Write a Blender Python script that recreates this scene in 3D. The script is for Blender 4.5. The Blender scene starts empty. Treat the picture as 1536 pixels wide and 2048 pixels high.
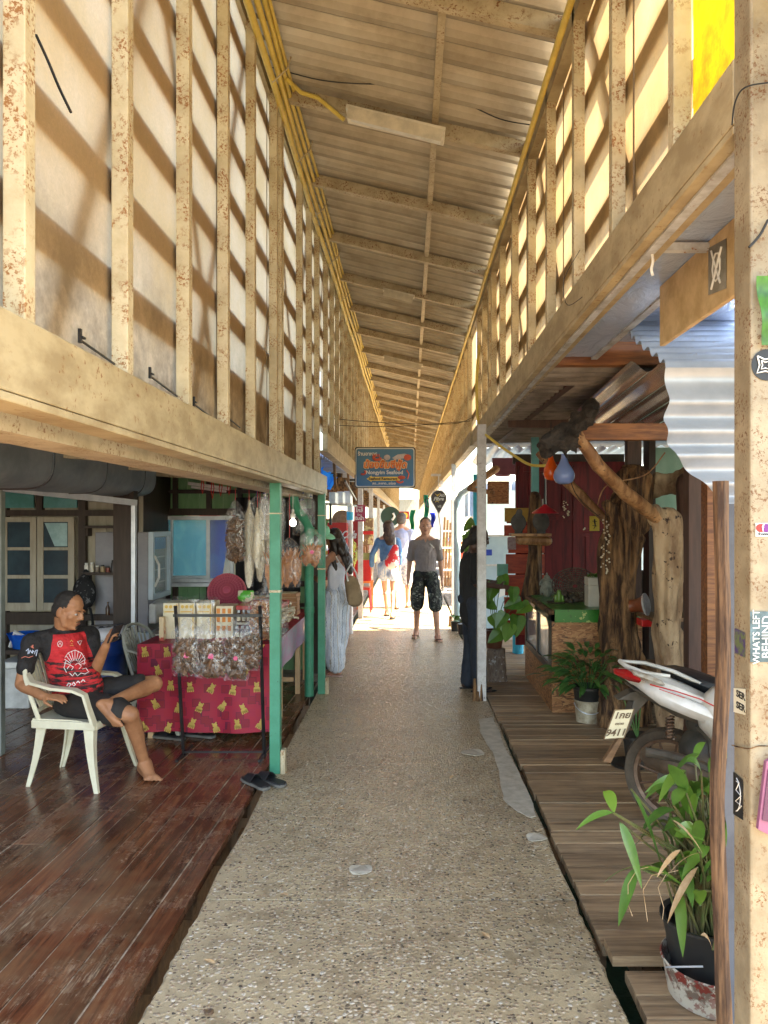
import bpy, bmesh, math, random
from mathutils import Vector, Matrix, Euler, noise
random.seed(7)
R = math.radians
scene = bpy.context.scene
col = scene.collection
# ---------------- camera, sky, sun, exposure ----------------
cam_d = bpy.data.cameras.new("camera"); cam = bpy.data.objects.new("camera", cam_d); col.objects.link(cam)
cam.location = (0, 0, 1.7); cam.rotation_euler = (R(90), 0, 0)
cam_d.sensor_width = 36; cam_d.lens = 36*1500/2048
cam_d.shift_x = -52/2048; cam_d.shift_y = 16/2048
cam_d.clip_start = 0.05; cam_d.clip_end = 6000
scene.camera = cam
world = bpy.data.worlds.new("World"); scene.world = world; world.use_nodes = True
SUN_EL, SUN_AZ = 56, 101          # azimuth measured clockwise from +Y (towards +X)
nt = world.node_tree; bg = nt.nodes['Background']
sky = nt.nodes.new('ShaderNodeTexSky'); sky.sky_type = 'NISHITA'; sky.sun_disc = False
sky.sun_elevation = R(SUN_EL); sky.sun_rotation = R(SUN_AZ)
nt.links.new(sky.outputs[0], bg.inputs[0]); bg.inputs[1].default_value = 0.15
sd = bpy.data.lights.new("sun", 'SUN'); sd.energy = 5.0; sd.angle = R(0.5); sd.color = (1, .93, .82)
sun = bpy.data.objects.new("sun", sd); col.objects.link(sun)
_d = Vector((math.sin(R(SUN_AZ))*math.cos(R(SUN_EL)), math.cos(R(SUN_AZ))*math.cos(R(SUN_EL)), math.sin(R(SUN_EL))))
sun.rotation_euler = _d.to_track_quat('Z', 'Y').to_euler(); sun.location = _d*30
scene.view_settings.view_transform = 'Standard'; scene.view_settings.look = 'None'
scene.view_settings.exposure = 3.1; scene.view_settings.gamma = 1
scene.view_settings.use_white_balance = True; scene.view_settings.white_balance_temperature = 7700; scene.view_settings.white_balance_tint = 8
scene.cycles.max_bounces = 12; scene.cycles.diffuse_bounces = 6; scene.cycles.transparent_max_bounces = 24
scene.cycles.sample_clamp_indirect = 8

# ---------------- helpers ----------------
FPX, CX, CY, EYE = 1500.0, 820.0, 1040.0, 1.7
def at(px, py, Y):
    s = Y/FPX
    return Vector(((px-CX)*s, Y, EYE-(py-CY)*s))
def flo(px, py, z=0.0):
    Y = FPX*(EYE-z)/(py-CY)
    return Vector(((px-CX)*Y/FPX, Y, z))
ORG = {}
def rot(ax=0, ay=0, az=0): return Euler((R(ax), R(ay), R(az))).to_matrix()
class MB:
    """collects shapes into one mesh"""
    def __init__(s): s.v = []; s.f = []; s.mi = []; s.rn = []; s.cur = 0; s.r = 0.5
    def add(s, vs, fs):
        b = len(s.v); s.v += [Vector(v) for v in vs]
        for f in fs: s.f.append([b+i for i in f]); s.mi.append(s.cur); s.rn.append(s.r)
        return s
    def box(s, x0, x1, y0, y1, z0, z1):
        vs = [(x, y, z) for x in (x0, x1) for y in (y0, y1) for z in (z0, z1)]
        return s.add(vs, [(0,1,3,2),(4,6,7,5),(0,4,5,1),(2,3,7,6),(0,2,6,4),(1,5,7,3)])
    def obox(s, c, size, m=None):
        m = m or Matrix.Identity(3); c = Vector(c); a, b, d = [q/2 for q in size]
        vs = [c + m @ Vector((x, y, z)) for x in (-a, a) for y in (-b, b) for z in (-d, d)]
        return s.add(vs, [(0,1,3,2),(4,6,7,5),(0,4,5,1),(2,3,7,6),(0,2,6,4),(1,5,7,3)])
    def bar(s, a, b, w, h, up=(0,0,1)):
        """rectangular bar from a to b, w across, h along up"""
        a, b = Vector(a), Vector(b); d = (b-a).normalized(); u = Vector(up); x = d.cross(u)
        if x.length < 1e-4: u = Vector((0,1,0)); x = d.cross(u)
        x.normalize(); u = x.cross(d).normalized()
        vs = [p + x*sx*w/2 + u*sz*h/2 for p in (a, b) for sx, sz in ((-1,-1),(1,-1),(1,1),(-1,1))]
        return s.add(vs, [(3,2,1,0),(4,5,6,7),(0,1,5,4),(1,2,6,5),(2,3,7,6),(3,0,4,7)])
    def tube(s, pts, rad, n=8, caps=True, sq=1.0):
        pts = [Vector(p) for p in pts]; k = len(pts)
        if not hasattr(rad, '__len__'): rad = [rad]*k
        vs = []; prev = None
        for i, p in enumerate(pts):
            d = (pts[min(i+1,k-1)]-pts[max(i-1,0)])
            if d.length < 1e-9: d = Vector((0,0,1))
            d.normalize()
            if prev is None:
                u = Vector((0,0,1)) if abs(d.z) < .9 else Vector((0,1,0))
                x = d.cross(u).normalized()
            else:
                x = (prev - d*prev.dot(d)); x = x.normalized() if x.length > 1e-6 else d.orthogonal().normalized()
            prev = x; y = d.cross(x)
            for j in range(n):
                t = 2*math.pi*j/n
                vs.append(p + (x*math.cos(t) + y*math.sin(t)*sq)*rad[i])
        fs = [(i*n+j, i*n+(j+1)%n, (i+1)*n+(j+1)%n, (i+1)*n+j) for i in range(k-1) for j in range(n)]
        if caps: fs += [tuple(range(n))[::-1], tuple((k-1)*n+j for j in range(n))]
        return s.add(vs, fs)
    def lathe(s, prof, c=(0,0,0), n=20, m=None, sy=1.0):
        """prof: list of (r,z)"""
        m = m or Matrix.Identity(3); c = Vector(c); vs = []
        for r, z in prof:
            for j in range(n):
                t = 2*math.pi*j/n; vs.append(c + m @ Vector((r*math.cos(t), r*math.sin(t)*sy, z)))
        k = len(prof)
        fs = [(i*n+j, i*n+(j+1)%n, (i+1)*n+(j+1)%n, (i+1)*n+j) for i in range(k-1) for j in range(n)]
        if prof[0][0] > 1e-5: fs.append(tuple(range(n))[::-1])
        if prof[-1][0] > 1e-5: fs.append(tuple((k-1)*n+j for j in range(n)))
        return s.add(vs, fs)
    def ell(s, c, r, n=12, m=None):
        if not hasattr(r, '__len__'): r = (r, r, r)
        m = m or Matrix.Identity(3); c = Vector(c); vs = [c + m @ Vector((0,0,-r[2]))]; k = max(4, n//2)
        for i in range(1, k):
            ph = -math.pi/2 + math.pi*i/k
            for j in range(n):
                t = 2*math.pi*j/n
                vs.append(c + m @ Vector((r[0]*math.cos(ph)*math.cos(t), r[1]*math.cos(ph)*math.sin(t), r[2]*math.sin(ph))))
        vs.append(c + m @ Vector((0,0,r[2]))); L = len(vs)-1
        fs = [(0, 1+(j+1)%n, 1+j) for j in range(n)]
        for i in range(k-2):
            for j in range(n): fs.append((1+i*n+j, 1+i*n+(j+1)%n, 1+(i+1)*n+(j+1)%n, 1+(i+1)*n+j))
        fs += [(L, 1+(k-2)*n+j, 1+(k-2)*n+(j+1)%n) for j in range(n)]
        return s.add(vs, fs)
    def cone(s, a, b, ra, rb, n=10, fl=1.0, side=None):
        """round-ended tapered limb from a to b; fl flattens it along `side`"""
        a, b = Vector(a), Vector(b); d = b-a; L = d.length
        if L < 1e-6: return s.ell(a, ra, n)
        d /= L; x = Vector(side) if side else d.orthogonal(); x = (x-d*x.dot(d)).normalized(); y = d.cross(x)
        rings = []
        for i in range(1, 4): t = math.pi/2*(1-i/3); rings.append((a - d*ra*math.sin(t), ra*math.cos(t)))
        for i in range(0, 3): t = math.pi/2*(i/3); rings.append((b + d*rb*math.sin(t), rb*math.cos(t)))
        vs = [a-d*ra]
        for p, r in rings:
            for j in range(n):
                t = 2*math.pi*j/n; vs.append(p + x*math.cos(t)*r*fl + y*math.sin(t)*r)
        vs.append(b+d*rb); Lx = len(vs)-1; k = len(rings)
        fs = [(0, 1+(j+1)%n, 1+j) for j in range(n)]
        for i in range(k-1):
            for j in range(n): fs.append((1+i*n+j, 1+i*n+(j+1)%n, 1+(i+1)*n+(j+1)%n, 1+(i+1)*n+j))
        fs += [(Lx, 1+(k-1)*n+j, 1+(k-1)*n+(j+1)%n) for j in range(n)]
        return s.add(vs, fs)
    def prism(s, pts, vec):
        """planar polygon (3d points) extruded by vec"""
        pts = [Vector(p) for p in pts]; vec = Vector(vec); n = len(pts)
        return s.add(pts + [p+vec for p in pts], [tuple(range(n))[::-1], tuple(range(n, 2*n))] + [(i, (i+1)%n, n+(i+1)%n, n+i) for i in range(n)])
    def grid(s, fn, nu, nv, th=None):
        """fn(u,v)->point, u,v in 0..1; th: offset vector for thickness"""
        vs = [fn(i/nu, j/nv) for i in range(nu+1) for j in range(nv+1)]
        g = lambda i, j: i*(nv+1)+j
        fs = [(g(i,j), g(i+1,j), g(i+1,j+1), g(i,j+1)) for i in range(nu) for j in range(nv)]
        if th is None: return s.add(vs, fs)
        t = Vector(th); N = len(vs); vs = vs + [Vector(v)+t for v in vs]
        fs += [tuple(N+q for q in f)[::-1] for f in fs]
        for i in range(nu): fs += [(g(i,0), N+g(i,0), N+g(i+1,0), g(i+1,0)), (g(i,nv), g(i+1,nv), N+g(i+1,nv), N+g(i,nv))]
        for j in range(nv): fs += [(g(0,j), g(0,j+1), N+g(0,j+1), N+g(0,j)), (g(nu,j), N+g(nu,j), N+g(nu,j+1), g(nu,j+1))]
        return s.add(vs, fs)
    def xf(s, m, start=0):
        for i in range(start, len(s.v)): s.v[i] = m @ s.v[i]
        return s
    def mesh(s, name, mats, o=Vector((0,0,0)), smooth=None, bevel=0):
        me = bpy.data.meshes.new(name); me.from_pydata([v-o for v in s.v], [], s.f)
        for m in (mats if isinstance(mats, (list, tuple)) else [mats]): me.materials.append(m)
        me.polygons.foreach_set('material_index', s.mi)
        at_ = me.attributes.new('rnd', 'FLOAT', 'FACE'); at_.data.foreach_set('value', s.rn)
        bm = bmesh.new(); bm.from_mesh(me); bmesh.ops.recalc_face_normals(bm, faces=bm.faces)
        if bevel:
            es = [e for e in bm.edges if len(e.link_faces) == 2 and e.calc_face_angle(0) > .6]
            bmesh.ops.bevel(bm, geom=es, offset=bevel, segments=2, profile=.6, affect='EDGES', clamp_overlap=True)
        bm.to_mesh(me); bm.free()
        if smooth is not None:
            me.shade_smooth(); me.set_sharp_from_angle(angle=R(smooth))
        return me
    def build(s, name, mats, parent=None, smooth=None, bevel=0, o=None):
        if o is None: o = ORG.get(parent, Vector((0,0,0))) if parent else Vector((0,0,0))
        me = s.mesh(name, mats, o, smooth, bevel)
        ob = bpy.data.objects.new(name, me); col.objects.link(ob)
        if parent: ob.parent = parent; ORG[ob] = o
        return ob
def tag(o, label=None, cat=None, group=None, kind=None):
    if label: o['label'] = label
    if cat: o['category'] = cat
    if group: o['group'] = group
    if kind: o['kind'] = kind
    return o
def thing(name, label, cat, loc=(0,0,0), group=None):
    o = bpy.data.objects.new(name, None); col.objects.link(o); o.location = loc; o.empty_display_size = .1
    ORG[o] = Vector(loc); tag(o, label, cat, group); return o
def solo(name, mb, mats, label, cat, group=None, smooth=None, bevel=0, loc=None):
    """a thing that is one mesh; its origin is put at loc (or the bottom centre)"""
    if loc is None:
        xs = [v.x for v in mb.v]; ys = [v.y for v in mb.v]; zs = [v.z for v in mb.v]
        loc = Vector(((min(xs)+max(xs))/2, (min(ys)+max(ys))/2, min(zs)))
    ob = mb.build(name, mats, None, smooth, bevel, Vector(loc)); ob.location = loc
    return tag(ob, label, cat, group)
def struct(name, mb, mats, smooth=None, bevel=0):
    return tag(mb.build(name, mats, None, smooth, bevel), kind='structure')
def dup(root, loc=None, rz=None, label=None, group=None, scale=None):
    r = root.copy(); col.objects.link(r)
    if loc is not None: r.location = loc
    if rz is not None: r.rotation_euler.z = R(rz)
    if scale is not None: r.scale = scale if hasattr(scale, '__len__') else (scale,)*3
    if label: r['label'] = label
    if group: r['group'] = group
    def rec(a, b):
        for ch in list(a.children):
            c = ch.copy(); col.objects.link(c); c.parent = b; rec(ch, c)
    rec(root, r); return r

# ---------------- materials ----------------
def N(nt, t, **kw):
    n = nt.nodes.new(t)
    for k, v in kw.items(): setattr(n, k, v)
    return n
def ramp(nt, fac, stops, interp='LINEAR'):
    r = N(nt, 'ShaderNodeValToRGB'); r.color_ramp.interpolation = interp
    e = r.color_ramp.elements
    while len(e) < len(stops): e.new(.5)
    for q, (p, c) in zip(e, stops): q.position = p; q.color = (*c, 1) if len(c) == 3 else c
    nt.links.new(fac, r.inputs[0]); return r.outputs[0]
def mixc(nt, fac, a, b, mode='MIX'):
    m = N(nt, 'ShaderNodeMix', data_type='RGBA', blend_type=mode)
    for sck, val in ((m.inputs[0], fac), (m.inputs[6], a), (m.inputs[7], b)):
        if hasattr(val, 'links') or isinstance(val, bpy.types.NodeSocket): nt.links.new(val, sck)
        elif isinstance(val, (int, float)): sck.default_value = val
        else: sck.default_value = (*val, 1)
    return m.outputs[2]
def mth(nt, op, a, b=0.0, c=None):
    m = N(nt, 'ShaderNodeMath', operation=op)
    for i, val in enumerate((a, b) if c is None else (a, b, c)):
        if isinstance(val, bpy.types.NodeSocket): nt.links.new(val, m.inputs[i])
        else: m.inputs[i].default_value = val
    return m.outputs[0]
def noise_(nt, vec, scale, detail=4, rough=.6, dist=0):
    n = N(nt, 'ShaderNodeTexNoise'); n.inputs['Scale'].default_value = scale; n.inputs['Detail'].default_value = detail
    n.inputs['Roughness'].default_value = rough; n.inputs['Distortion'].default_value = dist
    nt.links.new(vec, n.inputs['Vector']); return n.outputs[0]
def coords(nt, stretch=(1,1,1), off=(0,0,0), kind='Object', rotz=0):
    tc = N(nt, 'ShaderNodeTexCoord'); mp = N(nt, 'ShaderNodeMapping'); mp.inputs['Scale'].default_value = stretch
    mp.inputs['Location'].default_value = off; mp.inputs['Rotation'].default_value = (0, 0, rotz)
    nt.links.new(tc.outputs[kind], mp.inputs[0]); return mp.outputs[0]
def newmat(name):
    m = bpy.data.materials.new(name); m.use_nodes = True; nt = m.node_tree; b = nt.nodes['Principled BSDF']
    return m, nt, b
def bump(nt, b, h, strength=.3, dist=.01):
    bp = N(nt, 'ShaderNodeBump'); bp.inputs['Strength'].default_value = strength; bp.inputs['Distance'].default_value = dist
    nt.links.new(h, bp.inputs['Height']); nt.links.new(bp.outputs[0], b.inputs['Normal'])
def mat(name, c, c2=None, scale=6, stretch=(1,1,1), lo=.4, hi=.62, rough=.65, metal=0, spots=None, sp_scale=30, sp_lo=.62, sp_hi=.68,
        bmp=0, bscale=None, bdist=.004, tint=0, rnd=0, spec=.5, rnd_c=None, coat=0):
    m, nt, b = newmat(name); v = coords(nt, stretch)
    b.inputs['Roughness'].default_value = rough; b.inputs['Metallic'].default_value = metal
    b.inputs['Specular IOR Level'].default_value = spec; b.inputs['Coat Weight'].default_value = coat
    if c2 is None: c2 = tuple(q*.72 for q in c)
    n = noise_(nt, v, scale, 5, .65)
    out = ramp(nt, n, [(lo, c), (hi, c2)])
    if rnd or rnd_c:
        a = N(nt, 'ShaderNodeAttribute', attribute_name='rnd')
        if rnd_c: out = mixc(nt, a.outputs['Fac'], out, rnd_c)
        if rnd:
            k = mth(nt, 'MULTIPLY_ADD', a.outputs['Fac'], rnd, 1-rnd/2); cc = N(nt, 'ShaderNodeCombineColor')
            for i in range(3): nt.links.new(k, cc.inputs[i])
            out = mixc(nt, 1.0, out, cc.outputs[0], 'MULTIPLY')
    if spots:
        v2 = coords(nt, (1,1,1), (3.1, 1.7, .4)); s1 = noise_(nt, v2, sp_scale, 3, .7); f = ramp(nt, s1, [(sp_lo, (0,0,0)), (sp_hi, (1,1,1))])
        s2 = noise_(nt, v2, sp_scale/9, 2, .6); g = ramp(nt, s2, [(.42, (0,0,0)), (.58, (1,1,1))])
        f = mth(nt, 'MULTIPLY', f, g); out = mixc(nt, f, out, spots)
    nt.links.new(out, b.inputs['Base Color'])
    if bmp:
        bn = noise_(nt, v, bscale or scale*4, 5, .7); bump(nt, b, bn, bmp, bdist)
    return m
def glow(name, c, s):
    m, nt, b = newmat(name); b.inputs['Base Color'].default_value = (*c, 1)
    b.inputs['Emission Color'].default_value = (*c, 1); b.inputs['Emission Strength'].default_value = s; return m
def glassy(name, c=(1,1,1), alpha=.25, rough=.08):
    """thin clear film or pane: mostly see-through with a glossy skin"""
    m, nt, b = newmat(name); b.inputs['Base Color'].default_value = (*c, 1); b.inputs['Roughness'].default_value = rough
    b.inputs['Alpha'].default_value = alpha; return m
def film(name, c=(.9,.9,.92)):
    m, nt, b = newmat(name); nt.nodes.remove(b); o = nt.nodes['Material Output']
    tr = N(nt, 'ShaderNodeBsdfTransparent'); gl = N(nt, 'ShaderNodeBsdfGlossy'); gl.inputs['Roughness'].default_value = .12
    df = N(nt, 'ShaderNodeBsdfDiffuse'); df.inputs[0].default_value = (*c, 1)
    v = coords(nt, (1,1,.5)); n = noise_(nt, v, 35, 3, .6, 1.2)
    f = ramp(nt, n, [(.48, (.03,)*3), (.64, (.34,)*3)])
    mx = N(nt, 'ShaderNodeMixShader'); nt.links.new(f, mx.inputs[0]); nt.links.new(tr.outputs[0], mx.inputs[1])
    m2 = N(nt, 'ShaderNodeMixShader'); m2.inputs[0].default_value = .45; nt.links.new(gl.outputs[0], m2.inputs[1]); nt.links.new(df.outputs[0], m2.inputs[2])
    nt.links.new(m2.outputs[0], mx.inputs[2]); nt.links.new(mx.outputs[0], o.inputs[0])
    bp = N(nt, 'ShaderNodeBump'); bp.inputs['Strength'].default_value = .9; bp.inputs['Distance'].default_value = .01
    nt.links.new(n, bp.inputs['Height']); nt.links.new(bp.outputs[0], gl.inputs['Normal']); return m
def text(body, size, m, parent, loc, rotm=None, ext=.0015, align='CENTER', name='lettering', sx=1.0, bold=0, font_shear=0, o=None):
    cu = bpy.data.curves.new('t', 'FONT'); cu.body = body; cu.size = size; cu.extrude = ext; cu.align_x = align; cu.align_y = 'CENTER'; cu.offset = bold; cu.shear = font_shear
    cu.resolution_u = 3
    ob = bpy.data.objects.new('t', cu); col.objects.link(ob)
    dg = bpy.context.evaluated_depsgraph_get(); me = bpy.data.meshes.new_from_object(ob.evaluated_get(dg))
    bpy.data.objects.remove(ob); bpy.data.curves.remove(cu); me.name = name; me.materials.clear(); me.materials.append(m)
    rm = (rotm or rot(90,0,0)).to_4x4()
    base = (ORG.get(parent, Vector((0,0,0))) if parent else Vector((0,0,0))) if o is None else o
    me.transform(Matrix.Translation(Vector(loc)-base) @ rm @ Matrix.Diagonal((sx,1,1,1)))
    r = bpy.data.objects.new(name, me); col.objects.link(r)
    if parent: r.parent = parent; ORG[r] = base
    return r
def remeshed(mb, vox, sm=4):
    """fuse overlapping shapes into one continuous skin -> MB"""
    me = mb.mesh('tmp', [], Vector((0,0,0))); ob = bpy.data.objects.new('tmp', me); col.objects.link(ob)
    md = ob.modifiers.new('r', 'REMESH'); md.mode = 'VOXEL'; md.voxel_size = vox
    s_ = ob.modifiers.new('s', 'SMOOTH'); s_.factor = .5; s_.iterations = sm
    dg = bpy.context.evaluated_depsgraph_get(); m2 = bpy.data.meshes.new_from_object(ob.evaluated_get(dg))
    out = MB(); out.add([v.co for v in m2.vertices], [tuple(p.vertices) for p in m2.polygons])
    bpy.data.objects.remove(ob); bpy.data.meshes.remove(me); bpy.data.meshes.remove(m2); return out
def wob(p, amp, sc, seed=0):
    q = Vector(p)*sc + Vector((seed*7.3, seed*3.1, seed)); return Vector(p) + noise.noise_vector(q)*amp
WHITE=(.75,.75,.73); BLACK=(.012,.012,.012)
M_cream = mat('cream paint', (.50,.42,.29), (.38,.31,.20), 9, rough=.55, spots=(.19,.075,.02), sp_scale=75, sp_lo=.54, sp_hi=.62, bmp=.15, bscale=60)
M_cream2 = mat('cream beam paint', (.44,.36,.22), (.30,.23,.13), 5, (1,1,2), rough=.5, spots=(.22,.10,.03), sp_scale=40, sp_lo=.60, sp_hi=.68, bmp=.2, bscale=40)
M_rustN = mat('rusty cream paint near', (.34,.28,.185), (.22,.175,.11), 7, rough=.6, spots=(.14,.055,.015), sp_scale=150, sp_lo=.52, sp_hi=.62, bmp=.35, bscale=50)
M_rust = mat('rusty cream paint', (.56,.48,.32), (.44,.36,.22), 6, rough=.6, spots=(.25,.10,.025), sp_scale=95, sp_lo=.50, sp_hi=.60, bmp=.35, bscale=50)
M_green = mat('green post paint', (.035,.22,.125), (.05,.27,.165), 8, rough=.45, spots=(.02,.03,.02), sp_scale=45, sp_lo=.66, sp_hi=.7, bmp=.15)
M_greenw = mat('green board', (.22,.42,.20), (.15,.33,.15), 4, (3,3,.5), rough=.6)
M_dkwood = mat('dark stained wood', (.03,.017,.01), (.05,.03,.02), 8, (4,4,.4), rough=.55)
M_wood = mat('brown timber', (.30,.115,.035), (.14,.045,.015), 7, (.6,6,6), rough=.5, bmp=.2)
M_paleW = mat('pale wood', (.62,.42,.23), (.5,.3,.15), 9, (5,5,.5), rough=.6, bmp=.1)
M_yellow = mat('yellow conduit', (.70,.53,.12), (.56,.41,.09), 8, rough=.35)
M_black = mat('black metal', BLACK, (.02,.02,.02), rough=.4)
M_white = mat('white paint', WHITE, (.6,.6,.57), 8, rough=.5)
M_wpost = mat('white post paint', (.6,.58,.56), (.45,.42,.40), 12, rough=.5, spots=(.12,.05,.02), sp_scale=50, sp_lo=.6, sp_hi=.66, bmp=.2)
M_cable = mat('black cable', BLACK, rough=.5)
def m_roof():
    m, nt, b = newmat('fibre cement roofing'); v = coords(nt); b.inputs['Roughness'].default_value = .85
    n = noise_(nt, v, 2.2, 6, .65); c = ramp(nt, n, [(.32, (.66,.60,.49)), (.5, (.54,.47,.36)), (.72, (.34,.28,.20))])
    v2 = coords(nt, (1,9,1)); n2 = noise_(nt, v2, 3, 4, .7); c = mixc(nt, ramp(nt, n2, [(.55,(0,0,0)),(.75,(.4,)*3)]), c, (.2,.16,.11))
    a = N(nt, 'ShaderNodeAttribute', attribute_name='rnd'); c = mixc(nt, mth(nt,'MULTIPLY',a.outputs['Fac'],.8), c, (.07,.05,.03))  # per-face value darkens the colour as painted shading of the corrugations
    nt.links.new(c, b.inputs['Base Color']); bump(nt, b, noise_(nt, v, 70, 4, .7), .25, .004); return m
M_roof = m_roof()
def m_sheet(name, a, bcol, tr=.6, dif=(.80,.50,.22)):
    """weathered translucent fibreglass sheet"""
    m, nt, b = newmat(name); nt.nodes.remove(b); o = nt.nodes['Material Output']; v = coords(nt)
    n = noise_(nt, v, 1.6, 5, .7); fine = noise_(nt, coords(nt, (1,1,1)), 45, 4, .8, 2.0)
    c = ramp(nt, n, [(.35, a), (.66, bcol)]); c = mixc(nt, ramp(nt, fine, [(.35,(.35,)*3), (.65,(0,0,0))]), c, tuple(q*.6 for q in a))
    cd = mixc(nt, ramp(nt, fine, [(.35,(.5,)*3), (.65,(0,0,0))]), dif, tuple(q*.7 for q in dif))
    # grime gathers along the foot of the sheet
    sp = N(nt, 'ShaderNodeSeparateXYZ'); nt.links.new(v, sp.inputs[0])
    g = mth(nt, 'MULTIPLY', mth(nt, 'SUBTRACT', .75, sp.outputs[2]), 1.5); g = mth(nt, 'MULTIPLY', g, ramp(nt, noise_(nt, v, 5, 5, .7), [(.36,(0,0,0)), (.62,(1,1,1))]))
    g2 = N(nt, 'ShaderNodeClamp'); nt.links.new(g, g2.inputs[0]); c = mixc(nt, g2.outputs[0], c, (.16,.12,.08))
    t = N(nt, 'ShaderNodeBsdfTranslucent'); d = N(nt, 'ShaderNodeBsdfDiffuse')
    nt.links.new(c, t.inputs[0]); nt.links.new(mixc(nt, g2.outputs[0], cd, (.2,.14,.08)), d.inputs[0])
    mx = N(nt, 'ShaderNodeMixShader'); mx.inputs[0].default_value = tr; nt.links.new(d.outputs[0], mx.inputs[1]); nt.links.new(t.outputs[0], mx.inputs[2])
    nt.links.new(mx.outputs[0], o.inputs[0]); return m
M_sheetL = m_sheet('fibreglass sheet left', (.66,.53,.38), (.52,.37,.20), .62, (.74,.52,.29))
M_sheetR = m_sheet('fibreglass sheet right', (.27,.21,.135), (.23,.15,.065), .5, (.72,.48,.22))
M_sheetY = m_sheet('yellow fibreglass sheet', (.74,.65,.13), (.68,.56,.10), .55, (.8,.6,.04))
def m_path():
    m, nt, b = newmat('exposed pebble concrete'); v = coords(nt); vw = N(nt, 'ShaderNodeVectorMath', operation='ADD')
    nz = N(nt, 'ShaderNodeTexNoise'); nz.inputs['Scale'].default_value = 25; nt.links.new(v, nz.inputs['Vector'])
    sc = N(nt, 'ShaderNodeVectorMath', operation='SCALE'); sc.inputs[3].default_value = .02; nt.links.new(nz.outputs[1], sc.inputs[0])
    nt.links.new(v, vw.inputs[0]); nt.links.new(sc.outputs[0], vw.inputs[1])
    vo = N(nt, 'ShaderNodeTexVoronoi', feature='F1'); vo.inputs['Scale'].default_value = 64; nt.links.new(vw.outputs[0], vo.inputs['Vector'])
    vo.inputs['Randomness'].default_value = .95
    big = noise_(nt, v, 1.3, 4, .6); mid = noise_(nt, v, 7, 4, .65)
    spx = N(nt, 'ShaderNodeSeparateXYZ'); nt.links.new(v, spx.inputs[0])
    # worn centre line shows more stones than the edges
    cen = mth(nt, 'SUBTRACT', 1.0, mth(nt, 'MULTIPLY', mth(nt, 'ABSOLUTE', mth(nt, 'ADD', spx.outputs[0], .05)), .95))
    far = N(nt, 'ShaderNodeMapRange'); nt.links.new(spx.outputs[1], far.inputs[0]); far.inputs[1].default_value = 2.2; far.inputs[2].default_value = 5.0
    dens = mth(nt, 'ADD', mth(nt, 'MULTIPLY', cen, .42), mth(nt, 'MULTIPLY', big, .72)); dens = mth(nt, 'ADD', dens, mth(nt, 'MULTIPLY', far.outputs[0], .28))
    sepc = N(nt, 'ShaderNodeSeparateColor'); nt.links.new(vo.outputs['Color'], sepc.inputs[0])
    on = mth(nt, 'LESS_THAN', sepc.outputs[0], dens)
    rad = mth(nt, 'MULTIPLY_ADD', sepc.outputs[1], .28, .34)
    edge = mth(nt, 'LESS_THAN', vo.outputs['Distance'], rad); peb = mth(nt, 'MULTIPLY', edge, on)
    pc = ramp(nt, sepc.outputs[2], [(0,(.08,.065,.05)), (.14,(.17,.13,.09)), (.30,(.33,.25,.17)), (.5,(.46,.34,.22)), (.72,(.56,.45,.32)), (.90,(.66,.57,.44))], 'CONSTANT')
    mc = ramp(nt, mid, [(.3,(.60,.46,.27)), (.52,(.49,.37,.22)), (.72,(.27,.195,.11))])
    mc = mixc(nt, ramp(nt, big, [(.4,(0,0,0)), (.7,(.5,)*3)]), mc, (.22,.155,.09))
    mc = mixc(nt, ramp(nt, noise_(nt, v, 160, 3, .8), [(.5,(0,0,0)), (.75,(.55,)*3)]), mc, (.12,.085,.045))
    out = mixc(nt, peb, mc, pc); nt.links.new(out, b.inputs['Base Color'])
    rr = mth(nt, 'MULTIPLY_ADD', peb, -.27, .42); nt.links.new(rr, b.inputs['Roughness'])
    h = mth(nt, 'MULTIPLY', mth(nt, 'SUBTRACT', .55, vo.outputs['Distance']), on); h = mth(nt, 'ADD', h, mth(nt, 'MULTIPLY', noise_(nt, v, 120, 4, .75), .35))
    bump(nt, b, h, .9, .008); return m
M_path = m_path()
M_cement = mat('smooth cement patch', (.56,.50,.40), (.42,.37,.28), 14, rough=.85, bmp=.3, bscale=80)
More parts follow.
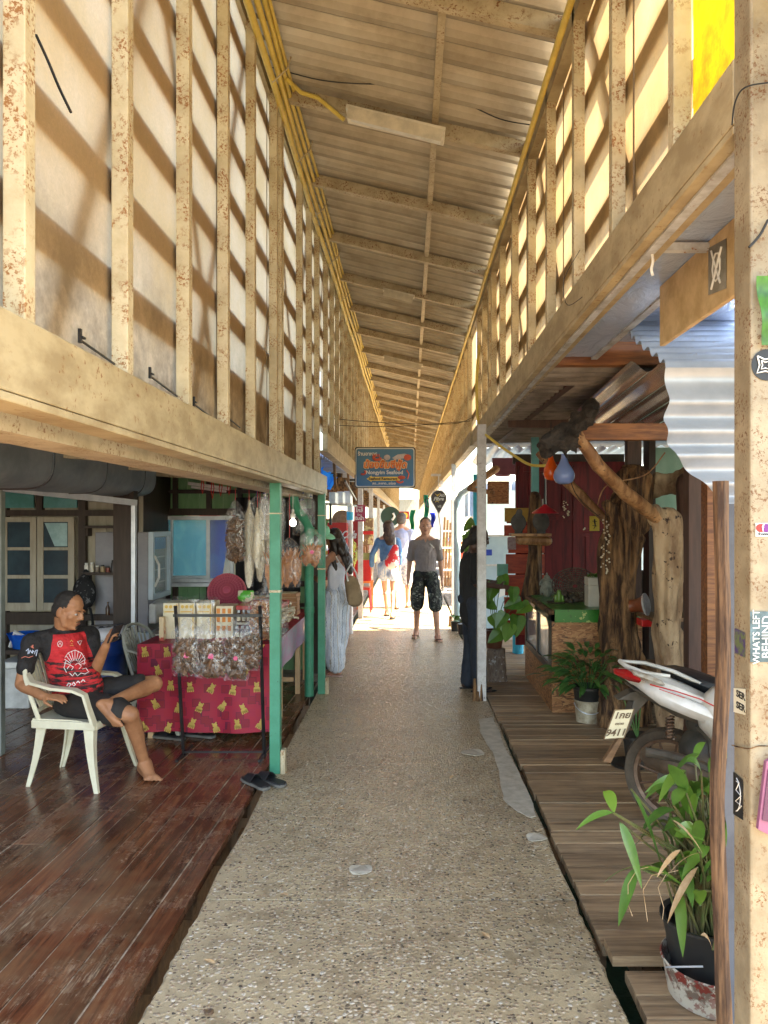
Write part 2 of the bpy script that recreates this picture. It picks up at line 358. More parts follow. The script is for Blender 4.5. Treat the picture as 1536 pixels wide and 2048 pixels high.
def m_plank(name, stops, axis, rough=.4, scr=(.5,.38,.26), scr_amt=.6, stain=(.2,.13,.07), gloss_var=True, bs=.35):
    m, nt, b = newmat(name); st = (18,1.2,18) if axis == 'y' else (1.2,18,18)
    a = N(nt, 'ShaderNodeAttribute', attribute_name='rnd')
    tc = N(nt, 'ShaderNodeTexCoord'); ad = N(nt, 'ShaderNodeVectorMath', operation='ADD'); cb = N(nt, 'ShaderNodeCombineXYZ')
    k = mth(nt, 'MULTIPLY', a.outputs['Fac'], 37.0)
    for i in range(3): nt.links.new(k, cb.inputs[i])
    nt.links.new(tc.outputs['Object'], ad.inputs[0]); nt.links.new(cb.outputs[0], ad.inputs[1])
    mp = N(nt, 'ShaderNodeMapping'); mp.inputs['Scale'].default_value = st; nt.links.new(ad.outputs[0], mp.inputs[0])
    g = noise_(nt, mp.outputs[0], 1.6, 8, .62, .6); v = coords(nt)
    c = ramp(nt, g, [(.28, stops[0]), (.5, stops[1]), (.72, stops[2])])
    kk = mth(nt, 'MULTIPLY_ADD', a.outputs['Fac'], .55, .72); cc = N(nt, 'ShaderNodeCombineColor')
    for i in range(3): nt.links.new(kk, cc.inputs[i])
    c = mixc(nt, 1.0, c, cc.outputs[0], 'MULTIPLY')
    w = ramp(nt, noise_(nt, v, 2.6, 6, .72), [(.46,(0,0,0)), (.66,(1,1,1))])
    fine = ramp(nt, noise_(nt, mp.outputs[0], 9, 5, .75), [(.5,(0,0,0)), (.62,(1,1,1))])
    c = mixc(nt, mth(nt, 'MULTIPLY', mth(nt, 'MULTIPLY', w, fine), scr_amt), c, scr)
    w2 = ramp(nt, noise_(nt, v, 1.1, 5, .7), [(.5,(0,0,0)), (.66,(1,1,1))]); c = mixc(nt, mth(nt, 'MULTIPLY', w2, .55), c, stain)
    nt.links.new(c, b.inputs['Base Color'])
    nt.links.new(mth(nt, 'MULTIPLY_ADD', w, .3, rough), b.inputs['Roughness'])
    bump(nt, b, noise_(nt, mp.outputs[0], 4, 6, .7), bs, .004); return m
M_deckL = m_plank('varnished deck boards', [(.035,.013,.007),(.12,.038,.017),(.23,.085,.034)], 'y', .14, (.50,.36,.22), .8, (.20,.12,.06))
M_deckR = m_plank('weathered deck boards', [(.12,.07,.036),(.31,.20,.11),(.50,.34,.19)], 'x', .55, (.50,.38,.25), .5, (.17,.11,.065))
M_grain = m_plank('sawn timber', [(.10,.05,.02),(.19,.10,.045),(.28,.16,.08)], 'x', .55, (.3,.2,.12), .3, (.12,.06,.03))
def m_water():
    m, nt, b = newmat('murky green water'); b.inputs['Base Color'].default_value = (.006,.02,.014,1); b.inputs['Roughness'].default_value = .12
    bump(nt, b, noise_(nt, coords(nt), 5, 3, .6), .3, .02); return m
M_water = m_water()
M_tin = mat('galvanised tin', (.44,.52,.64), (.32,.38,.48), 3, (1,1,1), rough=.35, metal=.5, spots=(.3,.25,.2), sp_scale=12, sp_lo=.6, sp_hi=.75)
M_tindk = mat('dull tin', (.40,.42,.44), (.25,.26,.27), 4, rough=.45, metal=.6)
def m_foil():
    m, nt, b = newmat('foil faced insulation'); b.inputs['Base Color'].default_value = (.50,.62,.85,1); b.inputs['Metallic'].default_value = .35; b.inputs['Roughness'].default_value = .25
    bump(nt, b, noise_(nt, coords(nt, (1,.6,1)), 7, 5, .65, 1.5), .7, .02); return m
M_foil = m_foil()
M_leaf = mat('green leaf', (.045,.12,.02), (.08,.19,.03), 12, rough=.35, rnd_c=(.12,.23,.03))
M_leafdk = mat('dark leaf', (.02,.075,.02), (.04,.12,.03), 12, rough=.35, rnd_c=(.06,.15,.03))
M_leafdry = mat('dry leaf', (.45,.27,.12), (.6,.42,.25), 15, rough=.7)
M_trunk = mat('rough tree trunk', (.34,.18,.075), (.05,.022,.01), 5, (4,4,.55), lo=.36, hi=.58, rough=.8, bmp=1, bscale=5, bdist=.08)
M_drift = mat('driftwood', (.42,.30,.18), (.20,.12,.065), 4, (2,2,.7), rough=.8, spots=(.03,.015,.01), sp_scale=16, sp_lo=.62, sp_hi=.66, bmp=.6, bscale=10, bdist=.015)
M_log = mat('peeled log', (.50,.28,.13), (.22,.10,.04), 6, (2,2,.5), lo=.4, hi=.6, rough=.55, spots=(.07,.03,.015), sp_scale=25, sp_lo=.6, sp_hi=.64, bmp=.6, bscale=10, bdist=.02)
M_burnt = mat('charred wood', (.012,.01,.009), (.055,.043,.035), 9, rough=.9, bmp=1, bscale=14, bdist=.03)
# ---------------- setting ----------------
w = MB(); w.add([(-400,-60,-1.3),(400,-60,-1.3),(400,900,-1.3),(-400,900,-1.3)], [(0,1,2,3)]); struct('water', w, M_water)
def path_seg(y0, y1, name='path'):
    n = int((y1-y0)/.03) if y1 < 8 else int((y1-y0)/.25); b = MB(); pts = []
    for i in range(n+1):
        y = y0+(y1-y0)*i/n
        e = lambda s: .012*noise.noise((s, y*6, 0))+.01*noise.noise((s, y*25, 3))
        pts.append((-.922+e(1)-.0*y, .742+e(9), y))
    vs = []; N_ = len(pts)
    for xl, xr, y in pts:
        vs += [(xl+.006, y, -.14), (xl, y, -.012), (xl+.012, y, 0), (xr-.012, y, 0), (xr, y, -.012), (xr-.006, y, -.14)]
    fs = [(i*6+j, i*6+j+1, i*6+6+j+1, i*6+6+j) for i in range(N_-1) for j in range(5)]
    fs += [(0,1,2,3,4,5), tuple((N_-1)*6+j for j in range(6))]
    b.add(vs, fs); return b
pb = MB()
for a, c in ((-5, 3.350), (3.362, 9.6), (9.606, 70)):
    q = path_seg(a, c); pb.add(q.v, q.f)
struct('path', pb, M_path)
# cement repair on the right edge
pt = [(958,1440),(985,1436),(1000,1470),(1010,1500),(1035,1540),(1060,1590),(1071,1633),(1060,1637),(1035,1625),(1008,1600),(1000,1570),(998,1545),(985,1505),(972,1490),(962,1465)]
b = MB(); vs = [flo(x, y) for x, y in pt]
vs2 = []
for i in range(len(vs)):
    a, c = vs[i], vs[(i+1) % len(vs)]
    for k in range(4):
        p = a.lerp(c, k/4); p = wob(p, .014, 12); p.x = min(p.x, .735); p.z = .004; vs2.append(p)
b.prism(vs2, (0,0,.004))
for (cx_, cy_, rx) in ((1073,1677,.055),(945,1507,.09),(722,1740,.06)):
    c = flo(cx_, cy_); b.prism([wob(c+Vector((math.cos(t*.524)*rx, math.sin(t*.524)*rx*.9, .004)), .012, 14)*1 for t in range(12)], (0,0,.003))
struct('path_patch', b, M_cement)
# left deck: boards along Y, a touch askew
b = MB(); k = .034
def xs_at(x, y): return x - k*0 + 0
xb = -.985; i = 0; rr = random.Random(3)
while xb > -4.6:
    wd = rr.uniform(.125,.16)
    breaks = [-3, 4.63 if i < 6 else rr.uniform(3.8,5.2), 7.9]
    for j in range(2):
        b.r = rr.random(); dz = rr.uniform(-.003,.003)
        y0, y1 = breaks[j]+.003, breaks[j+1]-.003
        x1 = xb-.0045; x0 = xb-wd+.0045
        sh = lambda y: .030*(y-3.0)
        ex = 0 if i else (.0)
        def X(x, y):   # outermost board is sawn parallel to the path
            return x + sh(y) if i else (x + sh(y) if x < x1-.01 else -.985+.012*noise.noise((0, y*3, 5)))
        n = 14; vv = []
        for t in range(n+1):
            y = y0+(y1-y0)*t/n
            for xx, zz in ((x0,-.04),(x0,0),(x1,0),(x1,-.04)): vv.append((X(xx,y), y, zz+dz))
        ff = [(t*4+q, t*4+(q+1)%4, t*4+4+(q+1)%4, t*4+4+q) for t in range(n) for q in range(4)] + [(0,1,2,3), tuple(n*4+q for q in range(4))]
        b.add(vv, ff)
    xb -= wd; i += 1
b.cur = 1
for y in (2.05, 2.45, 3.0, 3.55, 4.1, 4.75, 5.6, 6.6, 7.6): b.box(-4.4, -1.02, y-.045, y+.045, -.17, -.045)
b.r = .5; b.box(-4.6, -1.06, -3, 7.9, -.32, -.171)
b.cur = 2; b.box(-4.6,-1.0,-3,7.9,-.05,-.0035)
DUST = mat('pale dust in the board joints',(.50,.40,.28),(.22,.15,.09),9,lo=.42,hi=.58,rough=.9)
struct('deck', b, [M_deckL, M_grain, DUST])
# right deck: boards along X
b = MB(); yb = -3.0; rr = random.Random(5)
edges = [2.10, 2.62, 2.90]
y = -3.0
while y < 10.6:
    wd = rr.uniform(.12,.15)
    if y > 5.4: wd = rr.uniform(.09,.12)
    b.r = rr.random(); dz = rr.uniform(-.004,.003); xl = .772+rr.uniform(-.008,.008)
    if y < 2.9: dz -= .02; xl = .80+rr.uniform(-.01,.02)
    if 2.72 < y < 2.9: dz += .05; xl = .775
    if y > 6.3: xl = .745
    for q in range(1):
        b.obox(((xl+4.8)/2, y+wd/2, -.02+dz), (4.8-xl, wd-.007, .04), rot(0,0,rr.uniform(-.25,.25)))
    y += wd
b.cur = 1
for x in (.95, 1.6, 2.4, 3.2, 4.0): b.box(x-.04, x+.04, -3, 10.5, -.17, -.06)
struct('deck', b, [M_deckR, M_grain])
b = MB(); b.cur=0
for y in (1.9, 4.4, 6.9, 9.4):
    b.bar((-1.0,y,-.2),(.85,y,-.2),.12,.14)
for y in (2.3, 3.1, 3.9, 5.2): b.bar((.70,y,-.09),(.80,y,-.09),.09,.07)
solo('support_beams', b, M_grain, 'timber crossbeams under the concrete walkway, seen through the side gaps', 'beams')
# ---------------- roof ----------------
XL, XR, ZL, ZR = -.885, .80, 4.52, 4.12
RY0, RY1 = 0.9, 62
rf = thing('corridor_roof', 'single pitch corrugated grey brown roof over the walkway with steel purlins', 'roof', (0,0,0))
b = MB(); n = int((RY1-RY0)/.19*8); xs = [XL-.12, XL+.5, -.1, XR-.45, XR+.02]
vs = []
for i in range(n+1):
    y = RY0 + i*.19/8; z = .042*math.cos(2*math.pi*i/8)+.006*noise.noise((0,y*3,0))
    for x in xs: vs.append((x, y, ZL+(ZR-ZL)*(x-XL)/(XR-XL)+.055+z+.006*noise.noise((x*3,y*2,1))))
m_ = len(xs)
b.v = [Vector(q) for q in vs]
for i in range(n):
    ph = (i+.5)/8 % 1; k_ = max(0, -math.cos(2*math.pi*ph))*.55+max(0,-math.sin(2*math.pi*ph))*.75  # painted shade: valleys and one flank of each wave coloured darker
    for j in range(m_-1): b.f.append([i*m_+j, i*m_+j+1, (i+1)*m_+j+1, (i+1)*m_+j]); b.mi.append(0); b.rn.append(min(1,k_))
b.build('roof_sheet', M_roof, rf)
yy = 1.25
pur = []
while yy < 60:
    b = MB(); b.bar((XL-.05, yy, ZL-.04), (XR, yy, ZR-.04), .05, .085)
    b.bar((XL-.05, yy+.04, ZL+.02), (XR, yy+.04, ZR+.02), .03, .012); b.build('purlin', M_cream, rf); pur.append(yy); yy += 1.2
rr = random.Random(2)
b = MB(); xm = .16; zm = ZL+(ZR-ZL)*(xm-XL)/(XR-XL)
for i in range(len(pur)-1):
    b.bar((xm, pur[i]+.03, zm-.015), (xm, pur[i+1]-.03, zm-.015), .04, .06)
b.build('spacer_bars', M_cream, rf)
b = MB(); b.box(XL-.06, XL-.0, RY0, 60, ZL-.12, ZL+.02); b.box(XR-.06, XR+.0, RY0, 60, ZR-.16, ZR+.0); b.build('eaves_plate', M_cream2, rf)

# ---------------- upper walls ----------------
def upper_wall(name, label, x, side, y0, y1, zb, bh, ztop, posts, sheet, rails, yext, pw=.046, pd=.05, post_mat=None):
    """side=-1: wall on the left. posts stand on a beam; the sheet hangs behind them on rails"""
    t = thing(name, label, 'wall', (x, y0, zb))
    b = MB(); b.bar((x, y0, zb+bh/2), (x, y1, zb+bh/2), .06, bh)
    b.bar((x+side*.02, y0, zb-.012), (x+side*.02, y1, zb-.012), .10, .02); b.build('beam', M_cream2, t, bevel=.004)
    xi = x
    for p in posts:
        w_ = pw*(1.9 if p[1] else 1)
        c = MB(); c.box(xi-pd/2, xi+pd/2, p[0]-w_/2, p[0]+w_/2, zb+bh, ztop+.02)
        if p[1]: c.box(xi-side*pd/2-(.006 if side>0 else 0), xi-side*pd/2+(.006 if side<0 else 0), p[0]-.004, p[0]+.004, zb+bh, ztop)
        c.build('post', post_mat or M_rust, t, bevel=.003)
    xs_ = x + side*.04
    b = MB(); nn = max(2, int((yext[1]-yext[0])/.5))
    nz = 12
    b.grid(lambda u, v: Vector((xs_+side*(.006*noise.noise((u*9, v*3, 2))), yext[0]+(yext[1]-yext[0])*u, zb+bh+.004+(ztop-zb-bh-.012)*v)), nn, nz)
    b.build('fibreglass_sheet', sheet, t, smooth=40)
    yy2 = yext[0]+.55
    while yy2 < min(yext[1], 12):
        c = MB(); c.box(xs_-side*.004-.0015, xs_-side*.004+.0015, yy2, yy2+.012, zb+bh+.01, ztop-.02); c.build('sheet_seam', M_seam, t); yy2 += 1.23
    for z in rails:
        c = MB(); c.bar((xs_+side*.026, yext[0], z), (xs_+side*.026, yext[1], z), .03, .10); c.build('rail', M_grain, t)
    return t
M_seam = mat('dusty sheet lap', (.30,.22,.13), (.18,.12,.07), 9, rough=.8)
def posts_seq(y0, y1, st, dbl=()):
    r = []; y = y0
    while y < y1: r.append((y, 0)); y += st
    return r + [(d, 1) for d in dbl]
PL = [(1.05,0),(1.67,0),(2.27,0),(2.89,0),(3.5,0),(4.1,0),(4.78,0),(4.98,1),(5.9,0),(6.45,0),(7.0,0)]
rails = [2.42,2.72,3.02,3.32,3.62,3.92,4.22]
wl = upper_wall('screen_wall', 'near left upper wall of pale fibreglass sheet behind rusty cream posts', -.87, -1, .5, 7.6, 1.97, .17, ZL-.10, PL, M_sheetL, rails, (.5,7.6))
wl2 = upper_wall('screen_wall', 'farther left upper wall of pale sheet above the second green post', -.87, -1, 7.68, 15.2, 2.42, .17, ZL-.10, posts_seq(7.72,15.2,.62), M_sheetL, rails[1:], (7.6,15.3))
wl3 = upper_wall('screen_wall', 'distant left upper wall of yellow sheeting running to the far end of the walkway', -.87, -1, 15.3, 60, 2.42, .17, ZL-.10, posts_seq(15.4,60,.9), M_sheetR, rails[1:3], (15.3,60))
PR = [(2.13,0),(2.77,0),(3.41,0),(4.08,0),(4.72,0),(5.47,0),(6.2,0),(6.85,0),(7.12,1),(7.7,0),(8.3,0)]
rr_ = [2.98,3.3,3.62,3.92]
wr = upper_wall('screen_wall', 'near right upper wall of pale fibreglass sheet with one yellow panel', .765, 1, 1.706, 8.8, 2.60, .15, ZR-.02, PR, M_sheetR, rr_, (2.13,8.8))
b = MB(); b.box(.80,.804,.6,2.12,2.76,ZR-.05); b.build('yellow_sheet', M_sheetY, wr)
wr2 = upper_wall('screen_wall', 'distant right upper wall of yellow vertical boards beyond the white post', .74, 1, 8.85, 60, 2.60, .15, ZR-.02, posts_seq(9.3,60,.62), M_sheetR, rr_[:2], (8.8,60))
# sunlight gap strips above the right wall come from the eaves; braces behind the sheets
b = MB()
for y in (1.9,3.1,4.4,5.6,6.8): b.bar((-.955,y,2.15),(-.955,y+1.05,4.3),.03,.08)
for y in (2.4,5.0,8.4,10.5,12.5): b.bar((-.955,y+1.2,2.15),(-.955,y,4.3),.03,.08)
b.build('diagonal_brace', M_grain, wl)
b = MB()
for y in (2.6,3.9,5.2,6.5): b.bar((.85,y,2.75),(.85,y+.9,4.1),.03,.08)
b.build('diagonal_brace', M_grain, wr)
# ================= left shop =================
M_creamw = mat('dingy cream boards', (.42,.38,.30), (.33,.29,.22), 5, (3,3,.6), rough=.7)
M_duct = mat('grey fabric duct', (.24,.28,.31), (.15,.18,.20), 3, rough=.5, bmp=.15)
M_alu = mat('brushed aluminium', (.62,.65,.70), (.5,.53,.58), 8, rough=.35, metal=.3)
M_glassd = mat('dark window pane', (.02,.035,.05), (.03,.06,.08), 3, rough=.08)
M_pane = glassy('clear pane', (.6,.8,.85), .22)
def m_trans(name, a, c2):
    m, nt, b = newmat(name); nt.nodes.remove(b); o = nt.nodes['Material Output']; c = ramp(nt, noise_(nt, coords(nt,(2,2,1),rotz=.4), 3, 4, .6, .6), [(.4,a),(.62,c2)])
    t = N(nt,'ShaderNodeBsdfTranslucent'); d = N(nt,'ShaderNodeBsdfDiffuse'); nt.links.new(c,t.inputs[0]); nt.links.new(c,d.inputs[0])
    mx = N(nt,'ShaderNodeMixShader'); mx.inputs[0].default_value = .6; nt.links.new(d.outputs[0],mx.inputs[1]); nt.links.new(t.outputs[0],mx.inputs[2]); nt.links.new(mx.outputs[0],o.inputs[0]); return m
M_tarp = m_trans('cyan tarpaulin', (.05,.50,.62), (.16,.72,.80))
M_tarpb = m_trans('blue tarpaulin', (.01,.14,.75), (.02,.26,.85))
M_red = mat('red plastic', (.5,.015,.012), (.4,.01,.01), rough=.35)
M_pink = mat('pink fan plastic', (.50,.09,.13), (.4,.07,.1), rough=.4)
M_card = mat('printed carton', (.7,.62,.5), (.6,.5,.36), 10, rough=.6)
M_dkcl = mat('black cloth', (.01,.01,.012), rough=.8)
M_skinw = mat('dried squid', (.48,.20,.07), (.30,.11,.035), 22, rough=.45, spots=(.12,.04,.02), sp_scale=60, sp_lo=.55, sp_hi=.6, bmp=.5)
M_fish = mat('dried fish', (.13,.065,.03), (.04,.022,.012), 30, rough=.4, spots=(.34,.24,.16), sp_scale=70, sp_lo=.6, sp_hi=.64, bmp=.8, rnd_c=(.20,.10,.05))
M_maw = mat('pale dried fish maw', (.72,.66,.52), (.55,.47,.33), 14, (6,6,1), rough=.5, bmp=.4)
M_film = film('clear plastic film')
M_shrimp = mat('dried shrimp', (.42,.14,.04), (.22,.07,.025), 45, rough=.5, rnd_c=(.62,.36,.18))
M_lblue = mat('pale blue cabinet', (.55,.68,.78), (.5,.62,.72), rough=.3)
M_grey = mat('grey steel side', (.30,.30,.33), (.26,.26,.29), rough=.4)
# building shell
sh = thing('shop_building', 'dim seafood shop with cream and green board walls behind the seated man', 'shop', (-3.4, 7.5, 0))
b = MB()
for i in range(14):
    x = -5.2 + i*.18
    if x < -2.76: b.r = random.random(); b.box(x, x+.177, 7.52, 7.55, 0, 2.75)
b.build('cream_wall', M_creamw, sh)
b = MB()
for i in range(16):
    x = -3.2+i*.135
    for z0,z1 in (((0,.99),(1.75,2.6)) if -2.85 < x < -2.05 else ((0,2.6),)): b.box(x, x+.131, 8.52, 8.55, z0, z1)
b.build('green_wall', M_greenw, sh)
b = MB(); b.box(-2.76,-2.72,7.5,8.55,0,2.7); b.box(-5.3,-5.26,-1,7.6,-.1,2.7); b.box(-5.3,-2.7,7.56,7.6,0,2.75)
b.box(-1.09,-1.02,8.3,8.6,0,2.4)
b.build('side_wall', M_dkwood, sh)
b = MB()   # dark framing battens
for x in (-4.08, -3.30, -2.86): b.box(x, x+.07, 7.46, 7.52, 0, 2.6)
b.box(-5.2,-2.8,7.455,7.515,1.74,1.80); b.box(-5.2,-3.3,7.455,7.515,.66,.78); b.box(-3.24,-2.85,7.45,7.515,.70,.76); b.box(-3.72,-3.66,7.46,7.518,1.80,2.1)
for x in (-3.15,-2.95,-2.68,-2.3,-1.95,-1.6,-1.3): b.box(x, x+.05, 8.46, 8.52, .0, 1.0); b.box(x, x+.05, 8.46, 8.52, 1.75, 2.3)
b.box(-3.2,-1.1,8.455,8.515,1.75,1.83); b.box(-3.2,-1.1,8.455,8.515,2.0,2.04); b.box(-3.2,-1.1,8.455,8.515,.95,1.01); b.box(-3.2,-1.1,8.455,8.515,.72,.76)
b.box(-2.62,-2.44,6.62,6.72,0,2.35)
b.build('wall_batten', M_dkwood, sh)
b = MB(); 
for i in range(11):
    y = 3.2+i*.5; b.r = random.random(); b.box(-5.3,-1.02,y,y+.495,2.42,2.43)
b.build('ceiling', mat('stained ceiling board', (.12,.10,.085), (.07,.055,.045), 3, rough=.6), sh)
b = MB(); b.grid(lambda u,v: Vector((-5.4+4.42*v, 3.2+5.4*u, 2.52+.03*math.cos(u*5.4/.19*6.283)+(-.10)*v)), 300, 3); b.build('roof', M_tin, sh)
b = MB(); b.box(-1.16,-1.0,-3,7.7,1.92,1.968); b.bar((-1.25,-3,2.02),(-1.25,7.7,2.02),.05,.1)
for y in (3.0,4.05,5.2,6.4,7.5): b.bar((-5.2,y,2.36),(-1.1,y,2.08),.05,.08)
b.build('eaves_frame', M_cream, sh)
# double window doors
wd = thing('window_doors', 'pair of cream framed glazed shutters closed in the back wall', 'window', (-3.69, 7.46, .8))
for k,(x0,x1) in enumerate(((-4.05,-3.70),(-3.69,-3.325))):
    f = MB(); z = [.80,.92,1.24,1.28,1.50,1.53,1.70,1.735]
    f.box(x0,x0+.06,7.42,7.455,.8,1.73); f.box(x1-.06,x1,7.42,7.455,.8,1.73)
    for a,c in ((.80,.88),(1.12,1.155),(1.40,1.43),(1.68,1.73)): f.box(x0+.06,x1-.06,7.423,7.452,a,c)
    fo = f.build('shutter', M_creamw, wd, bevel=.003)
    p = MB(); p.box(x0+.055,x1-.055,7.434,7.44,.86,1.70); p.build('pane', M_glassd, fo)
    if k:
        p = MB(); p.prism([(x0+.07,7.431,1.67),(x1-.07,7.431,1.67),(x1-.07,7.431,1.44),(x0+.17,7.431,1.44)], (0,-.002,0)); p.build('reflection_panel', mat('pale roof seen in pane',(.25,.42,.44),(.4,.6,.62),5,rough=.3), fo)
tr_ = MB()
for x0,x1 in ((-4.04,-3.74),(-3.64,-3.31)): tr_.box(x0,x1,7.45,7.47,1.82,2.02)
solo('transom_panes', tr_, mat('green glass', (.06,.22,.20),(.1,.3,.3),4,rough=.2), 'green transom panes above the glazed shutters', 'window')
# shelves with jars
for z, lab in ((1.62,'upper dark wall shelf beside the shutters'), (1.16,'lower dark wall shelf holding a row of jars')):
    b = MB(); b.box(-3.235,-2.87,7.36,7.50,z,z+.025); b.box(-3.2,-3.18,7.4,7.5,z-.08,z); b.box(-2.93,-2.91,7.4,7.5,z-.08,z)
    solo('wall_shelf', b, M_dkwood, lab, 'shelf')
jc = [((.7,.68,.62),'white capped tall jar first from the left on the dark shelf'),((.66,.62,.52),'white capped jar second from the left on the dark shelf'),((.25,.2,.16),'small squat jar third from the left on the dark shelf'),((.5,.36,.2),'small amber labelled jar fourth on the dark shelf'),((.3,.08,.06),'small red labelled jar fifth on the dark shelf'),((.06,.05,.05),'dark bottle sixth on the dark shelf'),((.2,.2,.22),'dark jar last on the right of the shelf')]
for i,(c,lab) in enumerate(jc):
    h = [.09,.095,.065,.07,.055,.12,.06][i]; x = -3.20+i*.053; j = thing('jar', lab, 'jar', (x,7.42,1.185), 'jars on the wall shelf')
    b = MB(); b.lathe([(.0,0),(.021,0),(.022,.01),(.022,h*.72),(.014,h*.8)], (x,7.42,1.185), 12); b.build('body', mat('jar glass',c,rough=.3), j, smooth=40)
    b = MB(); b.lathe([(.016,h*.8),(.016,h),(0,h)], (x,7.42,1.185), 12); b.build('lid', M_white if i<3 else M_black, j, smooth=40)
b = MB(); b.lathe([(0,0),(.022,0),(.022,.07),(.009,.10),(.009,.13),(0,.13)], (-2.99,7.42,.76), 12); solo('sauce_bottle', b, mat('brown glass',(.10,.045,.02),rough=.15), 'small brown bottle standing on the wall rail', 'bottle', smooth=40)
# backpack
bp_ = thing('backpack', 'black and grey patterned backpack hanging on the cream wall', 'backpack', (-3.2,7.36,1.15))
b = MB(); b.ell((-3.2,7.37,.98),(.115,.09,.17),16); b.ell((-3.2,7.33,.92),(.10,.08,.11),14); b.cone((-3.2,7.38,1.1),(-3.2,7.4,1.19),.06,.03)
remeshed(b,.012,5).build('bag_body', mat('camouflage fabric',(.012,.012,.014),(.16,.16,.17),22,lo=.56,hi=.6,rough=.8), bp_, smooth=60)
b = MB(); b.tube([(-3.25,7.34,.84),(-3.26,7.35,.7),(-3.24,7.4,.62)],.014,6); b.tube([(-3.13,7.34,.84),(-3.11,7.35,.7),(-3.13,7.4,.6)],.014,6); b.build('strap', M_dkcl, bp_)
b = MB(); b.lathe([(0,0),(.022,0),(.022,.006),(0,.008)],(-3.205,7.252,.93),14,rot(90,0,0)); b.build('badge', M_maw, bp_)
# duct
dt = thing('fabric_duct', 'big grey rounded duct slung under the shop ceiling', 'duct', (-2.66,4.8,1.9))
b = MB()
def dprof(t, y, g=0):
    a = t*2*math.pi; c, s_ = math.cos(a), math.sin(a); e = .55
    return Vector((-2.68+(.29+g)*abs(c)**e*(1 if c>0 else -1), y, 2.17+(.26+g)*abs(s_)**e*(1 if s_>0 else -1)))
ys = [3.3,3.5,3.8,4.2,5.0,5.06,5.9,5.94,6.75,6.79,7.1,7.15,7.18]
sc_ = lambda y: 1-.06*math.sin((y-5)*3.7)**2 if y<7.1 else (.96 if y<7.14 else (.9 if y<7.17 else .75))
vs = []
for y in ys:
    for j in range(40):
        p = dprof(j/40,y); k = sc_(y); vs.append((-2.68+(p.x+2.68)*k, y, 2.17+(p.z-2.17)*k+.004*noise.noise((y*2,j*.4,0))))
b.add(vs, [(i*40+j,i*40+(j+1)%40,(i+1)*40+(j+1)%40,(i+1)*40+j) for i in range(len(ys)-1) for j in range(40)]+[tuple(range(40)),tuple((len(ys)-1)*40+j for j in range(40))])
b.build('duct_body', M_duct, dt, smooth=60)
for y in (5.03,5.92,6.77):
    b = MB(); b.tube([dprof(j/40,y,.002) for j in range(41)],.009 if y<5.5 else .004,5,False); b.build('seam', M_black, dt)
fr = thing('door_frame', 'thin grey metal frame with two poles standing below the duct', 'frame', (-2.7,6,0))
b = MB(); b.bar((-2.97,5.43,1.935),(-2.40,6.55,1.85),.05,.05); b.build('header', M_alu, fr)
b = MB(); b.box(-3.01,-2.945,5.40,5.46,0,1.92); b.build('pole', mat('greenish grey paint',(.22,.25,.22),rough=.5), fr, bevel=.004)
b = MB(); b.box(-2.43,-2.395,6.53,6.58,0,1.84); b.build('pole', M_alu, fr, bevel=.003)
# fridge
fg = thing('drinks_fridge', 'tall pale blue glass fronted fridge beside the green wall', 'fridge', (-2.85,7.8,0))
b = MB(); b.box(-3.15,-2.62,7.5,8.05,.58,1.58); b.build('cabinet', M_grey, fg, bevel=.01)
b = MB(); b.box(-3.15,-2.60,7.49,8.06,.42,.575); b.box(-3.1,-3.05,7.52,7.57,0,.42); b.box(-2.68,-2.63,7.52,7.57,0,.42); b.box(-3.1,-3.05,7.98,8.03,0,.42); b.box(-2.68,-2.63,7.98,8.03,0,.42); b.build('base', M_lblue, fg, bevel=.008)
d = MB(); d.box(-2.615,-2.565,7.49,7.54,.90,1.58); d.box(-2.615,-2.565,8.01,8.06,.90,1.58); d.box(-2.615,-2.565,7.54,8.01,1.53,1.58); d.box(-2.615,-2.565,7.54,8.01,.90,.95)
do = d.build('door', M_lblue, fg, bevel=.004)
b = MB(); b.box(-2.60,-2.595,7.54,8.01,.95,1.53); b.build('pane', M_pane, do)
b = MB(); b.tube([(-2.56,7.52,1.34),(-2.52,7.53,1.25),(-2.52,7.53,1.12),(-2.56,7.52,1.03)],.012,7); b.build('handle', M_white, do, smooth=40)
b = MB(); b.box(-2.612,-2.606,7.545,8.005,1.40,1.52); b.build('banner', mat('blue print',(.02,.2,.55),rough=.4), fg)
b = MB()
for z in (1.05,1.18,1.31): b.box(-2.66,-2.608,7.55,8.0,z,z+.012)
b.build('rack', M_white, fg)
b = MB(); b.ell((-2.60,7.78,.78),(.10,.27,.10),14); b.box(-2.62,-2.55,7.52,8.03,.66,.86); remeshed(b,.012,4).build('lower_cowl', M_white, fg, smooth=60)
b = MB(); b.box(-3.12,-2.5,7.45,8.1,.40,.42)
# sliding window
wn = thing('sliding_window', 'sliding aluminium window in the green wall with cyan and blue tarpaulin behind', 'window', (-2.4,8.5,1.02))
b = MB()
for x0,x1,z0,z1 in ((-2.76,-2.72,1.0,1.745),(-2.02,-1.98,1.0,1.745),(-2.72,-2.02,1.0,1.045),(-2.72,-2.02,1.70,1.745),(-2.29,-2.25,1.045,1.70),(-2.69,-2.665,1.045,1.70),(-2.665,-2.29,1.05,1.075)): b.box(x0,x1,8.42,8.458,z0,z1)
b.box(-2.80,-1.94,8.36,8.455,.955,.998); b.build('frame', M_alu, wn, bevel=.003)
b = MB(); b.box(-2.72,-2.02,8.436,8.44,1.045,1.7); b.build('pane', M_pane, wn)
b = MB(); b.grid(lambda u,v: Vector((-2.73+.56*u, 8.449+.0*v, 1.045+.66*v)), 2, 2); b.build('cyan_tarp', M_tarp, wn)
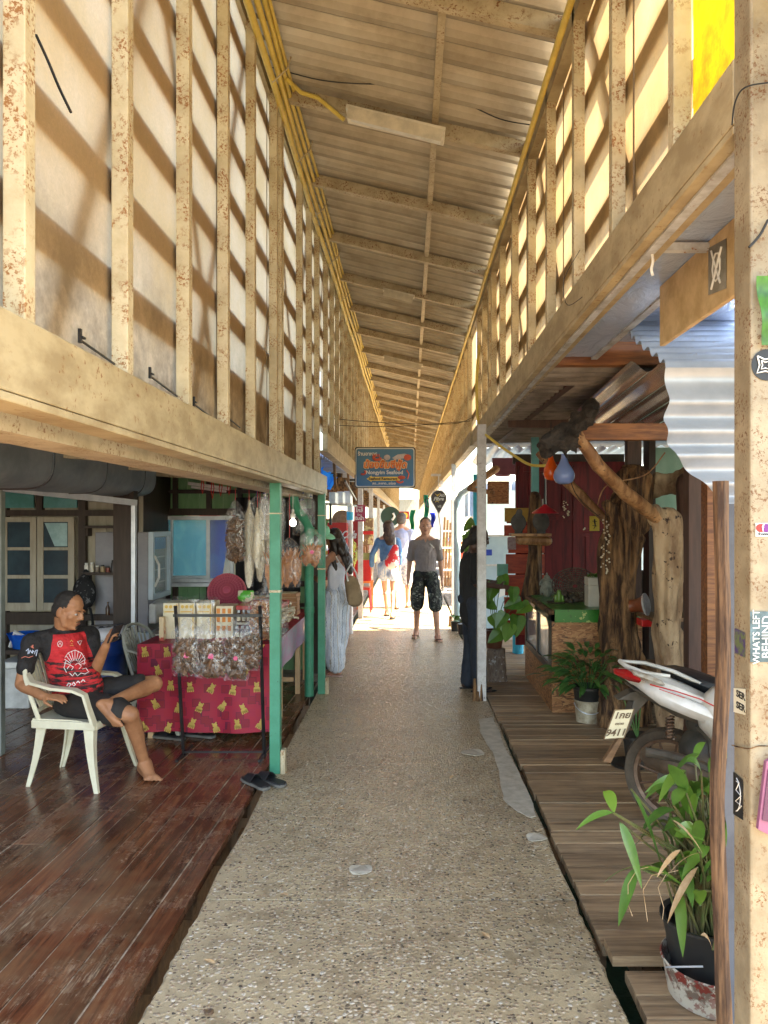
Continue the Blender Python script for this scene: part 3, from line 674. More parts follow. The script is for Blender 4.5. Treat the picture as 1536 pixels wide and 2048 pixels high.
b = MB(); b.prism([(-2.25,8.447,1.71),(-2.0,8.447,1.71),(-2.12,8.447,1.04),(-2.25,8.447,1.04)],(0,-.003,0)); b.build('blue_tarp', M_tarpb, wn)
b = MB(); b.box(-3.14,-2.80,8.43,8.455,1.5,1.745); solo('small_window', b, M_tarp, 'small cyan window above the fridge', 'window')
def tube_light(name, lab, p, q, lit=False, w=.05):
    t = thing(name, lab, 'light', p); p, q = Vector(p), Vector(q)
    b = MB(); b.bar(p,q,w,.035); b.build('housing', M_white, t)
    b = MB(); d = (q-p).normalized()*.03; b.tube([p+d-Vector((0,0,.035)),q-d-Vector((0,0,.035))],.013,8); b.build('tube', M_white, t, smooth=40)
    return t
tube_light('tube_light','bare tube light fixed under the shop ceiling near the green wall',(-2.42,8.2,2.10),(-1.98,8.2,2.04))
# blue drum, foam box, carton, basket
b = MB(); c0 = (-2.62,6.35,0); dr = thing('plastic_drum','tall blue plastic drum with a cloth over its lid behind the seated man','drum',c0)
b.lathe([(0,0),(.20,0),(.215,.02),(.215,.30),(.225,.32),(.215,.34),(.215,.56),(.225,.58),(.215,.60),(.21,.76),(0,.76)], c0, 26); b.build('barrel', mat('blue drum plastic',(.005,.035,.17),(.004,.025,.12),rough=.3), dr, smooth=35)
b = MB(); b.lathe([(0,.80),(.20,.79),(.235,.765),(.24,.72),(.225,.70)], c0, 26); b.build('cloth', mat('striped cloth',(.015,.015,.02),(.6,.6,.62),7,lo=.5,hi=.52,rough=.8), dr, smooth=60)
t = thing('foam_box','white foam cooler box on the floor at the left edge','box',(-3.55,6.9,0)); b = MB(); b.box(-3.72,-3.43,6.75,7.15,0,.36); b.build('box_body', mat('white foam',(.62,.62,.6),rough=.8), t, bevel=.015)
b = MB(); b.box(-3.73,-3.42,6.74,7.16,.363,.42); b.build('lid', M_white, t, bevel=.015)
b = MB(); b.box(-3.38,-3.02,6.88,7.2,0,.30); b.box(-3.38,-3.02,6.877,6.88,.02,.10); solo('carton', b, mat('red printed carton',(.32,.16,.09),(.25,.05,.03),6,lo=.5,hi=.54,rough=.8), 'red and brown cardboard carton on the floor behind the chair', 'box')
t = thing('side_bench','low wooden bench with a basket against the left wall','bench',(-3.7,7,0)); b = MB(); b.box(-4.3,-3.3,6.9,7.4,.46,.50); b.build('bench_top', M_dkwood, t)
for x in (-4.2,-3.36): b = MB(); b.box(x,x+.05,7.3,7.35,0,.46); b.build('leg', M_dkwood, t)
b = MB(); b.lathe([(.10,0),(.15,.14),(.155,.14),(.14,.12),(.095,.012)],(-3.62,7.05,.50),20); solo('blue_basin', b, M_tarpb, 'blue plastic basin on the low wooden bench', 'basin', smooth=40)
b = MB(); b.tube([(-3.72,6.98,.52),(-3.66,6.95,.66),(-3.45,6.93,.56)],.02,7); solo('pump_hose', b, M_white, 'white curved hose end lying over the basin', 'hose', smooth=50)
# bench / counter behind the table under the window
t = thing('back_counter','grey counter top between the fridge and the green wall','counter',(-2.0,7.2,0)); b = MB(); b.box(-2.42,-1.2,6.95,7.45,.60,.64); b.build('counter_top', mat('grey laminate',(.25,.2,.22),rough=.3), t)
for x in (-2.4,-1.26): b = MB(); b.box(x,x+.05,7.0,7.05,0,.6); b.build('leg', M_paleW, t)
# main table
M_cloth = None
def m_cloth():
    m, nt, b = newmat('magenta printed tablecloth'); b.inputs['Roughness'].default_value = .55
    v = coords(nt); br = N(nt, 'ShaderNodeTexChecker'); br.inputs['Scale'].default_value = 17; nt.links.new(v, br.inputs[0])
    vo = N(nt, 'ShaderNodeTexVoronoi', distance='CHEBYCHEV'); vo.inputs['Scale'].default_value = 12; nt.links.new(v, vo.inputs['Vector'])
    c = ramp(nt, vo.outputs['Distance'], [(0,(.25,.003,.015)),(.36,(.25,.003,.015)),(.37,(.36,.008,.03)),(1,(.36,.008,.03))])
    e = mth(nt,'MULTIPLY',mth(nt,'GREATER_THAN',vo.outputs['Distance'],.33),mth(nt,'LESS_THAN',vo.outputs['Distance'],.375))
    c = mixc(nt, e, c, (.12,.0,.02)); c = mixc(nt, mth(nt,'MULTIPLY',br.outputs[1],.14), c, (.25,.0,.06))
    nt.links.new(c, b.inputs['Base Color']); return m
M_cloth = m_cloth(); M_gold = mat('gold print',(.62,.42,.10),(.5,.32,.07),rough=.4)
tb = thing('stall_table','long timber stall table beside the walkway','table',(-1.6,6.9,0))
b = MB(); b.box(-2.08,-1.08,5.80,8.05,.70,.735); b.build('tabletop', M_paleW, tb)
for x,y in ((-2.02,5.86),(-1.12,6.45),(-1.10,7.35),(-1.12,8.0),(-1.65,5.9)): b = MB(); b.box(x-.022,x+.022,y-.022,y+.022,0,.70); b.build('leg', M_paleW, tb)
b = MB(); b.box(-2.0,-1.14,7.33,7.37,.12,.16); b.build('stretcher', M_paleW, tb)
cl = thing('tablecloth','magenta cloth with small gold figures hanging over the front of the stall table','tablecloth',(-1.6,5.78,.07))
b = MB()
def clf(u, v):
    x = -2.10+1.05*u; z = .742-.675*v; return Vector((x, 5.775-.012*math.sin(u*19)*v-.01*v, z+.006*math.sin(u*7)))
b.grid(clf, 60, 10, (0,.003,0)); b.build('front_drop', M_cloth, cl, smooth=60)
b = MB(); b.grid(lambda u,v: Vector((-2.10+1.05*u, 5.778+2.3*v, .739)), 4, 8, (0,0,.003)); b.build('top_sheet', M_cloth, cl)
b = MB(); b.grid(lambda u,v: Vector((-1.045+.008*math.sin(u*22)*v, 5.78+2.29*u, .742-(.27-.06*u)*v)), 60, 5, (-.003,0,0)); b.build('side_drop', mat('glossy lavender plastic',(.62,.30,.50),(.5,.38,.55),4,(1,1,3),rough=.18), cl, smooth=60)
g = MB(); rg = random.Random(4)
for r_ in range(5):
    for q in range(6):
        x = -2.03+q*.172+(.08 if r_%2 else 0)+rg.uniform(-.02,.02); z = .70-r_*.145+rg.uniform(-.02,.02)
        if x > -1.08 or z < .1: continue
        a = rg.uniform(-.8,.8); m2 = Matrix.Rotation(a,3,'Y')
        u = (x+2.1)/1.05; v_ = (.742-z)/.675; y0 = clf(u,v_).y-.004
        P = lambda dx,dz: Vector((x,y0,z))+m2@Vector((dx,0,dz))
        def disc(dx,dz,rx,rz,k=9): g.prism([P(dx+rx*math.cos(t*6.283/k),dz+rz*math.sin(t*6.283/k)) for t in range(k)],(0,.002,0))
        disc(0,.02,.019,.016); disc(-.014,.036,.006,.007,6); disc(.014,.036,.006,.007,6); disc(0,-.008,.026,.018)
        for dx in (-.021,-.007,.007,.021): g.prism([P(dx-.0045,-.012),P(dx+.0045,-.012),P(dx+.0045,-.036),P(dx-.0045,-.036)],(0,.002,0))
g.build('gold_figures', M_gold, cl)
# rack in front
rk = thing('display_rack','free standing black metal rack in front of the magenta cloth','rack',(-1.55,5.4,0))
b = MB()
xa, xb_ = -1.665, -1.085
for x in (xa,xb_): b.bar((x-.03 if x==xa else x,5.42,1.08),(x+.035,5.40,.0),.018,.018)
b.bar((xa-.045,5.42,1.01),(xb_+.02,5.42,1.01),.02,.02); b.bar((xa+.03,5.40,.03),(xb_+.03,5.40,.03),.012,.012)
for x in (xa,xb_): b.bar((x+.03,5.25,.012),(x+.03,5.62,.012),.018,.018)
b.build('rack_frame', M_black, rk)
# bag builders
def bag_mesh(w, h, d, seed):
    """a knotted transparent bag: hanging from z=0 down to -h"""
    b = MB(); n = 22
    def fn(u,v):
        t = u*2*math.pi; k = (.16+.84*min(1,v/.22)**.8)*(1 if v<.93 else .9); kk = 1+.10*noise.noise((math.cos(t)*2,math.sin(t)*2+seed,v*5))
        return Vector((w/2*k*kk*math.cos(t), d/2*k*kk*math.sin(t)*(1 if v<.9 else (1-v)*8+.2), -h*v))
    b.grid(fn, n, 12); return b
def stuff_mesh(w, h, d, z0, n, ln, seed, th=.006, curl=.4):
    b = MB(); rg = random.Random(seed)
    for i in range(n):
        u, v, q = rg.uniform(-1,1), rg.uniform(0,1), rg.uniform(-1,1)
        ln_ = ln; c = Vector((u*w/2*.66*(1-.3*abs(v-.6)), q*d/2*.8*math.sqrt(max(0,1-u*u)), z0-v*h)); dr = Vector((rg.uniform(-1,1),rg.uniform(-.5,.5),rg.uniform(-1,1))).normalized()
        L = ln*rg.uniform(.4,.9); up = Vector((rg.uniform(-1,1),rg.uniform(-1,1),rg.uniform(-1,1)))*L*curl; b.r = rg.random()
        b.tube([c-dr*L/2, c+up*.5, c+dr*L/2],[th,th*rg.uniform(1,1.8),th*.4],4)
    return b
def squid_mesh(w, h, d, z0, n, ln, seed, th=.006):
    b = MB(); rg = random.Random(seed)
    for i in range(max(9, n//9)):
        x = rg.uniform(-w*.34,w*.34); y = rg.uniform(-d*.3,d*.3); L = h*rg.uniform(.5,.62); z = z0-h*.32-rg.uniform(0,.06); b.r = rg.random(); wd = rg.uniform(.030,.045)
        b.add([(x-wd,y,z),(x,y-.012,z-.01),(x+wd,y,z+.01),(x+wd*.9,y+.004,z-L*.6),(x+.004,y-.01,z-L),(x-wd*.9,y+.004,z-L*.6)],[(0,1,4,5),(1,2,3,4)])
        for q in range(6): a = rg.uniform(-.7,.7); b.tube([(x+a*.03,y,z),(x+a*.05,y-.01,z+h*.15),(x+a*.09,y+rg.uniform(-.01,.01),z+h*rg.uniform(.2,.32))],[.007,.005,.002],4)
    return b
def pack(name, label, cat, loc, w, h, d, stuffm, n, ln, seed, fill=(.35,.6), group=None, sticker=None, rz=0, th=.006, hook=0):
    t = thing(name, label, cat, loc, group); ORG[t] = Vector((0,0,0))
    bag_mesh(w,h,d,seed).build('bag_film', M_film, t, smooth=60)
    (squid_mesh if stuffm is M_skinw else stuff_mesh)(w,h*fill[1],d,-h*fill[0],n,ln,seed,th).build('contents', stuffm, t, smooth=50)
    if hook: b = MB(); b.tube([(0,0,0),(0,0,hook)],.003,5); b.build('hook', M_red if hook>.05 else M_black, t)
    if sticker:
        b = MB(); b.lathe([(0,0),(sticker,0),(sticker,.002),(0,.002)],(.01,-d/2*.93,-h*.62),18,rot(90,0,0)); b.build('round_sticker', mat('pink sticker',(.72,.08,.2),rough=.4), t)
    t.rotation_euler.z = R(rz); return t
grp = 'bags of dried fish on the black rack'
pack('food_bag','leftmost rack bag of dried fish with a pink sticker','food bag',(-1.60,5.37,1.0),.21,.42,.10,M_fish,150,.10,1,(.40,.52),grp,.021,th=.012)
pack('food_bag','widest rack bag of dark dried fish with a pink sticker, second from the left','food bag',(-1.42,5.36,1.0),.25,.43,.11,M_fish,190,.10,2,(.42,.52),grp,.021,th=.012)
pack('food_bag','rack bag with a sideways pink sticker, third from the left','food bag',(-1.245,5.36,1.0),.19,.45,.11,M_fish,150,.10,3,(.36,.56),grp,.016,th=.012)
pack('food_bag','rightmost rack bag of dark dried fish with no sticker','food bag',(-1.14,5.37,1.0),.15,.38,.10,M_fish,110,.09,4,(.34,.56),grp,th=.012)
# goods on the table
M_boxp = mat('cream snack box',(.78,.70,.52),(.7,.6,.38),9,rough=.4)
M_stripe = mat('yellow label',(.75,.5,.08),(.7,.4,.1),20,rough=.4)
for i,(x,lab) in enumerate(((-1.93,'first'),(-1.80,'second'),(-1.66,'third'))):
    t = thing('snack_box',f'cream snack box with yellow circles, {lab} from the left behind the rack','box',(x,6.15,.74),'cream snack boxes on the table')
    b = MB(); b.box(x-.062,x+.062,6.05,6.3,.742,1.03); b.build('box_body', M_boxp, t, bevel=.004)
    b = MB()
    for q in (-.035,0.0,.035): b.lathe([(0,0),(.014,0),(.014,.002),(0,.002)],(x+q,6.049,1.0),12,rot(90,0,0))
    b.box(x+.045,x+.055,6.046,6.049,.76,1.02); b.box(x-.05,x+.04,6.046,6.049,.955,.965); b.build('label', M_stripe, t)
b = MB(); b.grid(lambda u,v: wob((-1.99+.42*u, 6.0+.36*v, 1.05+.03*math.sin(u*9)*math.sin(v*5)),.02,9), 24, 10); b.grid(lambda u,v: wob((-1.76+.2*u, 5.99, 1.06-.28*v),.012,12), 12, 8)
solo('plastic_wrap', b, M_film, 'crumpled clear plastic draped over the snack boxes', 'plastic wrap', smooth=60)
# orange boxes
t = thing('orange_pack','white pack printed with orange squares behind the rack','box',(-1.55,6.2,.74)); b = MB(); b.box(-1.58,-1.44,6.1,6.3,.742,1.0); b.build('pack_body', M_boxp, t, bevel=.004)
b = MB(); [b.box(-1.572+q*.045,-1.545+q*.045,6.096,6.099,.80+z*.07,.84+z*.07) for q in range(3) for z in range(3)]; b.build('orange_print', mat('orange print',(.75,.25,.04),rough=.4), t)
# bottle tray
tr = thing('bottle_tray','red edged tray stacked with little sauce bottles','tray',(-1.25,6.2,.74))
b = MB(); b.box(-1.42,-1.06,6.12,6.6,.965,1.0); b.build('red_tray', M_red, tr, bevel=.003)
b = MB(); b.box(-1.42,-1.06,6.15,6.55,.74,.76); [b.box(x,x+.01,6.15,6.16,.76,.965) for x in (-1.42,-1.07)]; b.build('tray_stand', M_black, tr)
bt = None
for rw,(yy_,zz) in enumerate(((6.13,.865),(6.08,.742))):
    for i in range(9 if rw else 8):
        x = -1.40+i*.041
        if bt is None:
            bt = thing('sauce_bottle','small dark sauce bottle with white cap in the upper row behind the rack','bottle',(0,0,0),'rows of small sauce bottles')
            b = MB(); b.lathe([(0,0),(.016,0),(.0165,.005),(.0165,.06),(.009,.072),(.009,.082)],n=10); b.build('glass', mat('dark sauce',(.05,.012,.008),rough=.15), bt, smooth=40)
            b = MB(); b.lathe([(.0172,.012),(.0172,.048)],n=10); b.build('label', M_boxp, bt, smooth=40)
            b = MB(); b.lathe([(.0115,.078),(.0115,.10),(0,.10)],n=10); b.build('cap', M_white, bt, smooth=40); bt.location = (x,yy_,zz)
        else: dup(bt,(x,yy_,zz), label='small dark sauce bottle with white cap in the lower row behind the rack' if rw else None)
b = MB(); b.box(-1.42,-1.07,6.13,6.2,.845,.863); solo('tray_shelf', b, M_card, 'thin card shelf between the two rows of sauce bottles', 'shelf')
# fan
fn_ = thing('table_fan','pink desk fan tilted up on the stall table','fan',(-1.58,6.6,.74)); b = MB()
fm = rot(0,0,0)@rot(68,0,10)
for r_ in (.03,.055,.08,.105,.13,.155): b.tube([Vector((-1.60,6.55,1.08))+fm@Vector((r_*math.cos(t*.2618),r_*math.sin(t*.2618),.03*(1-(r_/.155)**2))) for t in range(25)],.0035,5,False)
for t in range(36): b.tube([Vector((-1.60,6.55,1.08))+fm@Vector((r_*math.cos(t*.1745),r_*math.sin(t*.1745),.03*(1-(r_/.155)**2))) for r_ in (.02,.09,.155)],.0022,4,False)
b.tube([Vector((-1.60,6.55,1.08))+fm@Vector((.158*math.cos(t*.2618),.158*math.sin(t*.2618),-.02)) for t in range(25)],.012,7,False); b.build('grille', M_pink, fn_)
b = MB(); b.lathe([(0,.034),(.028,.032),(.03,.0),(0,0)],(-1.60,6.55,1.08),16,fm); b.lathe([(0,-.05),(.15,-.05),(.155,-.02),(.12,-.03),(0,-.03)],(-1.60,6.55,1.08),24,fm); b.tube([(-1.6,6.62,1.05),(-1.6,6.66,.9),(-1.6,6.62,.76)],.025,8); b.lathe([(0,0),(.10,0),(.09,.03),(0,.04)],(-1.6,6.6,.742),20); b.build('fan_body', mat('dark pink plastic',(.38,.05,.09),rough=.4), fn_, smooth=40)
# green snack bag
b = MB(); b.ell((-1.40,6.4,1.045),(.075,.04,.05),14); b.box(-1.47,-1.33,6.39,6.41,1.07,1.10)
solo('snack_bag', remeshed(b,.008,3), mat('green snack print',(.10,.42,.06),(.65,.6,.4),16,lo=.5,hi=.54,rough=.25), 'bright green snack bag lying on the red tray', 'snack bag', smooth=60)
# magazines, slim box
b = MB(); m_ = 0
for i,(c) in enumerate(range(4)): b.obox((-1.98+.01*i,6.35,.748+i*.012),(.22,.30,.010),rot(0,0,(-8,5,-3,9)[i]))
solo('magazines', b, mat('magazine covers',(.55,.5,.42),(.1,.3,.25),4,lo=.5,hi=.52,rough=.3), 'small stack of magazines at the left end of the stall table', 'magazines')
b = MB(); b.box(-1.99,-1.955,5.95,6.0,.742,.93); b.box(-1.99,-1.955,5.947,5.95,.88,.93); solo('slim_box', b, mat('slim red box',(.65,.5,.3),(.5,.08,.05),9,lo=.5,hi=.53,rough=.4), 'slim upright red and cream box on the table corner', 'box')
b = MB(); b.lathe([(0,0),(.05,0),(.055,.012),(0,.016)],(-1.94,6.3,.79),18); solo('red_dish', b, M_red, 'small red plastic dish on top of the magazines', 'dish', smooth=40)
# big shrimp bag and packs beyond green post
pack('shrimp_bag','large clear bag of dried shrimp standing on the table behind the green post','food bag',(-1.15,5.95,1.16),.36,.42,.16,M_shrimp,900,.035,11,(.26,.70),th=.006)
rg = random.Random(9); i = 0
sp = [(-1.25,7.1),(-1.5,7.3),(-1.25,7.6),(-1.5,7.7)]
for k,(x,y) in enumerate(sp):
    for z in range(4 if k!=2 else 5):
        lab = ('stacked tray of dried seafood in film, near' if k<2 else 'stacked tray of dried seafood in film, far')+(' right' if k%2==0 else ' left')+f' pile, layer {("bottom","second","third","fourth","top")[z]}'
        b = MB(); b.cur=0; b.obox((x,y,.742+.022+z*.045),(.24,.18,.04),rot(0,0,rg.uniform(-6,6))); b.cur=1; b.obox((x,y,.742+.036+z*.045),(.2,.15,.02),rot(0,0,rg.uniform(-6,6)))
        solo('seafood_tray', b, [M_shrimp,M_boxp], lab, 'tray', 'film wrapped seafood trays')
b = MB()
for q in range(160): 
    a = rg.uniform(0,6.28); p = Vector((-1.2+rg.uniform(-.10,.10),6.75+rg.uniform(-.2,.2),.79+rg.uniform(0,.12))); b.tube([p,p+Vector((math.cos(a)*.08,math.sin(a)*.08,rg.uniform(-.02,.05)))],[.004,.012],4)
solo('fish_pile', b, M_maw, 'loose heap of pale dried fish on the table by the green post', 'dried fish')
pack('squid_bag','tall clear bag of dried squid nearest the blue window','food bag',(-2.10,7.5,1.87)if 0 else (-1.42,6.1,1.86),.17,.50,.09,M_fish,230,.09,21,(.30,.68),'bags hanging over the stall',hook=.10,th=.009)
pack('fish_bag','bag of orange dried squid left of the first green post','food bag',(-1.10,6.0,1.50),.17,.40,.09,M_skinw,90,.20,22,(.10,.85),'bags hanging over the stall',hook=.6,th=.014)
pack('fish_bag','bag of orange dried squid right of the first green post','food bag',(-1.02,6.35,1.55),.20,.42,.10,M_skinw,90,.22,23,(.16,.8),'bags hanging over the stall',hook=.6,th=.014)
pack('fish_bag','bag of whole dried squid tied to the second green post with a pink sticker','food bag',(-.90,6.85,1.62),.22,.34,.10,M_skinw,80,.16,24,(.34,.62),'bags hanging over the stall',.018,th=.016)
# long maw bags
for i,(x,y,z,h,w) in enumerate(((-1.33,6.2,1.86,.72,.085),(-1.26,6.3,1.84,.66,.085),(-1.21,6.45,1.83,.62,.08),(-1.24,6.1,1.80,.50,.07))):
    lab = ('longest pale bag of fish maw hanging beside the squid bag','second long pale bag of fish maw','third long pale bag of fish maw, shorter','shortest pale bag of fish maw hanging in front')[i]
    t = thing('maw_bag',lab,'food bag',(x,y,z),'long pale fish maw bags'); b = MB()
    b.lathe([(.006,0),(.012,-.05),(w*.42,-.18*h),(w*.5,-.5*h),(w*.46,-.8*h),(w*.25,-.95*h),(.008,-h)],(x,y,z),14,sy=.6)
    for q in range(len(b.v)): b.v[q] = wob(b.v[q],.010,14,i)
    b.build('maw', M_maw, t, smooth=60); b = MB(); b.lathe([(.008,.02),(.016,-.05),(w*.5,-.15*h),(w*.56,-.5*h),(w*.5,-.85*h),(w*.4,-.99*h)],(x,y,z),12,sy=.7)
    for q in range(len(b.v)): b.v[q] = wob(b.v[q],.012,10,i+5)
    b.build('bag_film', M_film, t, smooth=60); b = MB(); b.tube([(x,y,z),(x,y,z+.14)],.003,5); b.build('hook', M_red, t)
# hanging row of empty clear bags and hooks
rg = random.Random(12); proto = None
for i in range(16):
    x, y = -1.30+rg.uniform(0,.33), 6.0+i*.14; z = 1.93+rg.uniform(-.03,.02); h = rg.uniform(.18,.5)
    if proto is None:
        proto = thing('clear_bag','clear plastic bag hanging in the crowded row over the stall','bag',(0,0,0),'clear bags hanging in a row over the stall')
        bag_mesh(.13,1,.05,3).build('bag_film', M_film, proto, smooth=60); b = MB(); b.lathe([(0,-.03),(.018,-.02),(.01,0),(.003,.03),(.003,.2)],n=6); b.build('hook', mat('blue hook',(.05,.08,.3),rough=.4), proto)
        proto.location = (x,y,z); proto.scale = (1,1,h)
    else: dup(proto,(x,y,z),rg.uniform(0,180),scale=(rg.uniform(.7,1.3),1,h))
b = MB()
for x in (-1.36,-1.2,-1.06): b.tube([(x,5.6,2.0),(x,8.2,2.0)],.008,6)
b.bar((-1.4,5.9,2.01),(-1.0,5.9,2.01),.02,.02); solo('hanging_rail', b, M_black, 'black rails from which the stall bags hang', 'rail')
for i,(x,y,h) in enumerate(((-1.66,6.0,.13),(-1.58,6.0,.17),(-1.52,6.02,.15),(-1.46,6.05,.14))):
    b = MB(); b.tube([(x,y,2.04),(x+.012,y,2.04-h*.5),(x,y,2.04-h),(x-.012,y,2.04-h*.6),(x,y,2.04)],.0035,5)
    solo('ribbon_loop', b, M_red, ('red ribbon loop furthest left under the beam','red ribbon loop second from the left under the beam','red ribbon loop third from the left under the beam','red ribbon loop nearest the squid bag')[i], 'ribbon', 'red ribbon loops under the beam')
# bulb
t = thing('light_bulb','lit white bulb hanging among the bags','bulb',(-1.02,6.6,1.6)); b = MB(); b.ell((-1.03,6.6,1.675),.030,12); b.build('globe', glow('lit bulb',(1,.97,.92),6), t, smooth=60)
b = MB(); b.lathe([(.012,0),(.022,.03),(.022,.05),(.012,.06),(.012,.09),(.003,.1),(.003,.3)],(-1.03,6.6,1.70),10); b.build('socket', M_white, t, smooth=40)
# black cloth figure behind bags = dark curtain
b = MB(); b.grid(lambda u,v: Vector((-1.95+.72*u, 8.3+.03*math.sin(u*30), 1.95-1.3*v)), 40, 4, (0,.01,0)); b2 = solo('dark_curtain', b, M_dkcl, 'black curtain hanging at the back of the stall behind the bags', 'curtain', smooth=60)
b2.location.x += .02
# green posts
def green_post(lab, x, y, w):
    t = thing('post', lab, 'post', (x,y,0)); b = MB(); b.box(x-w/2,x+w/2,y-w/2,y+w/2,0,1.96); b.build('shaft', M_green, t, bevel=.004)
    b = MB(); b.box(x-w/2-.004,x+w/2+.004,y-w/2-.004,y+w/2+.004,1.215,1.23); b.box(x-w/2-.004,x+w/2+.004,y-w/2-.004,y+w/2+.004,1.74,1.748); b.build('strap', M_rust, t)
    b = MB(); b.box(x+w/2+.001,x+w/2+.035,y-w/2,y+w/2,-.1,.16); b.build('rotten_foot', M_rust, t, bevel=.01); return t
green_post('nearer green painted post rising from the left edge of the path',-.905,5.05,.07)
green_post('farther green painted post beside the green drain pipe',-.865,7.35,.07)
b = MB(); b.tube([(-.975,7.25,0),(-.975,7.25,1.62),(-1.02,7.2,1.72),(-1.07,7.1,1.80),(-1.09,7.05,1.88),(-1.09,7.05,2.0)],.045,14); b.tube([(-.975,7.25,1.55),(-.975,7.25,1.63)],.052,14); b.tube([(-.975,7.25,.8),(-.975,7.25,.86)],.05,14)
solo('drain_pipe', b, M_green, 'green drain pipe with a bent top beside the farther green post', 'pipe', smooth=45)
# yellow conduits along the left eaves
for i,(dx,dz,lab,y1) in enumerate(((.05,-.16,'thickest yellow conduit lowest in the bundle along the left eaves',48),(.085,-.12,'yellow conduit second in the bundle along the left eaves',48),(.115,-.085,'yellow conduit third in the bundle along the left eaves',30),(.14,-.055,'thin yellow conduit highest in the bundle along the left eaves',30))):
    b = MB(); pts = []
    y = .5
    while y < y1: pts.append((XL+dx+.006*math.sin(y*1.7+i), y, ZL+dz-.008*abs(math.sin(y*2.6+i)))); y += .4
    b.tube(pts, .021-.003*i, 8); solo('conduit', b, M_yellow, lab, 'conduit', 'yellow conduits along the left eaves', smooth=50, loc=(XL+dx,.5,ZL+dz))
for i,y in enumerate((4.5,5.5,6.5,7.7,9.0)):
    b = MB(); b.tube([(XL+.02,y,ZL-.10),(XL+.06,y,ZL-.195),(XL+.15,y,ZL-.11),(XL+.17,y,ZL-.04)],.006,5); solo('conduit_clip', b, M_rust, f'rusty conduit clip {("nearest the camera","second","third","fourth","farthest")[i]} along the left eaves', 'clip', 'rusty clips on the conduits')
b = MB(); b.tube([(XL+.12,4.62,ZL-.10),(XL+.20,4.72,ZL-.13),(XL+.3,4.76,ZL-.14),(-.42,4.78,4.25)],.014,7); solo('conduit', b, M_yellow, 'short yellow conduit branching across to the first ceiling light', 'conduit', smooth=50)
b = MB(); pts = [(XR-.10, y*1.0, ZR-.17+.006*math.sin(y*2.1)) for y in [.5+.5*i for i in range(60)]]; b.tube(pts,.017,8); solo('conduit', b, M_yellow, 'single yellow conduit running along the right eaves', 'conduit', smooth=50, loc=(XR-.1,.5,ZR-.17))
# ceiling lights
def ceil_light(lab, y, x0, x1, w):
    zc = lambda x: ZL+(ZR-ZL)*(x-XL)/(XR-XL)-.115
    t = thing('ceiling_light', lab, 'ceiling light', (x0,y,zc(x0)), 'tube lights under the roof')
    b = MB(); b.bar((x0,y,zc(x0)),(x1,y,zc(x1)),w*1.2,.03); b.build('housing', mat('aged white enamel',(.80,.74,.62),rough=.4), t, bevel=.003)
    b = MB(); b.bar((x0+.01,y-w*.62,zc(x0)-.04),(x1-.02,y-w*.62,zc(x1)-.04),.004,.075); b.build('reflector', mat('aged reflector',(.70,.63,.5),rough=.35), t)
    b = MB(); b.tube([(x0+.03,y-.015,zc(x0)-.045),(x1-.03,y-.015,zc(x1)-.045)],.014,8); b.build('tube', M_white, t, smooth=50)
ceil_light('nearest wide tube light with a reflector under the roof', 4.78, -.40, .22, .15)
ceil_light('second, bare slim tube light under the roof', 8.35, -.30, .05, .05)
ceil_light('third tube light fed by a yellow conduit', 11.9, -.42, .2, .09)
ceil_light('fourth tube light, far down the walkway', 17.9, -.40, .2, .09)
ceil_light('fifth, most distant tube light', 24.9, -.40, .2, .09)
def wire(lab, pts, r=.004, m=M_cable, name='wire', cat='wire'):
    b = MB(); P = [Vector(p) for p in pts]; q = []
    for i in range(len(P)-1):
        a, c = P[max(i-1,0)], P[min(i+2,len(P)-1)]
        for k in range(6):
            t = k/6; q.append(.5*((2*P[i])+(P[i+1]-a)*t+(2*a-5*P[i]+4*P[i+1]-c)*t*t+(3*P[i]-a-3*P[i+1]+c)*t**3))
    q.append(P[-1]); b.tube(q, r, 5); return solo(name, b, m, lab, cat, smooth=60)
wire('black wire drooping under the nearest purlin', [at(545,135,4.7),at(640,160,4.7),at(740,168,4.7),at(855,165,4.7),at(930,205,4.7),at(1000,238,4.7),at(1062,250,4.7)], .004)
wire('black wire from the second tube light to the right eaves', [at(838,484,8.2),at(895,472,8.2),at(985,485,8.2)], .006)
wire('upper thin wire strung across the walkway above the seafood sign', [at(655,836,9),at(760,845,9),at(900,848,9),at(945,835,9)], .004)
wire('lower thin wire strung across the walkway above the seafood sign', [at(655,850,9),at(790,853,9),at(940,842,9)], .004)
wire('black cable dangling behind the near left wall posts', [at(72,70,1.75),at(95,120,1.75),at(118,175,1.75),at(142,225,1.75)], .0035)
# small black brackets on the left sheet
for i,(px,py) in enumerate(((160,680),(300,752),(388,808),(452,832))):
    Y = (1.95,2.6,3.2,3.8)[i]; b = MB(); a = at(px,py,Y); c = at(px+62*1.9/Y,py+22*1.9/Y,Y); a.x = c.x = -.885
    a = Vector((-.885, FPX*.885/(820-px), 0)); a.z = EYE-(py-CY)*a.y/FPX; c = a+Vector((.0,.30,-.02))
    b.bar(a,c,.005,.005); b.box(a.x-.004,a.x+.004,a.y-.005,a.y+.005,a.z-.008,a.z+.03); b.box(a.x-.003,a.x+.008,a.y,a.y+.02,a.z+.006,a.z+.011)
    solo('bracket', b, M_black, f'small black bracket at the foot of the left sheet, {("first","second","third","fourth")[i]} from the near end', 'bracket', 'black brackets on the left sheet')
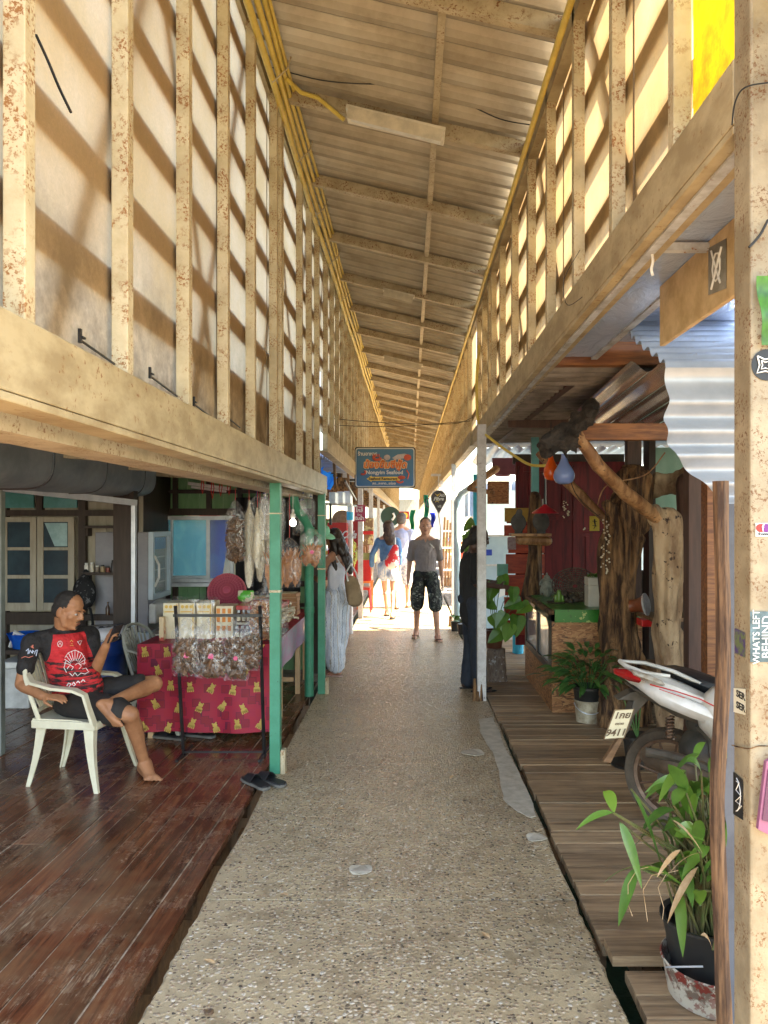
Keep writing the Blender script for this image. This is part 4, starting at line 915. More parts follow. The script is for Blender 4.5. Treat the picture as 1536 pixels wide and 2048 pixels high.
# flip-flops
def flipflop(lab, p, rz):
    t = thing('sandal', lab, 'sandal', p, 'black slippers on the deck edge'); ORG[t] = Vector((0,0,0)); b = MB()
    out = [(.0,-.135),(.032,-.125),(.04,-.08),(.036,-.02),(.047,.05),(.05,.10),(.035,.14),(.0,.15),(-.035,.14),(-.045,.09),(-.04,.02),(-.034,-.04),(-.038,-.09),(-.03,-.125)]
    b.prism([(x,y,0) for x,y in out],(0,0,.018)); b.build('sole', mat('grey sole',(.16,.15,.13),rough=.7), t, bevel=.003)
    b = MB(); b.prism([(x*.94,y*.96,.0185) for x,y in out],(0,0,.008)); b.build('footbed', mat('black rubber',(.02,.02,.022),rough=.6), t, bevel=.002)
    b = MB(); b.grid(lambda u,v: Vector(((u-.5)*.095*(1-.15*v), -.005+.10*v, .022+.045*math.sin(math.pi*u)*(1-.35*v))), 12, 5, (0,0,.005)); b.build('strap', mat('black rubber strap',(.018,.018,.02),rough=.5), t, smooth=60)
    t.rotation_euler.z = R(rz)
flipflop('black slipper nearer the camera, overhanging the deck edge', (-.985,4.80,.004), 42)
flipflop('black slipper behind the other, against the green post', (-.90,4.84,.004), 50)
for i,(px,py) in enumerate(((340,1478),(400,1474))):
    p = flo(px,py); flipflop(('pale marked dark shoe under the table, left','pale marked dark shoe under the table, right')[i], (p.x,p.y,.004), 70)
# ================= right side =================
M_maroon = mat('maroon lacquered wood', (.17,.014,.018), (.08,.008,.012), 4, (4,4,.5), rough=.45, spec=.2)
M_orange = mat('red orange boards', (.48,.06,.015), (.28,.025,.01), 5, (.7,4,4), rough=.5, rnd=.5)
M_plyb = mat('tan painted ply', (.60,.44,.24), (.45,.31,.15), 5, (1,2,2), rough=.6, bmp=.1)
def m_osb():
    m, nt, b = newmat('strand board'); b.inputs['Roughness'].default_value = .6
    v = coords(nt, (9,9,26)); vo = N(nt,'ShaderNodeTexVoronoi'); vo.inputs['Scale'].default_value = 1.6; vo.inputs['Randomness'].default_value = 1
    nz = N(nt,'ShaderNodeTexNoise'); nz.inputs['Scale'].default_value = .5; nt.links.new(v, nz.inputs['Vector'])
    ad = N(nt,'ShaderNodeVectorMath',operation='MULTIPLY_ADD'); nt.links.new(nz.outputs[1], ad.inputs[0]); ad.inputs[1].default_value=(9,9,9); nt.links.new(v, ad.inputs[2])
    nt.links.new(ad.outputs[0], vo.inputs['Vector']); s = N(nt,'ShaderNodeSeparateColor'); nt.links.new(vo.outputs['Color'], s.inputs[0])
    c = ramp(nt, s.outputs[0], [(0,(.08,.03,.012)),(.15,(.21,.085,.03)),(.5,(.33,.14,.05)),(.85,(.44,.22,.09))])
    nt.links.new(c, b.inputs['Base Color']); bump(nt, b, s.outputs[1], .4, .003); return m
M_osb = m_osb()
M_gcloth = mat('green patterned oilcloth', (.02,.16,.02), (.30,.38,.12), 11, lo=.55, hi=.58, rough=.3, spots=(.01,.03,.01), sp_scale=14, sp_lo=.56, sp_hi=.6)
M_turq = mat('turquoise post paint', (.10,.36,.36), (.14,.42,.42), 6, rough=.5)
M_cyan = mat('cyan painted column', (.01,.36,.55), (.02,.45,.65), 5, rough=.5)
M_pbrown = mat('weathered brown post', (.10,.05,.035), (.06,.03,.022), 5, (4,4,.4), rough=.6)
M_stone = mat('grey stone', (.26,.27,.22), (.16,.17,.14), 20, rough=.75, bmp=.3, bscale=60)
M_wicker = mat('dark wicker', (.10,.075,.05), (.03,.022,.016), 30, rough=.7, bmp=1, bscale=60)
M_planter = mat('cream planter', (.55,.52,.44), (.48,.45,.38), rough=.4)
M_pot = mat('terracotta pot', (.22,.07,.035), (.16,.05,.025), 8, rough=.6)
M_plastpot = mat('black plastic pot', (.02,.02,.02), (.03,.03,.028), rough=.4)
M_tan_t = mat('carved log stool', (.32,.24,.18), (.18,.12,.09), 12, (6,6,1), rough=.7, spots=(.6,.58,.55), sp_scale=20, sp_lo=.58, sp_hi=.62, bmp=.8, bscale=30, bdist=.01)
# right posts
def rpost(lab, x, y, w, h, m=M_wpost):
    t = thing('post', lab, 'post', (x,y,0)); b = MB(); b.box(x-w/2,x+w/2,y-w/2,y+w/2,-.1,h); b.build('shaft', m, t, bevel=.004)
    rg = random.Random(int(y*10)); b = MB()
    for i in range(7):
        a = i*.9; b.cone((x+math.cos(a)*w*.5-.03,y+math.sin(a)*w*.5,-.05),(x+math.cos(a)*w*.5-.03,y+math.sin(a)*w*.5,rg.uniform(.06,.2)),.025,.012,6)
    b.build('rotten_foot', M_trunk, t); return t
rpost('white steel post with a rotten foot beside the man in black', .675, 7.08, .082, 2.6)
nx = rpost('white post behind the walking man, by the cyan wall', .70, 12.0, .075, 2.6)
# big near right post with stickers
x0, y0 = .742, 1.72
np_ = thing('post', 'large rusty cream steel post covered in stickers at the right edge', 'post', (.80,1.75,0))
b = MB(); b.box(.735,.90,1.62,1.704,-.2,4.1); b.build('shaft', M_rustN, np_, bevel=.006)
def atx(px,py,X=.7335): Y = X*FPX/(px-CX); return Vector((X,Y,EYE-(py-CY)*Y/FPX))
RMX = Matrix(((0,0,-1),(-1,0,0),(0,1,0)))
def sticker(lab, cat, quad, m, Y=1.619, name='sticker', th=.001):
    b = MB(); b.prism([at(px,py,Y-.001) if Y<1.7 else atx(px,py) for px,py in quad],(0,-th,0) if Y<1.7 else (-.0008,0,0)); return solo(name, b, m, lab, cat)
M_inkw = mat('white ink', (.75,.75,.72), (.7,.7,.68), rough=.5); M_ink = mat('black ink', BLACK, BLACK, rough=.5)
M_wl = mat('dark teal print', (.03,.06,.07), (.10,.16,.18), 30, rough=.4)
s1 = sticker('dark teal rectangular sticker reading WHATS LEFT BEHIND on the right post','sticker',[(1500,1223),(1548,1223),(1548,1324),(1500,1324)], M_wl)
ORG[s1] = Vector(s1.location)
text('WHATS LEFT', .0205, M_inkw, s1, at(1513,1274,1.6165), rot(90,0,0)@rot(0,0,90), .0006, sx=.98)
text('BEHIND', .026, M_inkw, s1, at(1533,1274,1.6165), rot(90,0,0)@rot(0,0,90), .0006)
s2 = sticker('white paper sticker with the letters SER printed twice','sticker',[(1468,1376),(1491,1378),(1491,1430),(1468,1424)], mat('cream sticker',(.68,.64,.5),(.6,.56,.42),rough=.5), 1.715)
ORG[s2] = Vector(s2.location)
text('SER', .021, M_ink, s2, atx(1481,1391,.7322), RMX, .0003, sx=1.35, bold=.0006); text('SER', .021, M_ink, s2, atx(1481,1414,.7322), RMX, .0003, sx=1.35, bold=.0006)
s3 = sticker('small dark sticker with a blurred colourful picture on the right post','sticker',[(1470,1256),(1490,1266),(1490,1315),(1470,1306)], mat('colour print',(.12,.16,.06),(.07,.04,.14),60,lo=.45,hi=.55,rough=.4), 1.715)
s4 = sticker('black diamond sticker with a white curved mark low on the right post','sticker',[(1467,1543),(1486,1560),(1486,1640),(1467,1628)], M_ink, 1.715)
ORG[s4] = Vector(s4.location); b = MB(); b.tube([atx(px,py,.732) for px,py in ((1473,1556),(1478,1566),(1472,1580),(1482,1592),(1471,1602),(1483,1612),(1474,1622))],.0012,5); b.tube([atx(1467+9*math.sin(t*.35)+5,1592-30*math.cos(t*.35),.732) for t in range(10)],.0009,5); b.build('white_mark', M_inkw, s4)
b = MB(); b.lathe([(0,0),(.034,0),(.034,.0012),(0,.0012)], at(1534,730,1.619), 30, rot(90,0,0)); s5 = solo('sticker', b, M_ink, 'round black sticker with a white angular logo high on the right post', 'sticker'); ORG[s5] = Vector(s5.location)
b = MB(); pts = [(1515,712),(1530,719),(1549,714),(1543,731),(1548,748),(1531,742),(1514,746),(1519,730),(1515,712)]; b.tube([at(a,c,1.616) for a,c in pts],.0017,5,False); b.tube([at(1531+(a-1531)*.5,730+(c-730)*.5,1.616) for a,c in pts],.0014,5,False); b.build('white_logo', M_inkw, s5)
s6 = sticker('white square sticker with a red and purple round mark reading fronta','sticker',[(1511,1046),(1545,1046),(1545,1073),(1511,1073)], M_inkw); ORG[s6] = Vector(s6.location)
b = MB(); b.lathe([(0,0),(.0115,0),(.0115,.0012),(0,.0012)], at(1521,1056,1.6175), 20, rot(90,0,0)@Matrix.Diagonal((.9,.8,1))); b.build('red_mark', M_red, s6)
b = MB(); b.lathe([(0,0),(.0115,0),(.0115,.0012),(0,.0012)], at(1532,1056,1.6171), 20, rot(90,0,0)@Matrix.Diagonal((.9,.8,1))); b.build('purple_mark', mat('purple ink',(.15,.01,.2),rough=.4), s6)
text('f', .02, M_inkw, s6, at(1526,1056,1.6152), rot(90,0,0), .0004); text('frontal', .009, M_ink, s6, at(1528,1068,1.616), rot(90,0,0), .0004, bold=.0002)
b = MB(); b.grid(lambda u,v: at(1513+30*u+13*v, 552+137*v, 1.60)+Vector((0,.006*math.sin(v*8),0)), 4, 12, (0,-.001,0))
ban = solo('green_banner', b, mat('green leaf banner',(.01,.05,.01),(.10,.35,.03),5,(1,1,.6),rough=.4), 'dark and lime green vinyl banner edge tied to the right post', 'banner', smooth=60)
b = MB()
q = [(1513,1690),(1526,1515),(1536,1515),(1536,1500),(1560,1500),(1560,1700)]
b.prism([at(x,y,1.60) for x,y in ((1511,1655),(1527,1520),(1560,1500),(1560,1680),(1513,1656))],(0,-.012,0)); pf = solo('picture_frame', b, mat('mauve plastic frame',(.28,.10,.18),(.22,.08,.15),rough=.4), 'mauve framed board leaning against the right post', 'frame', bevel=.002); ORG[pf]=Vector(pf.location)
b = MB(); b.prism([at(x,y,1.587) for x,y in ((1524,1640),(1536,1540),(1560,1530),(1560,1650))],(0,-.002,0)); b.build('picture', mat('dark print',(.09,.03,.07),(.5,.3,.05),20,lo=.6,hi=.63,rough=.4), pf)
wire('thin black wire curling around the top of the right post', [at(1464,250,1.61),at(1470,205,1.61),at(1490,175,1.61),at(1536,165,1.61)], .0018)
wire('thin wire tied round the right post at waist height', [at(1464,1490,1.705),atx(1478,1494,.732),at(1500,1497,1.617),at(1520,1492,1.617),at(1550,1493,1.617)], .0014, M_trunk)
wire('black cable stub hanging on the upper right post', [at(1536,440,1.61),at(1520,470,1.61),at(1498,495,1.61)], .003)
# wooden stick post in front of hanging tin
b = MB(); rg = random.Random(5); pts=[];
for i in range(30):
    t = i/29; z = -.15+(1.95)*t; pts.append(Vector((.808+.008*math.sin(t*9)-.012*t+.006*noise.noise((t*6,1,2)), 1.93, z)))
b.tube(pts, [.020+.003*noise.noise((i*.4,0,0)) for i in range(30)], 8)
solo('wooden_pole', b, mat('dark split timber',(.22,.12,.06),(.06,.03,.018),5,(12,12,1),lo=.4,hi=.58,rough=.65,bmp=.4), 'narrow rough timber pole standing close behind the rusty right post', 'pole', smooth=30)
# foil soffit + frame outside the beam
so = thing('shop_awning', 'foil lined awning and steel frame fixed outside the right beam', 'awning', (1.2,3,2.6))
b = MB(); b.grid(lambda u,v: Vector((.80+.24*v, 1.75+2.5*u, 2.625+.004*noise.noise((u*20,v*5,0)))), 60, 8); b.grid(lambda u,v: Vector((1.06+.6*v, 1.0+3.2*u, 2.70+.01*noise.noise((u*20,v*5,4)))), 40, 8); b.build('foil_lining', M_foil, so, smooth=60)
b = MB(); b.bar((.785,1.75,2.585),(.785,7.0,2.585),.03,.03); b.bar((1.05,1.2,2.64),(1.05,4.28,2.64),.035,.05); b.bar((.79,2.48,2.60),(1.05,2.48,2.60),.03,.025); b.build('steel_frame', mat('bluish steel',(.5,.53,.56),(.3,.3,.3),9,rough=.5,spots=(.25,.1,.04),sp_scale=30), so)
b = MB()
for x0,x1,y0,y1 in ((.80,1.2,.9,11.2),(1.2,2.0,.9,3.1),(1.2,2.0,3.8,11.2),(2.0,5.0,.9,11.2)): b.add([(x0,y0,2.8+(x0-.8)*.083),(x1,y0,2.8+(x1-.8)*.083),(x1,y1,2.8+(x1-.8)*.083),(x0,y1,2.8+(x0-.8)*.083)],[(0,1,2,3)])
b.build('roof', M_tindk, so)  # unseen roof, shaped to stop the sun except over the tin sheet
wire('white knotted string hanging from the awning crossbar', [Vector((.79,2.46,2.59)),Vector((.795,2.455,2.55)),Vector((.79,2.455,2.52)),Vector((.795,2.455,2.50))], .005, M_white, 'knotted_string', 'string')
# dark corrugated ceiling of the craft shop
cs = thing('craft_shop_roof', 'ribbed dark metal ceiling over the craft shop with shiny sheets beside it', 'roof', (2,6,2.6))
b = MB(); n = 170; b.grid(lambda u,v: Vector((.82+1.25*v, 4.4+4.2*u, 2.60+.028*math.cos(u*4.2/.14*6.283)+.02*v)), n*2, 2); b.build('ribbed_sheet', mat('brown ribbed sheet',(.26,.23,.20),(.14,.12,.10),5,rough=.5), cs, smooth=50)
b = MB(); b.grid(lambda u,v: Vector((1.22+1.1*u, 4.15+1.7*v, 2.55-.10*v+.03*math.cos(u*1.1/.19*6.283))), 80, 3); b.build('shiny_sheet', mat('shiny corrugated sheet',(.66,.67,.70),(.45,.45,.46),3,rough=.2,metal=.75), cs, smooth=50)
b = MB(); b.grid(lambda u,v: Vector((.82+4.0*v, 4.4+6.8*u, 2.78)), 3, 2, (0,0,.01)); b.build('over_roof', M_dkwood, cs)
b = MB(); b.bar((.86,6.6,2.55),(2.9,6.6,2.55),.05,.08); b.bar((1.05,4.9,2.6),(1.0,8.6,2.6),.05,.05); b.build('joist', M_pbrown, cs)
# beams
b = MB(); b.box(.815,1.95,4.30,4.38,2.59,2.785); solo('timber_beam', b, M_wood, 'thick orange brown timber beam end projecting under the right steel beam', 'beam', bevel=.005)
b = MB(); b.box(1.10,2.2,5.0,5.07,2.235,2.345); b.prism([(1.10,5.0,2.34),(1.03,5.0,2.34),(1.10,5.0,2.24)],(0,.07,0)); solo('timber_beam', b, M_wood, 'lower brown timber lintel with a pointed pale end above the pendant lamps', 'beam', bevel=.004)
def log(lab, pts, rad, m, name='log_brace', cat='brace', amp=.01, n=12, seed=0, bevel=0):
    b = MB(); P=[Vector(p) for p in pts]; q=[]; rr=[]
    for i in range(len(P)-1):
        for k in range(6): t=k/6; q.append(P[i].lerp(P[i+1],t)); rr.append(rad[i]*(1-t)+rad[i+1]*t)
    q.append(P[-1]); rr.append(rad[-1]); b.tube(q, rr, n)
    for i in range(len(b.v)): b.v[i] = wob(b.v[i], amp, 7, seed)
    return solo(name, b, m, lab, cat, smooth=50)
log('peeled forked log brace running from the lintel down to the driftwood trunk', [at(1150,862,5.0),at(1195,930,5.1),at(1250,985,5.3),at(1322,1042,5.6)], [.042,.046,.05,.05], M_log)
log('thinner peeled log brace behind the pendant lamps', [at(1078,905,7.0),at(1130,960,6.9),at(1170,1000,6.8),at(1212,1040,6.7)], [.04,.045,.045,.04], M_log, seed=3)
# charred wood
b = MB(); rg = random.Random(8)
path_ = [at(1078,900,4.82),at(1112,880,4.82),at(1150,858,4.8),at(1172,830,4.78),at(1188,815,4.76)]
for i in range(60):
    t = rg.random()*(len(path_)-1); k = int(t); p = path_[k].lerp(path_[min(k+1,len(path_)-1)], t-k); p = wob(p,.08,9,i); b.ell(p,(rg.uniform(.02,.065),rg.uniform(.02,.05),rg.uniform(.015,.045)),8,rot(rg.uniform(0,180),rg.uniform(0,180),0))
for i in range(14): a = path_[1].lerp(path_[2],rg.random()); b.cone(a,a+Vector((rg.uniform(-.08,.12),0,-rg.uniform(.06,.16))),.025,.006,6)
b = remeshed(b,.012,1); 
for i in range(len(b.v)): b.v[i] = wob(b.v[i], .02, 22)
solo('driftwood_log', b, M_burnt, 'black gnarled driftwood chunk slung under the ceiling above the pendant lamps', 'driftwood', smooth=30)
# trunks
def trunk(lab, pts, rad, m, amp, seed, vox=.03, extra=(), flat=1, fs=7):
    b = MB()
    for i in range(len(pts)-1): b.cone(pts[i],pts[i+1],rad[i],rad[i+1],14,flat,(0,1,0))
    for a,c,ra,rb in extra: b.cone(a,c,ra,rb,10)
    b = remeshed(b,vox,2)
    for i in range(len(b.v)):
        p = b.v[i]; r_ = noise.noise((p.x*22+seed,p.y*22,p.z*3.0))*amp*.9+noise.noise((p.x*6+seed,p.y*6,p.z*2))*amp*1.3
        cx_ = pts[0].lerp(pts[-1], max(0,min(1,(p.z-pts[0].z)/(pts[-1].z-pts[0].z+1e-6)))); d = Vector((p.x-cx_.x,p.y-cx_.y,0)); d = d.normalized() if d.length>1e-5 else Vector((1,0,0))
        b.v[i] = p+d*r_
    return solo('tree_trunk', b, m, lab, 'tree trunk', smooth=50)
trunk('thick furrowed brown tree trunk standing against the craft counter', [at(1262,1480,6.3),at(1248,1330,6.35),at(1240,1200,6.4),at(1240,1090,6.4),at(1262,960,6.4)], [.18,.165,.15,.145,.14], M_trunk, .06, 3, .016,
      extra=[(at(1240,1080,6.4),at(1215,1010,6.3),.10,.05),(at(1265,1050,6.4),at(1290,960,6.4),.13,.09),(at(1230,1300,6.3),at(1222,1440,6.2),.09,.12)])
trunk('pale knotted driftwood trunk holding the forked log brace', [at(1335,1475,5.9),at(1345,1340,5.75),at(1338,1240,5.65),at(1342,1120,5.6),at(1333,1040,5.6)], [.10,.125,.10,.11,.10], M_drift, .04, 8, .016,
      extra=[(at(1322,1050,5.6),at(1310,1020,5.55),.06,.05)])
b = MB(); q=[at(1290,985,6.6),at(1330,970,6.5),at(1372,955,6.4)]
for i in range(2): b.cone(q[i],q[i+1],.09,.075,10)
b.ell(at(1318,960,6.5),(.07,.06,.07)); b.ell(at(1352,972,6.45),(.08,.06,.08)); b.ell(at(1372,950,6.4),(.06,.06,.09)); b = remeshed(b,.02,2)
for i in range(len(b.v)): b.v[i]=wob(b.v[i],.03,12)
solo('driftwood_log', b, M_drift, 'knobbly driftwood branch spanning behind the forked brace', 'driftwood', smooth=50)
b = MB(); b.cone(at(1375,970,6.1),at(1385,1180,6.1),.10,.09,12)
for i in range(len(b.v)): b.v[i]=wob(b.v[i],.02,5)
solo('driftwood_log', b, M_pbrown, 'dark upright driftwood slab beside the pale trunk', 'driftwood', smooth=50)
# posts at right of shop
for x0,x1,Y,z1,m,lab in ((1372,1402,5.0,2.3,M_pbrown,'dull purple brown timber post behind the scooter'),(1408,1432,4.6,2.2,M_wood,'reddish brown timber post right of the purple brown one'),(1252,1280,6.9,2.5,M_pbrown,'dark square post rising behind the furrowed trunk')):
    a = at(x0,0,Y).x; c = at(x1,0,Y).x; b = MB(); b.box(a,c,Y-.05,Y+.05,0,z1); solo('post', b, m, lab, 'post', bevel=.004)
# hanging corrugated tin
ht = thing('corrugated_awning', 'bright corrugated tin sheet bending down behind the rusty right post', 'awning', (1.3,3.2,2.2))
b = MB()
def tinf(u, v):
    y = 3.88-.80*u; z = 2.745-.42*u; xl = 1.055+.01*math.sin(u*9)
    d = .013*math.sin(u*9*6.283); return Vector((xl+(1.9-xl)*v, y-d*.4, z+d))
b.grid(tinf, 110, 4); b.build('ribbed_sheet', M_tin, ht, smooth=60)
b = MB()
edge_ = [(1331,735),(1336,800),(1330,840),(1335,880),(1350,910),(1385,950),(1432,988),(1445,1010),(1466,1030)]
def hangf(u, v):
    t = u*(len(edge_)-1); k = min(int(t), len(edge_)-2); f = t-k; px = edge_[k][0]*(1-f)+edge_[k+1][0]*f; py = edge_[k][1]*(1-f)+edge_[k+1][1]*f
    p = at(px,py,3.07); w = .022*math.sin(u*5.5*6.283); return Vector((p.x+(1.75-p.x)*v, p.y+w+.25*v*0, p.z))
b.grid(hangf, 90, 6); b.build('wavy_sheet', mat('galvanised wavy tin',(.40,.44,.50),(.32,.36,.42),4,rough=.4,metal=.3), ht, smooth=60)
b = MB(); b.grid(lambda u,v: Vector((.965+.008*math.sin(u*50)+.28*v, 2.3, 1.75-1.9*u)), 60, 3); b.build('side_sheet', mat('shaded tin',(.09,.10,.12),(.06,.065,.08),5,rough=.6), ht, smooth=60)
# tan signboard
b = MB(); b.prism([(.985,1.2,2.385),(.985,2.96,2.385),(.985,2.96,2.62),(.985,1.2,2.62)],(.02,0,0)); sg = solo('board', b, M_plyb, 'tan plywood board hung under the awning behind the right post', 'board', bevel=.003); ORG[sg]=Vector(sg.location)
b = MB(); b.prism([(.983,2.33,2.42),(.983,2.47,2.44),(.983,2.47,2.595),(.983,2.33,2.575)],(-.001,0,0)); st_ = solo('sticker', b, mat('silver grey print',(.14,.13,.10),(.30,.29,.25),9,rough=.3), 'silver grey sticker with crossed white strokes on the tan board', 'sticker'); ORG[st_]=Vector(st_.location)
b = MB(); b.tube([(.980,2.44,2.575),(.980,2.37,2.45)],.004,5); b.tube([(.980,2.36,2.56),(.980,2.44,2.45)],.004,5); b.tube([(.980,2.40+.03*math.cos(t*.7),2.51+.045*math.sin(t*.7)) for t in range(10)],.003,5,False); b.build('white_strokes', M_inkw, st_)
b = MB(); b.bar((.96,1.2,2.66),(.96,3.4,2.66),.10,.03); b.bar((1.0,1.2,2.72),(1.0,3.4,2.72),.02,.10); solo('steel_channel', b, mat('grey channel',(.25,.24,.22),(.15,.14,.13),5,rough=.45,metal=.4), 'dark grey steel channel above the tan board', 'channel')
# craft shop interior walls
cr = thing('craft_shop_wall', 'dim maroon door panels and dark boards closing the back of the craft shop', 'wall', (2.4,9,0))
b = MB(); b.box(1.27,2.75,9.0,9.05,.2,2.40); b.build('door_panels', M_maroon, cr)
b = MB()
for x0,x1,z0,z1 in ((1.30,1.36,1.75,2.35),(1.95,2.02,.2,2.36),(1.36,1.95,1.70,1.76),(1.36,1.95,2.28,2.34),(1.42,1.47,1.80,2.25),(1.82,1.87,1.80,2.25),(2.02,2.7,1.55,1.60),(2.1,2.14,.4,1.5),(2.6,2.64,.4,1.5),(2.62,2.68,.2,2.36),(1.5,1.54,.4,1.5)): b.box(x0,x1,8.975,8.998,z0,z1)
b.build('mouldings', M_maroon, cr, bevel=.004)
b = MB(); b.box(2.5,5.0,8.2,8.25,-.1,1.15); b.box(3.75,5.0,8.18,8.24,1.0,2.9); b.box(4.75,4.8,2,8.3,-.1,2.9); b.box(1.25,2.6,9.1,9.15,2.38,2.5)
b.box(2.55,2.62,8.0,8.2,0,2.6); b.build('dark_boards', M_dkwood, cr)
b = MB(); b.grid(lambda u,v: Vector((2.6+1.3*u, 8.3+.02*math.sin(u*30), .9+1.6*v)), 40, 3); b.build('pale_tarp', mat('pale green translucent tarp',(.35,.62,.52),(.42,.70,.60),3,(2,1,1),rough=.5), cr, smooth=60)
b = MB()
for y,z in ((5.0,.5),(5.0,.9)): b.box(1.9,3.2,5.9,6.3,z,z+.03)
solo('shelf_rack', b, M_grain, 'dark shelf boards behind the pale driftwood trunk', 'shelf')
# OSB counter
ct = thing('shop_counter', 'strand board counter with black framed glass side and green cloth top', 'counter', (1.6,7.4,0))
b = MB(); b.box(1.255,2.05,6.62,6.65,.0,.80); b.box(1.258,1.28,6.655,8.2,.0,.34); b.build('strand_board', M_osb, ct)
b = MB()
for y in (6.66,6.72,7.38,8.10): b.box(1.25,1.29,y,y+.06,.34,.86)
b.box(1.25,1.29,6.66,8.16,.34,.40); b.box(1.25,1.29,6.66,8.16,.80,.86); b.build('black_frame', M_black, ct, bevel=.003)
b = MB(); b.box(1.268,1.272,6.78,8.1,.40,.80); b.build('glass', mat('pale glass',(.45,.48,.5),(.25,.28,.3),2.5,rough=.06), ct)
b = MB(); b.box(1.22,1.27,6.60,8.25,.865,.905); b.build('edge_log', M_trunk, ct, bevel=.008)
b = MB(); b.box(1.272,2.05,6.60,8.2,.865,.912); b.box(1.272,2.05,6.585,6.60,.80,.912); b.build('green_cloth', M_gcloth, ct)
# Red-orange slatted wall with gaps
sw = thing('slatted_wall', 'red orange plank wall with light gaps left of the maroon door', 'wall', (1.2,8.75,.2))
zz = [.60,.86,1.06,1.28,1.50,1.60,1.80]
rg = random.Random(3)
for i,(z0,z1,x0) in enumerate(((.55,.80,1.10),(.82,1.06,1.11),(1.075,1.30,1.12),(1.315,1.50,1.15),(1.515,1.64,1.10),(1.66,1.80,1.13),(.36,.53,1.06))):
    b = MB(); b.r = rg.random(); b.box(x0,1.57,8.75,8.78,z0,z1); b.build('plank', M_orange, sw, bevel=.003)
b = MB(); b.box(1.10,1.55,8.70,8.73,1.68,1.84); solo('yellow_board', b, mat('worn yellow board',(.42,.24,.03),(.3,.15,.02),6,rough=.6), 'worn yellow board behind the necklace busts', 'board')
b = MB(); b.box(1.575,1.585,8.9,8.96,.3,1.95); solo('light_slit', b, M_white, 'thin white strip painted as the slit of light between the plank wall and the maroon door', 'light strip')  # white strip stands in for light showing through the gap
# root column & turquoise post
trunk('slim dark root column holding the bust shelf', [at(1066,1190,8.0),at(1069,1100,8.0),at(1068,1050,8.0),at(1069,995,8.0)], [.12,.075,.075,.07], M_trunk, .02, 12, .018)
b = MB(); a = at(1063,0,8.05).x; c = at(1077,0,8.05).x; b.box(a,c,8.02,8.09,1.9,2.6); solo('post', b, M_turq, 'short turquoise post above the root column', 'post')
b = MB(); p = at(1020,1072,7.9); p2 = at(1098,1068,7.9); b.box(p.x,p2.x,7.75,8.0,p.z,p.z+.028); b.cone(at(1040,1080,7.9),at(1095,1082,7.9),.05,.05,10); solo('bust_shelf', b, M_log, 'rough pale plank shelf on the root column', 'shelf')
for i,(px,lab) in enumerate(((1037,'grey necklace display bust, left one on the plank shelf'),(1082,'grey necklace display bust, right one on the plank shelf'))):
    p = at(px,1068,7.88); b = MB(); k = 1 if i==0 else 1.1
    b.cone(p+Vector((0,0,.02)),p+Vector((0,0,.03)),.045*k,.04*k,12); b.ell(p+Vector((0,0,.12*k)),(.085*k,.03,.10*k),16,rot(-12,0,0)); b.cone(p+Vector((.0,.0,.19*k)),p+Vector((.01,.0,.235*k)),.035,.033,12)
    solo('necklace_bust', remeshed(b,.010,3), mat('charcoal velvet',(.07,.065,.06),(.10,.095,.09),9,rough=.8), lab, 'display bust', 'necklace display busts', smooth=60)
# pendant lamps
def teardrop(lab, px0, px1, py0, py1, Y, m, zc):
    s = Y/FPX; w = (px1-px0)*s/2; h = (py1-py0)*s; p = at((px0+px1)/2, py1, Y); t = thing('pendant_lamp', lab, 'lamp', p, 'pendant lamps by the craft shop')
    prof = [(0,0),(.45,.015),(.8,.08),(.97,.2),(1,.3),(.93,.42),(.7,.56),(.45,.7),(.3,.84),(.25,.97),(.28,1),(0,1)]
    b = MB(); b.lathe([(r*w,z*h) for r,z in prof], p, 28); b.build('lamp_shade', m, t, smooth=50)
    b = MB(); b.tube([p+Vector((0,0,h)),p+Vector((0,0,h+zc))],.004,5); b.build('cord', M_black, t); return t
teardrop('glossy orange teardrop pendant lamp behind the blue one',1087,1117,905,961,6.2, mat('orange gloss',(.75,.10,.01),(.7,.09,.01),rough=.12), .25)
teardrop('glossy pale blue teardrop pendant lamp in front of the orange one',1107,1149,908,969,6.0, mat('blue gloss',(.20,.30,.62),(.2,.29,.6),rough=.1), .25)
t = thing('pendant_lamp','shallow red cone lamp hanging in front of the busts','lamp',at(1090,1026,7.4),'pendant lamps by the craft shop'); p = at(1090,1027,7.4)
b = MB(); b.lathe([(.138,0),(.136,.006),(.03,.075),(.02,.09),(.0,.09)],p,26); b.build('lamp_shade', mat('red enamel',(.45,.02,.03),(.4,.02,.03),rough=.25), t, smooth=40)
b = MB(); b.tube([p+Vector((0,0,.09)),p+Vector((0,0,.14)),p+Vector((.005,0,.55))],[.014,.012,.004],6); b.build('cord', M_black, t)
# shell strings
def shells(lab, px, py0, py1, Y, n, seed, spread=6):
    rg = random.Random(seed); b = MB(); top = at(px,py0-50,Y); b.cur = 1; b.tube([top,at(px,py1,Y)],.002,4); b.cur = 0
    for i in range(n): p = at(px+rg.uniform(-spread,spread),py0+(py1-py0)*i/n,Y); b.ell(p,(.008,.006,rg.uniform(.006,.013)),6,rot(rg.uniform(0,90),rg.uniform(0,90),0))
    return solo('shell_string', b, [M_maw,M_cable], lab, 'shell string', 'strings of shells by the craft counter')
shells('short string of white shells hanging below the pale blue lamp',1132,1003,1037,7.2,16,1)
shells('single crescent shell on a thin string left of the yellow tag',1167,1057,1060,7.0,3,2,3)
shells('long cluster of white shell strings against the furrowed trunk',1211,1040,1150,6.15,34,3,9)
b = MB(); p = at(1189,1048,7.6); b.box(p.x-.05,p.x+.05,7.6,7.605,p.z-.07,p.z+.08); yt = solo('yellow_tag', b, mat('yellow tag',(.55,.42,.04),(.5,.36,.03),rough=.5), 'small yellow tag with a black gecko mark on the brace', 'tag'); ORG[yt]=Vector(yt.location)
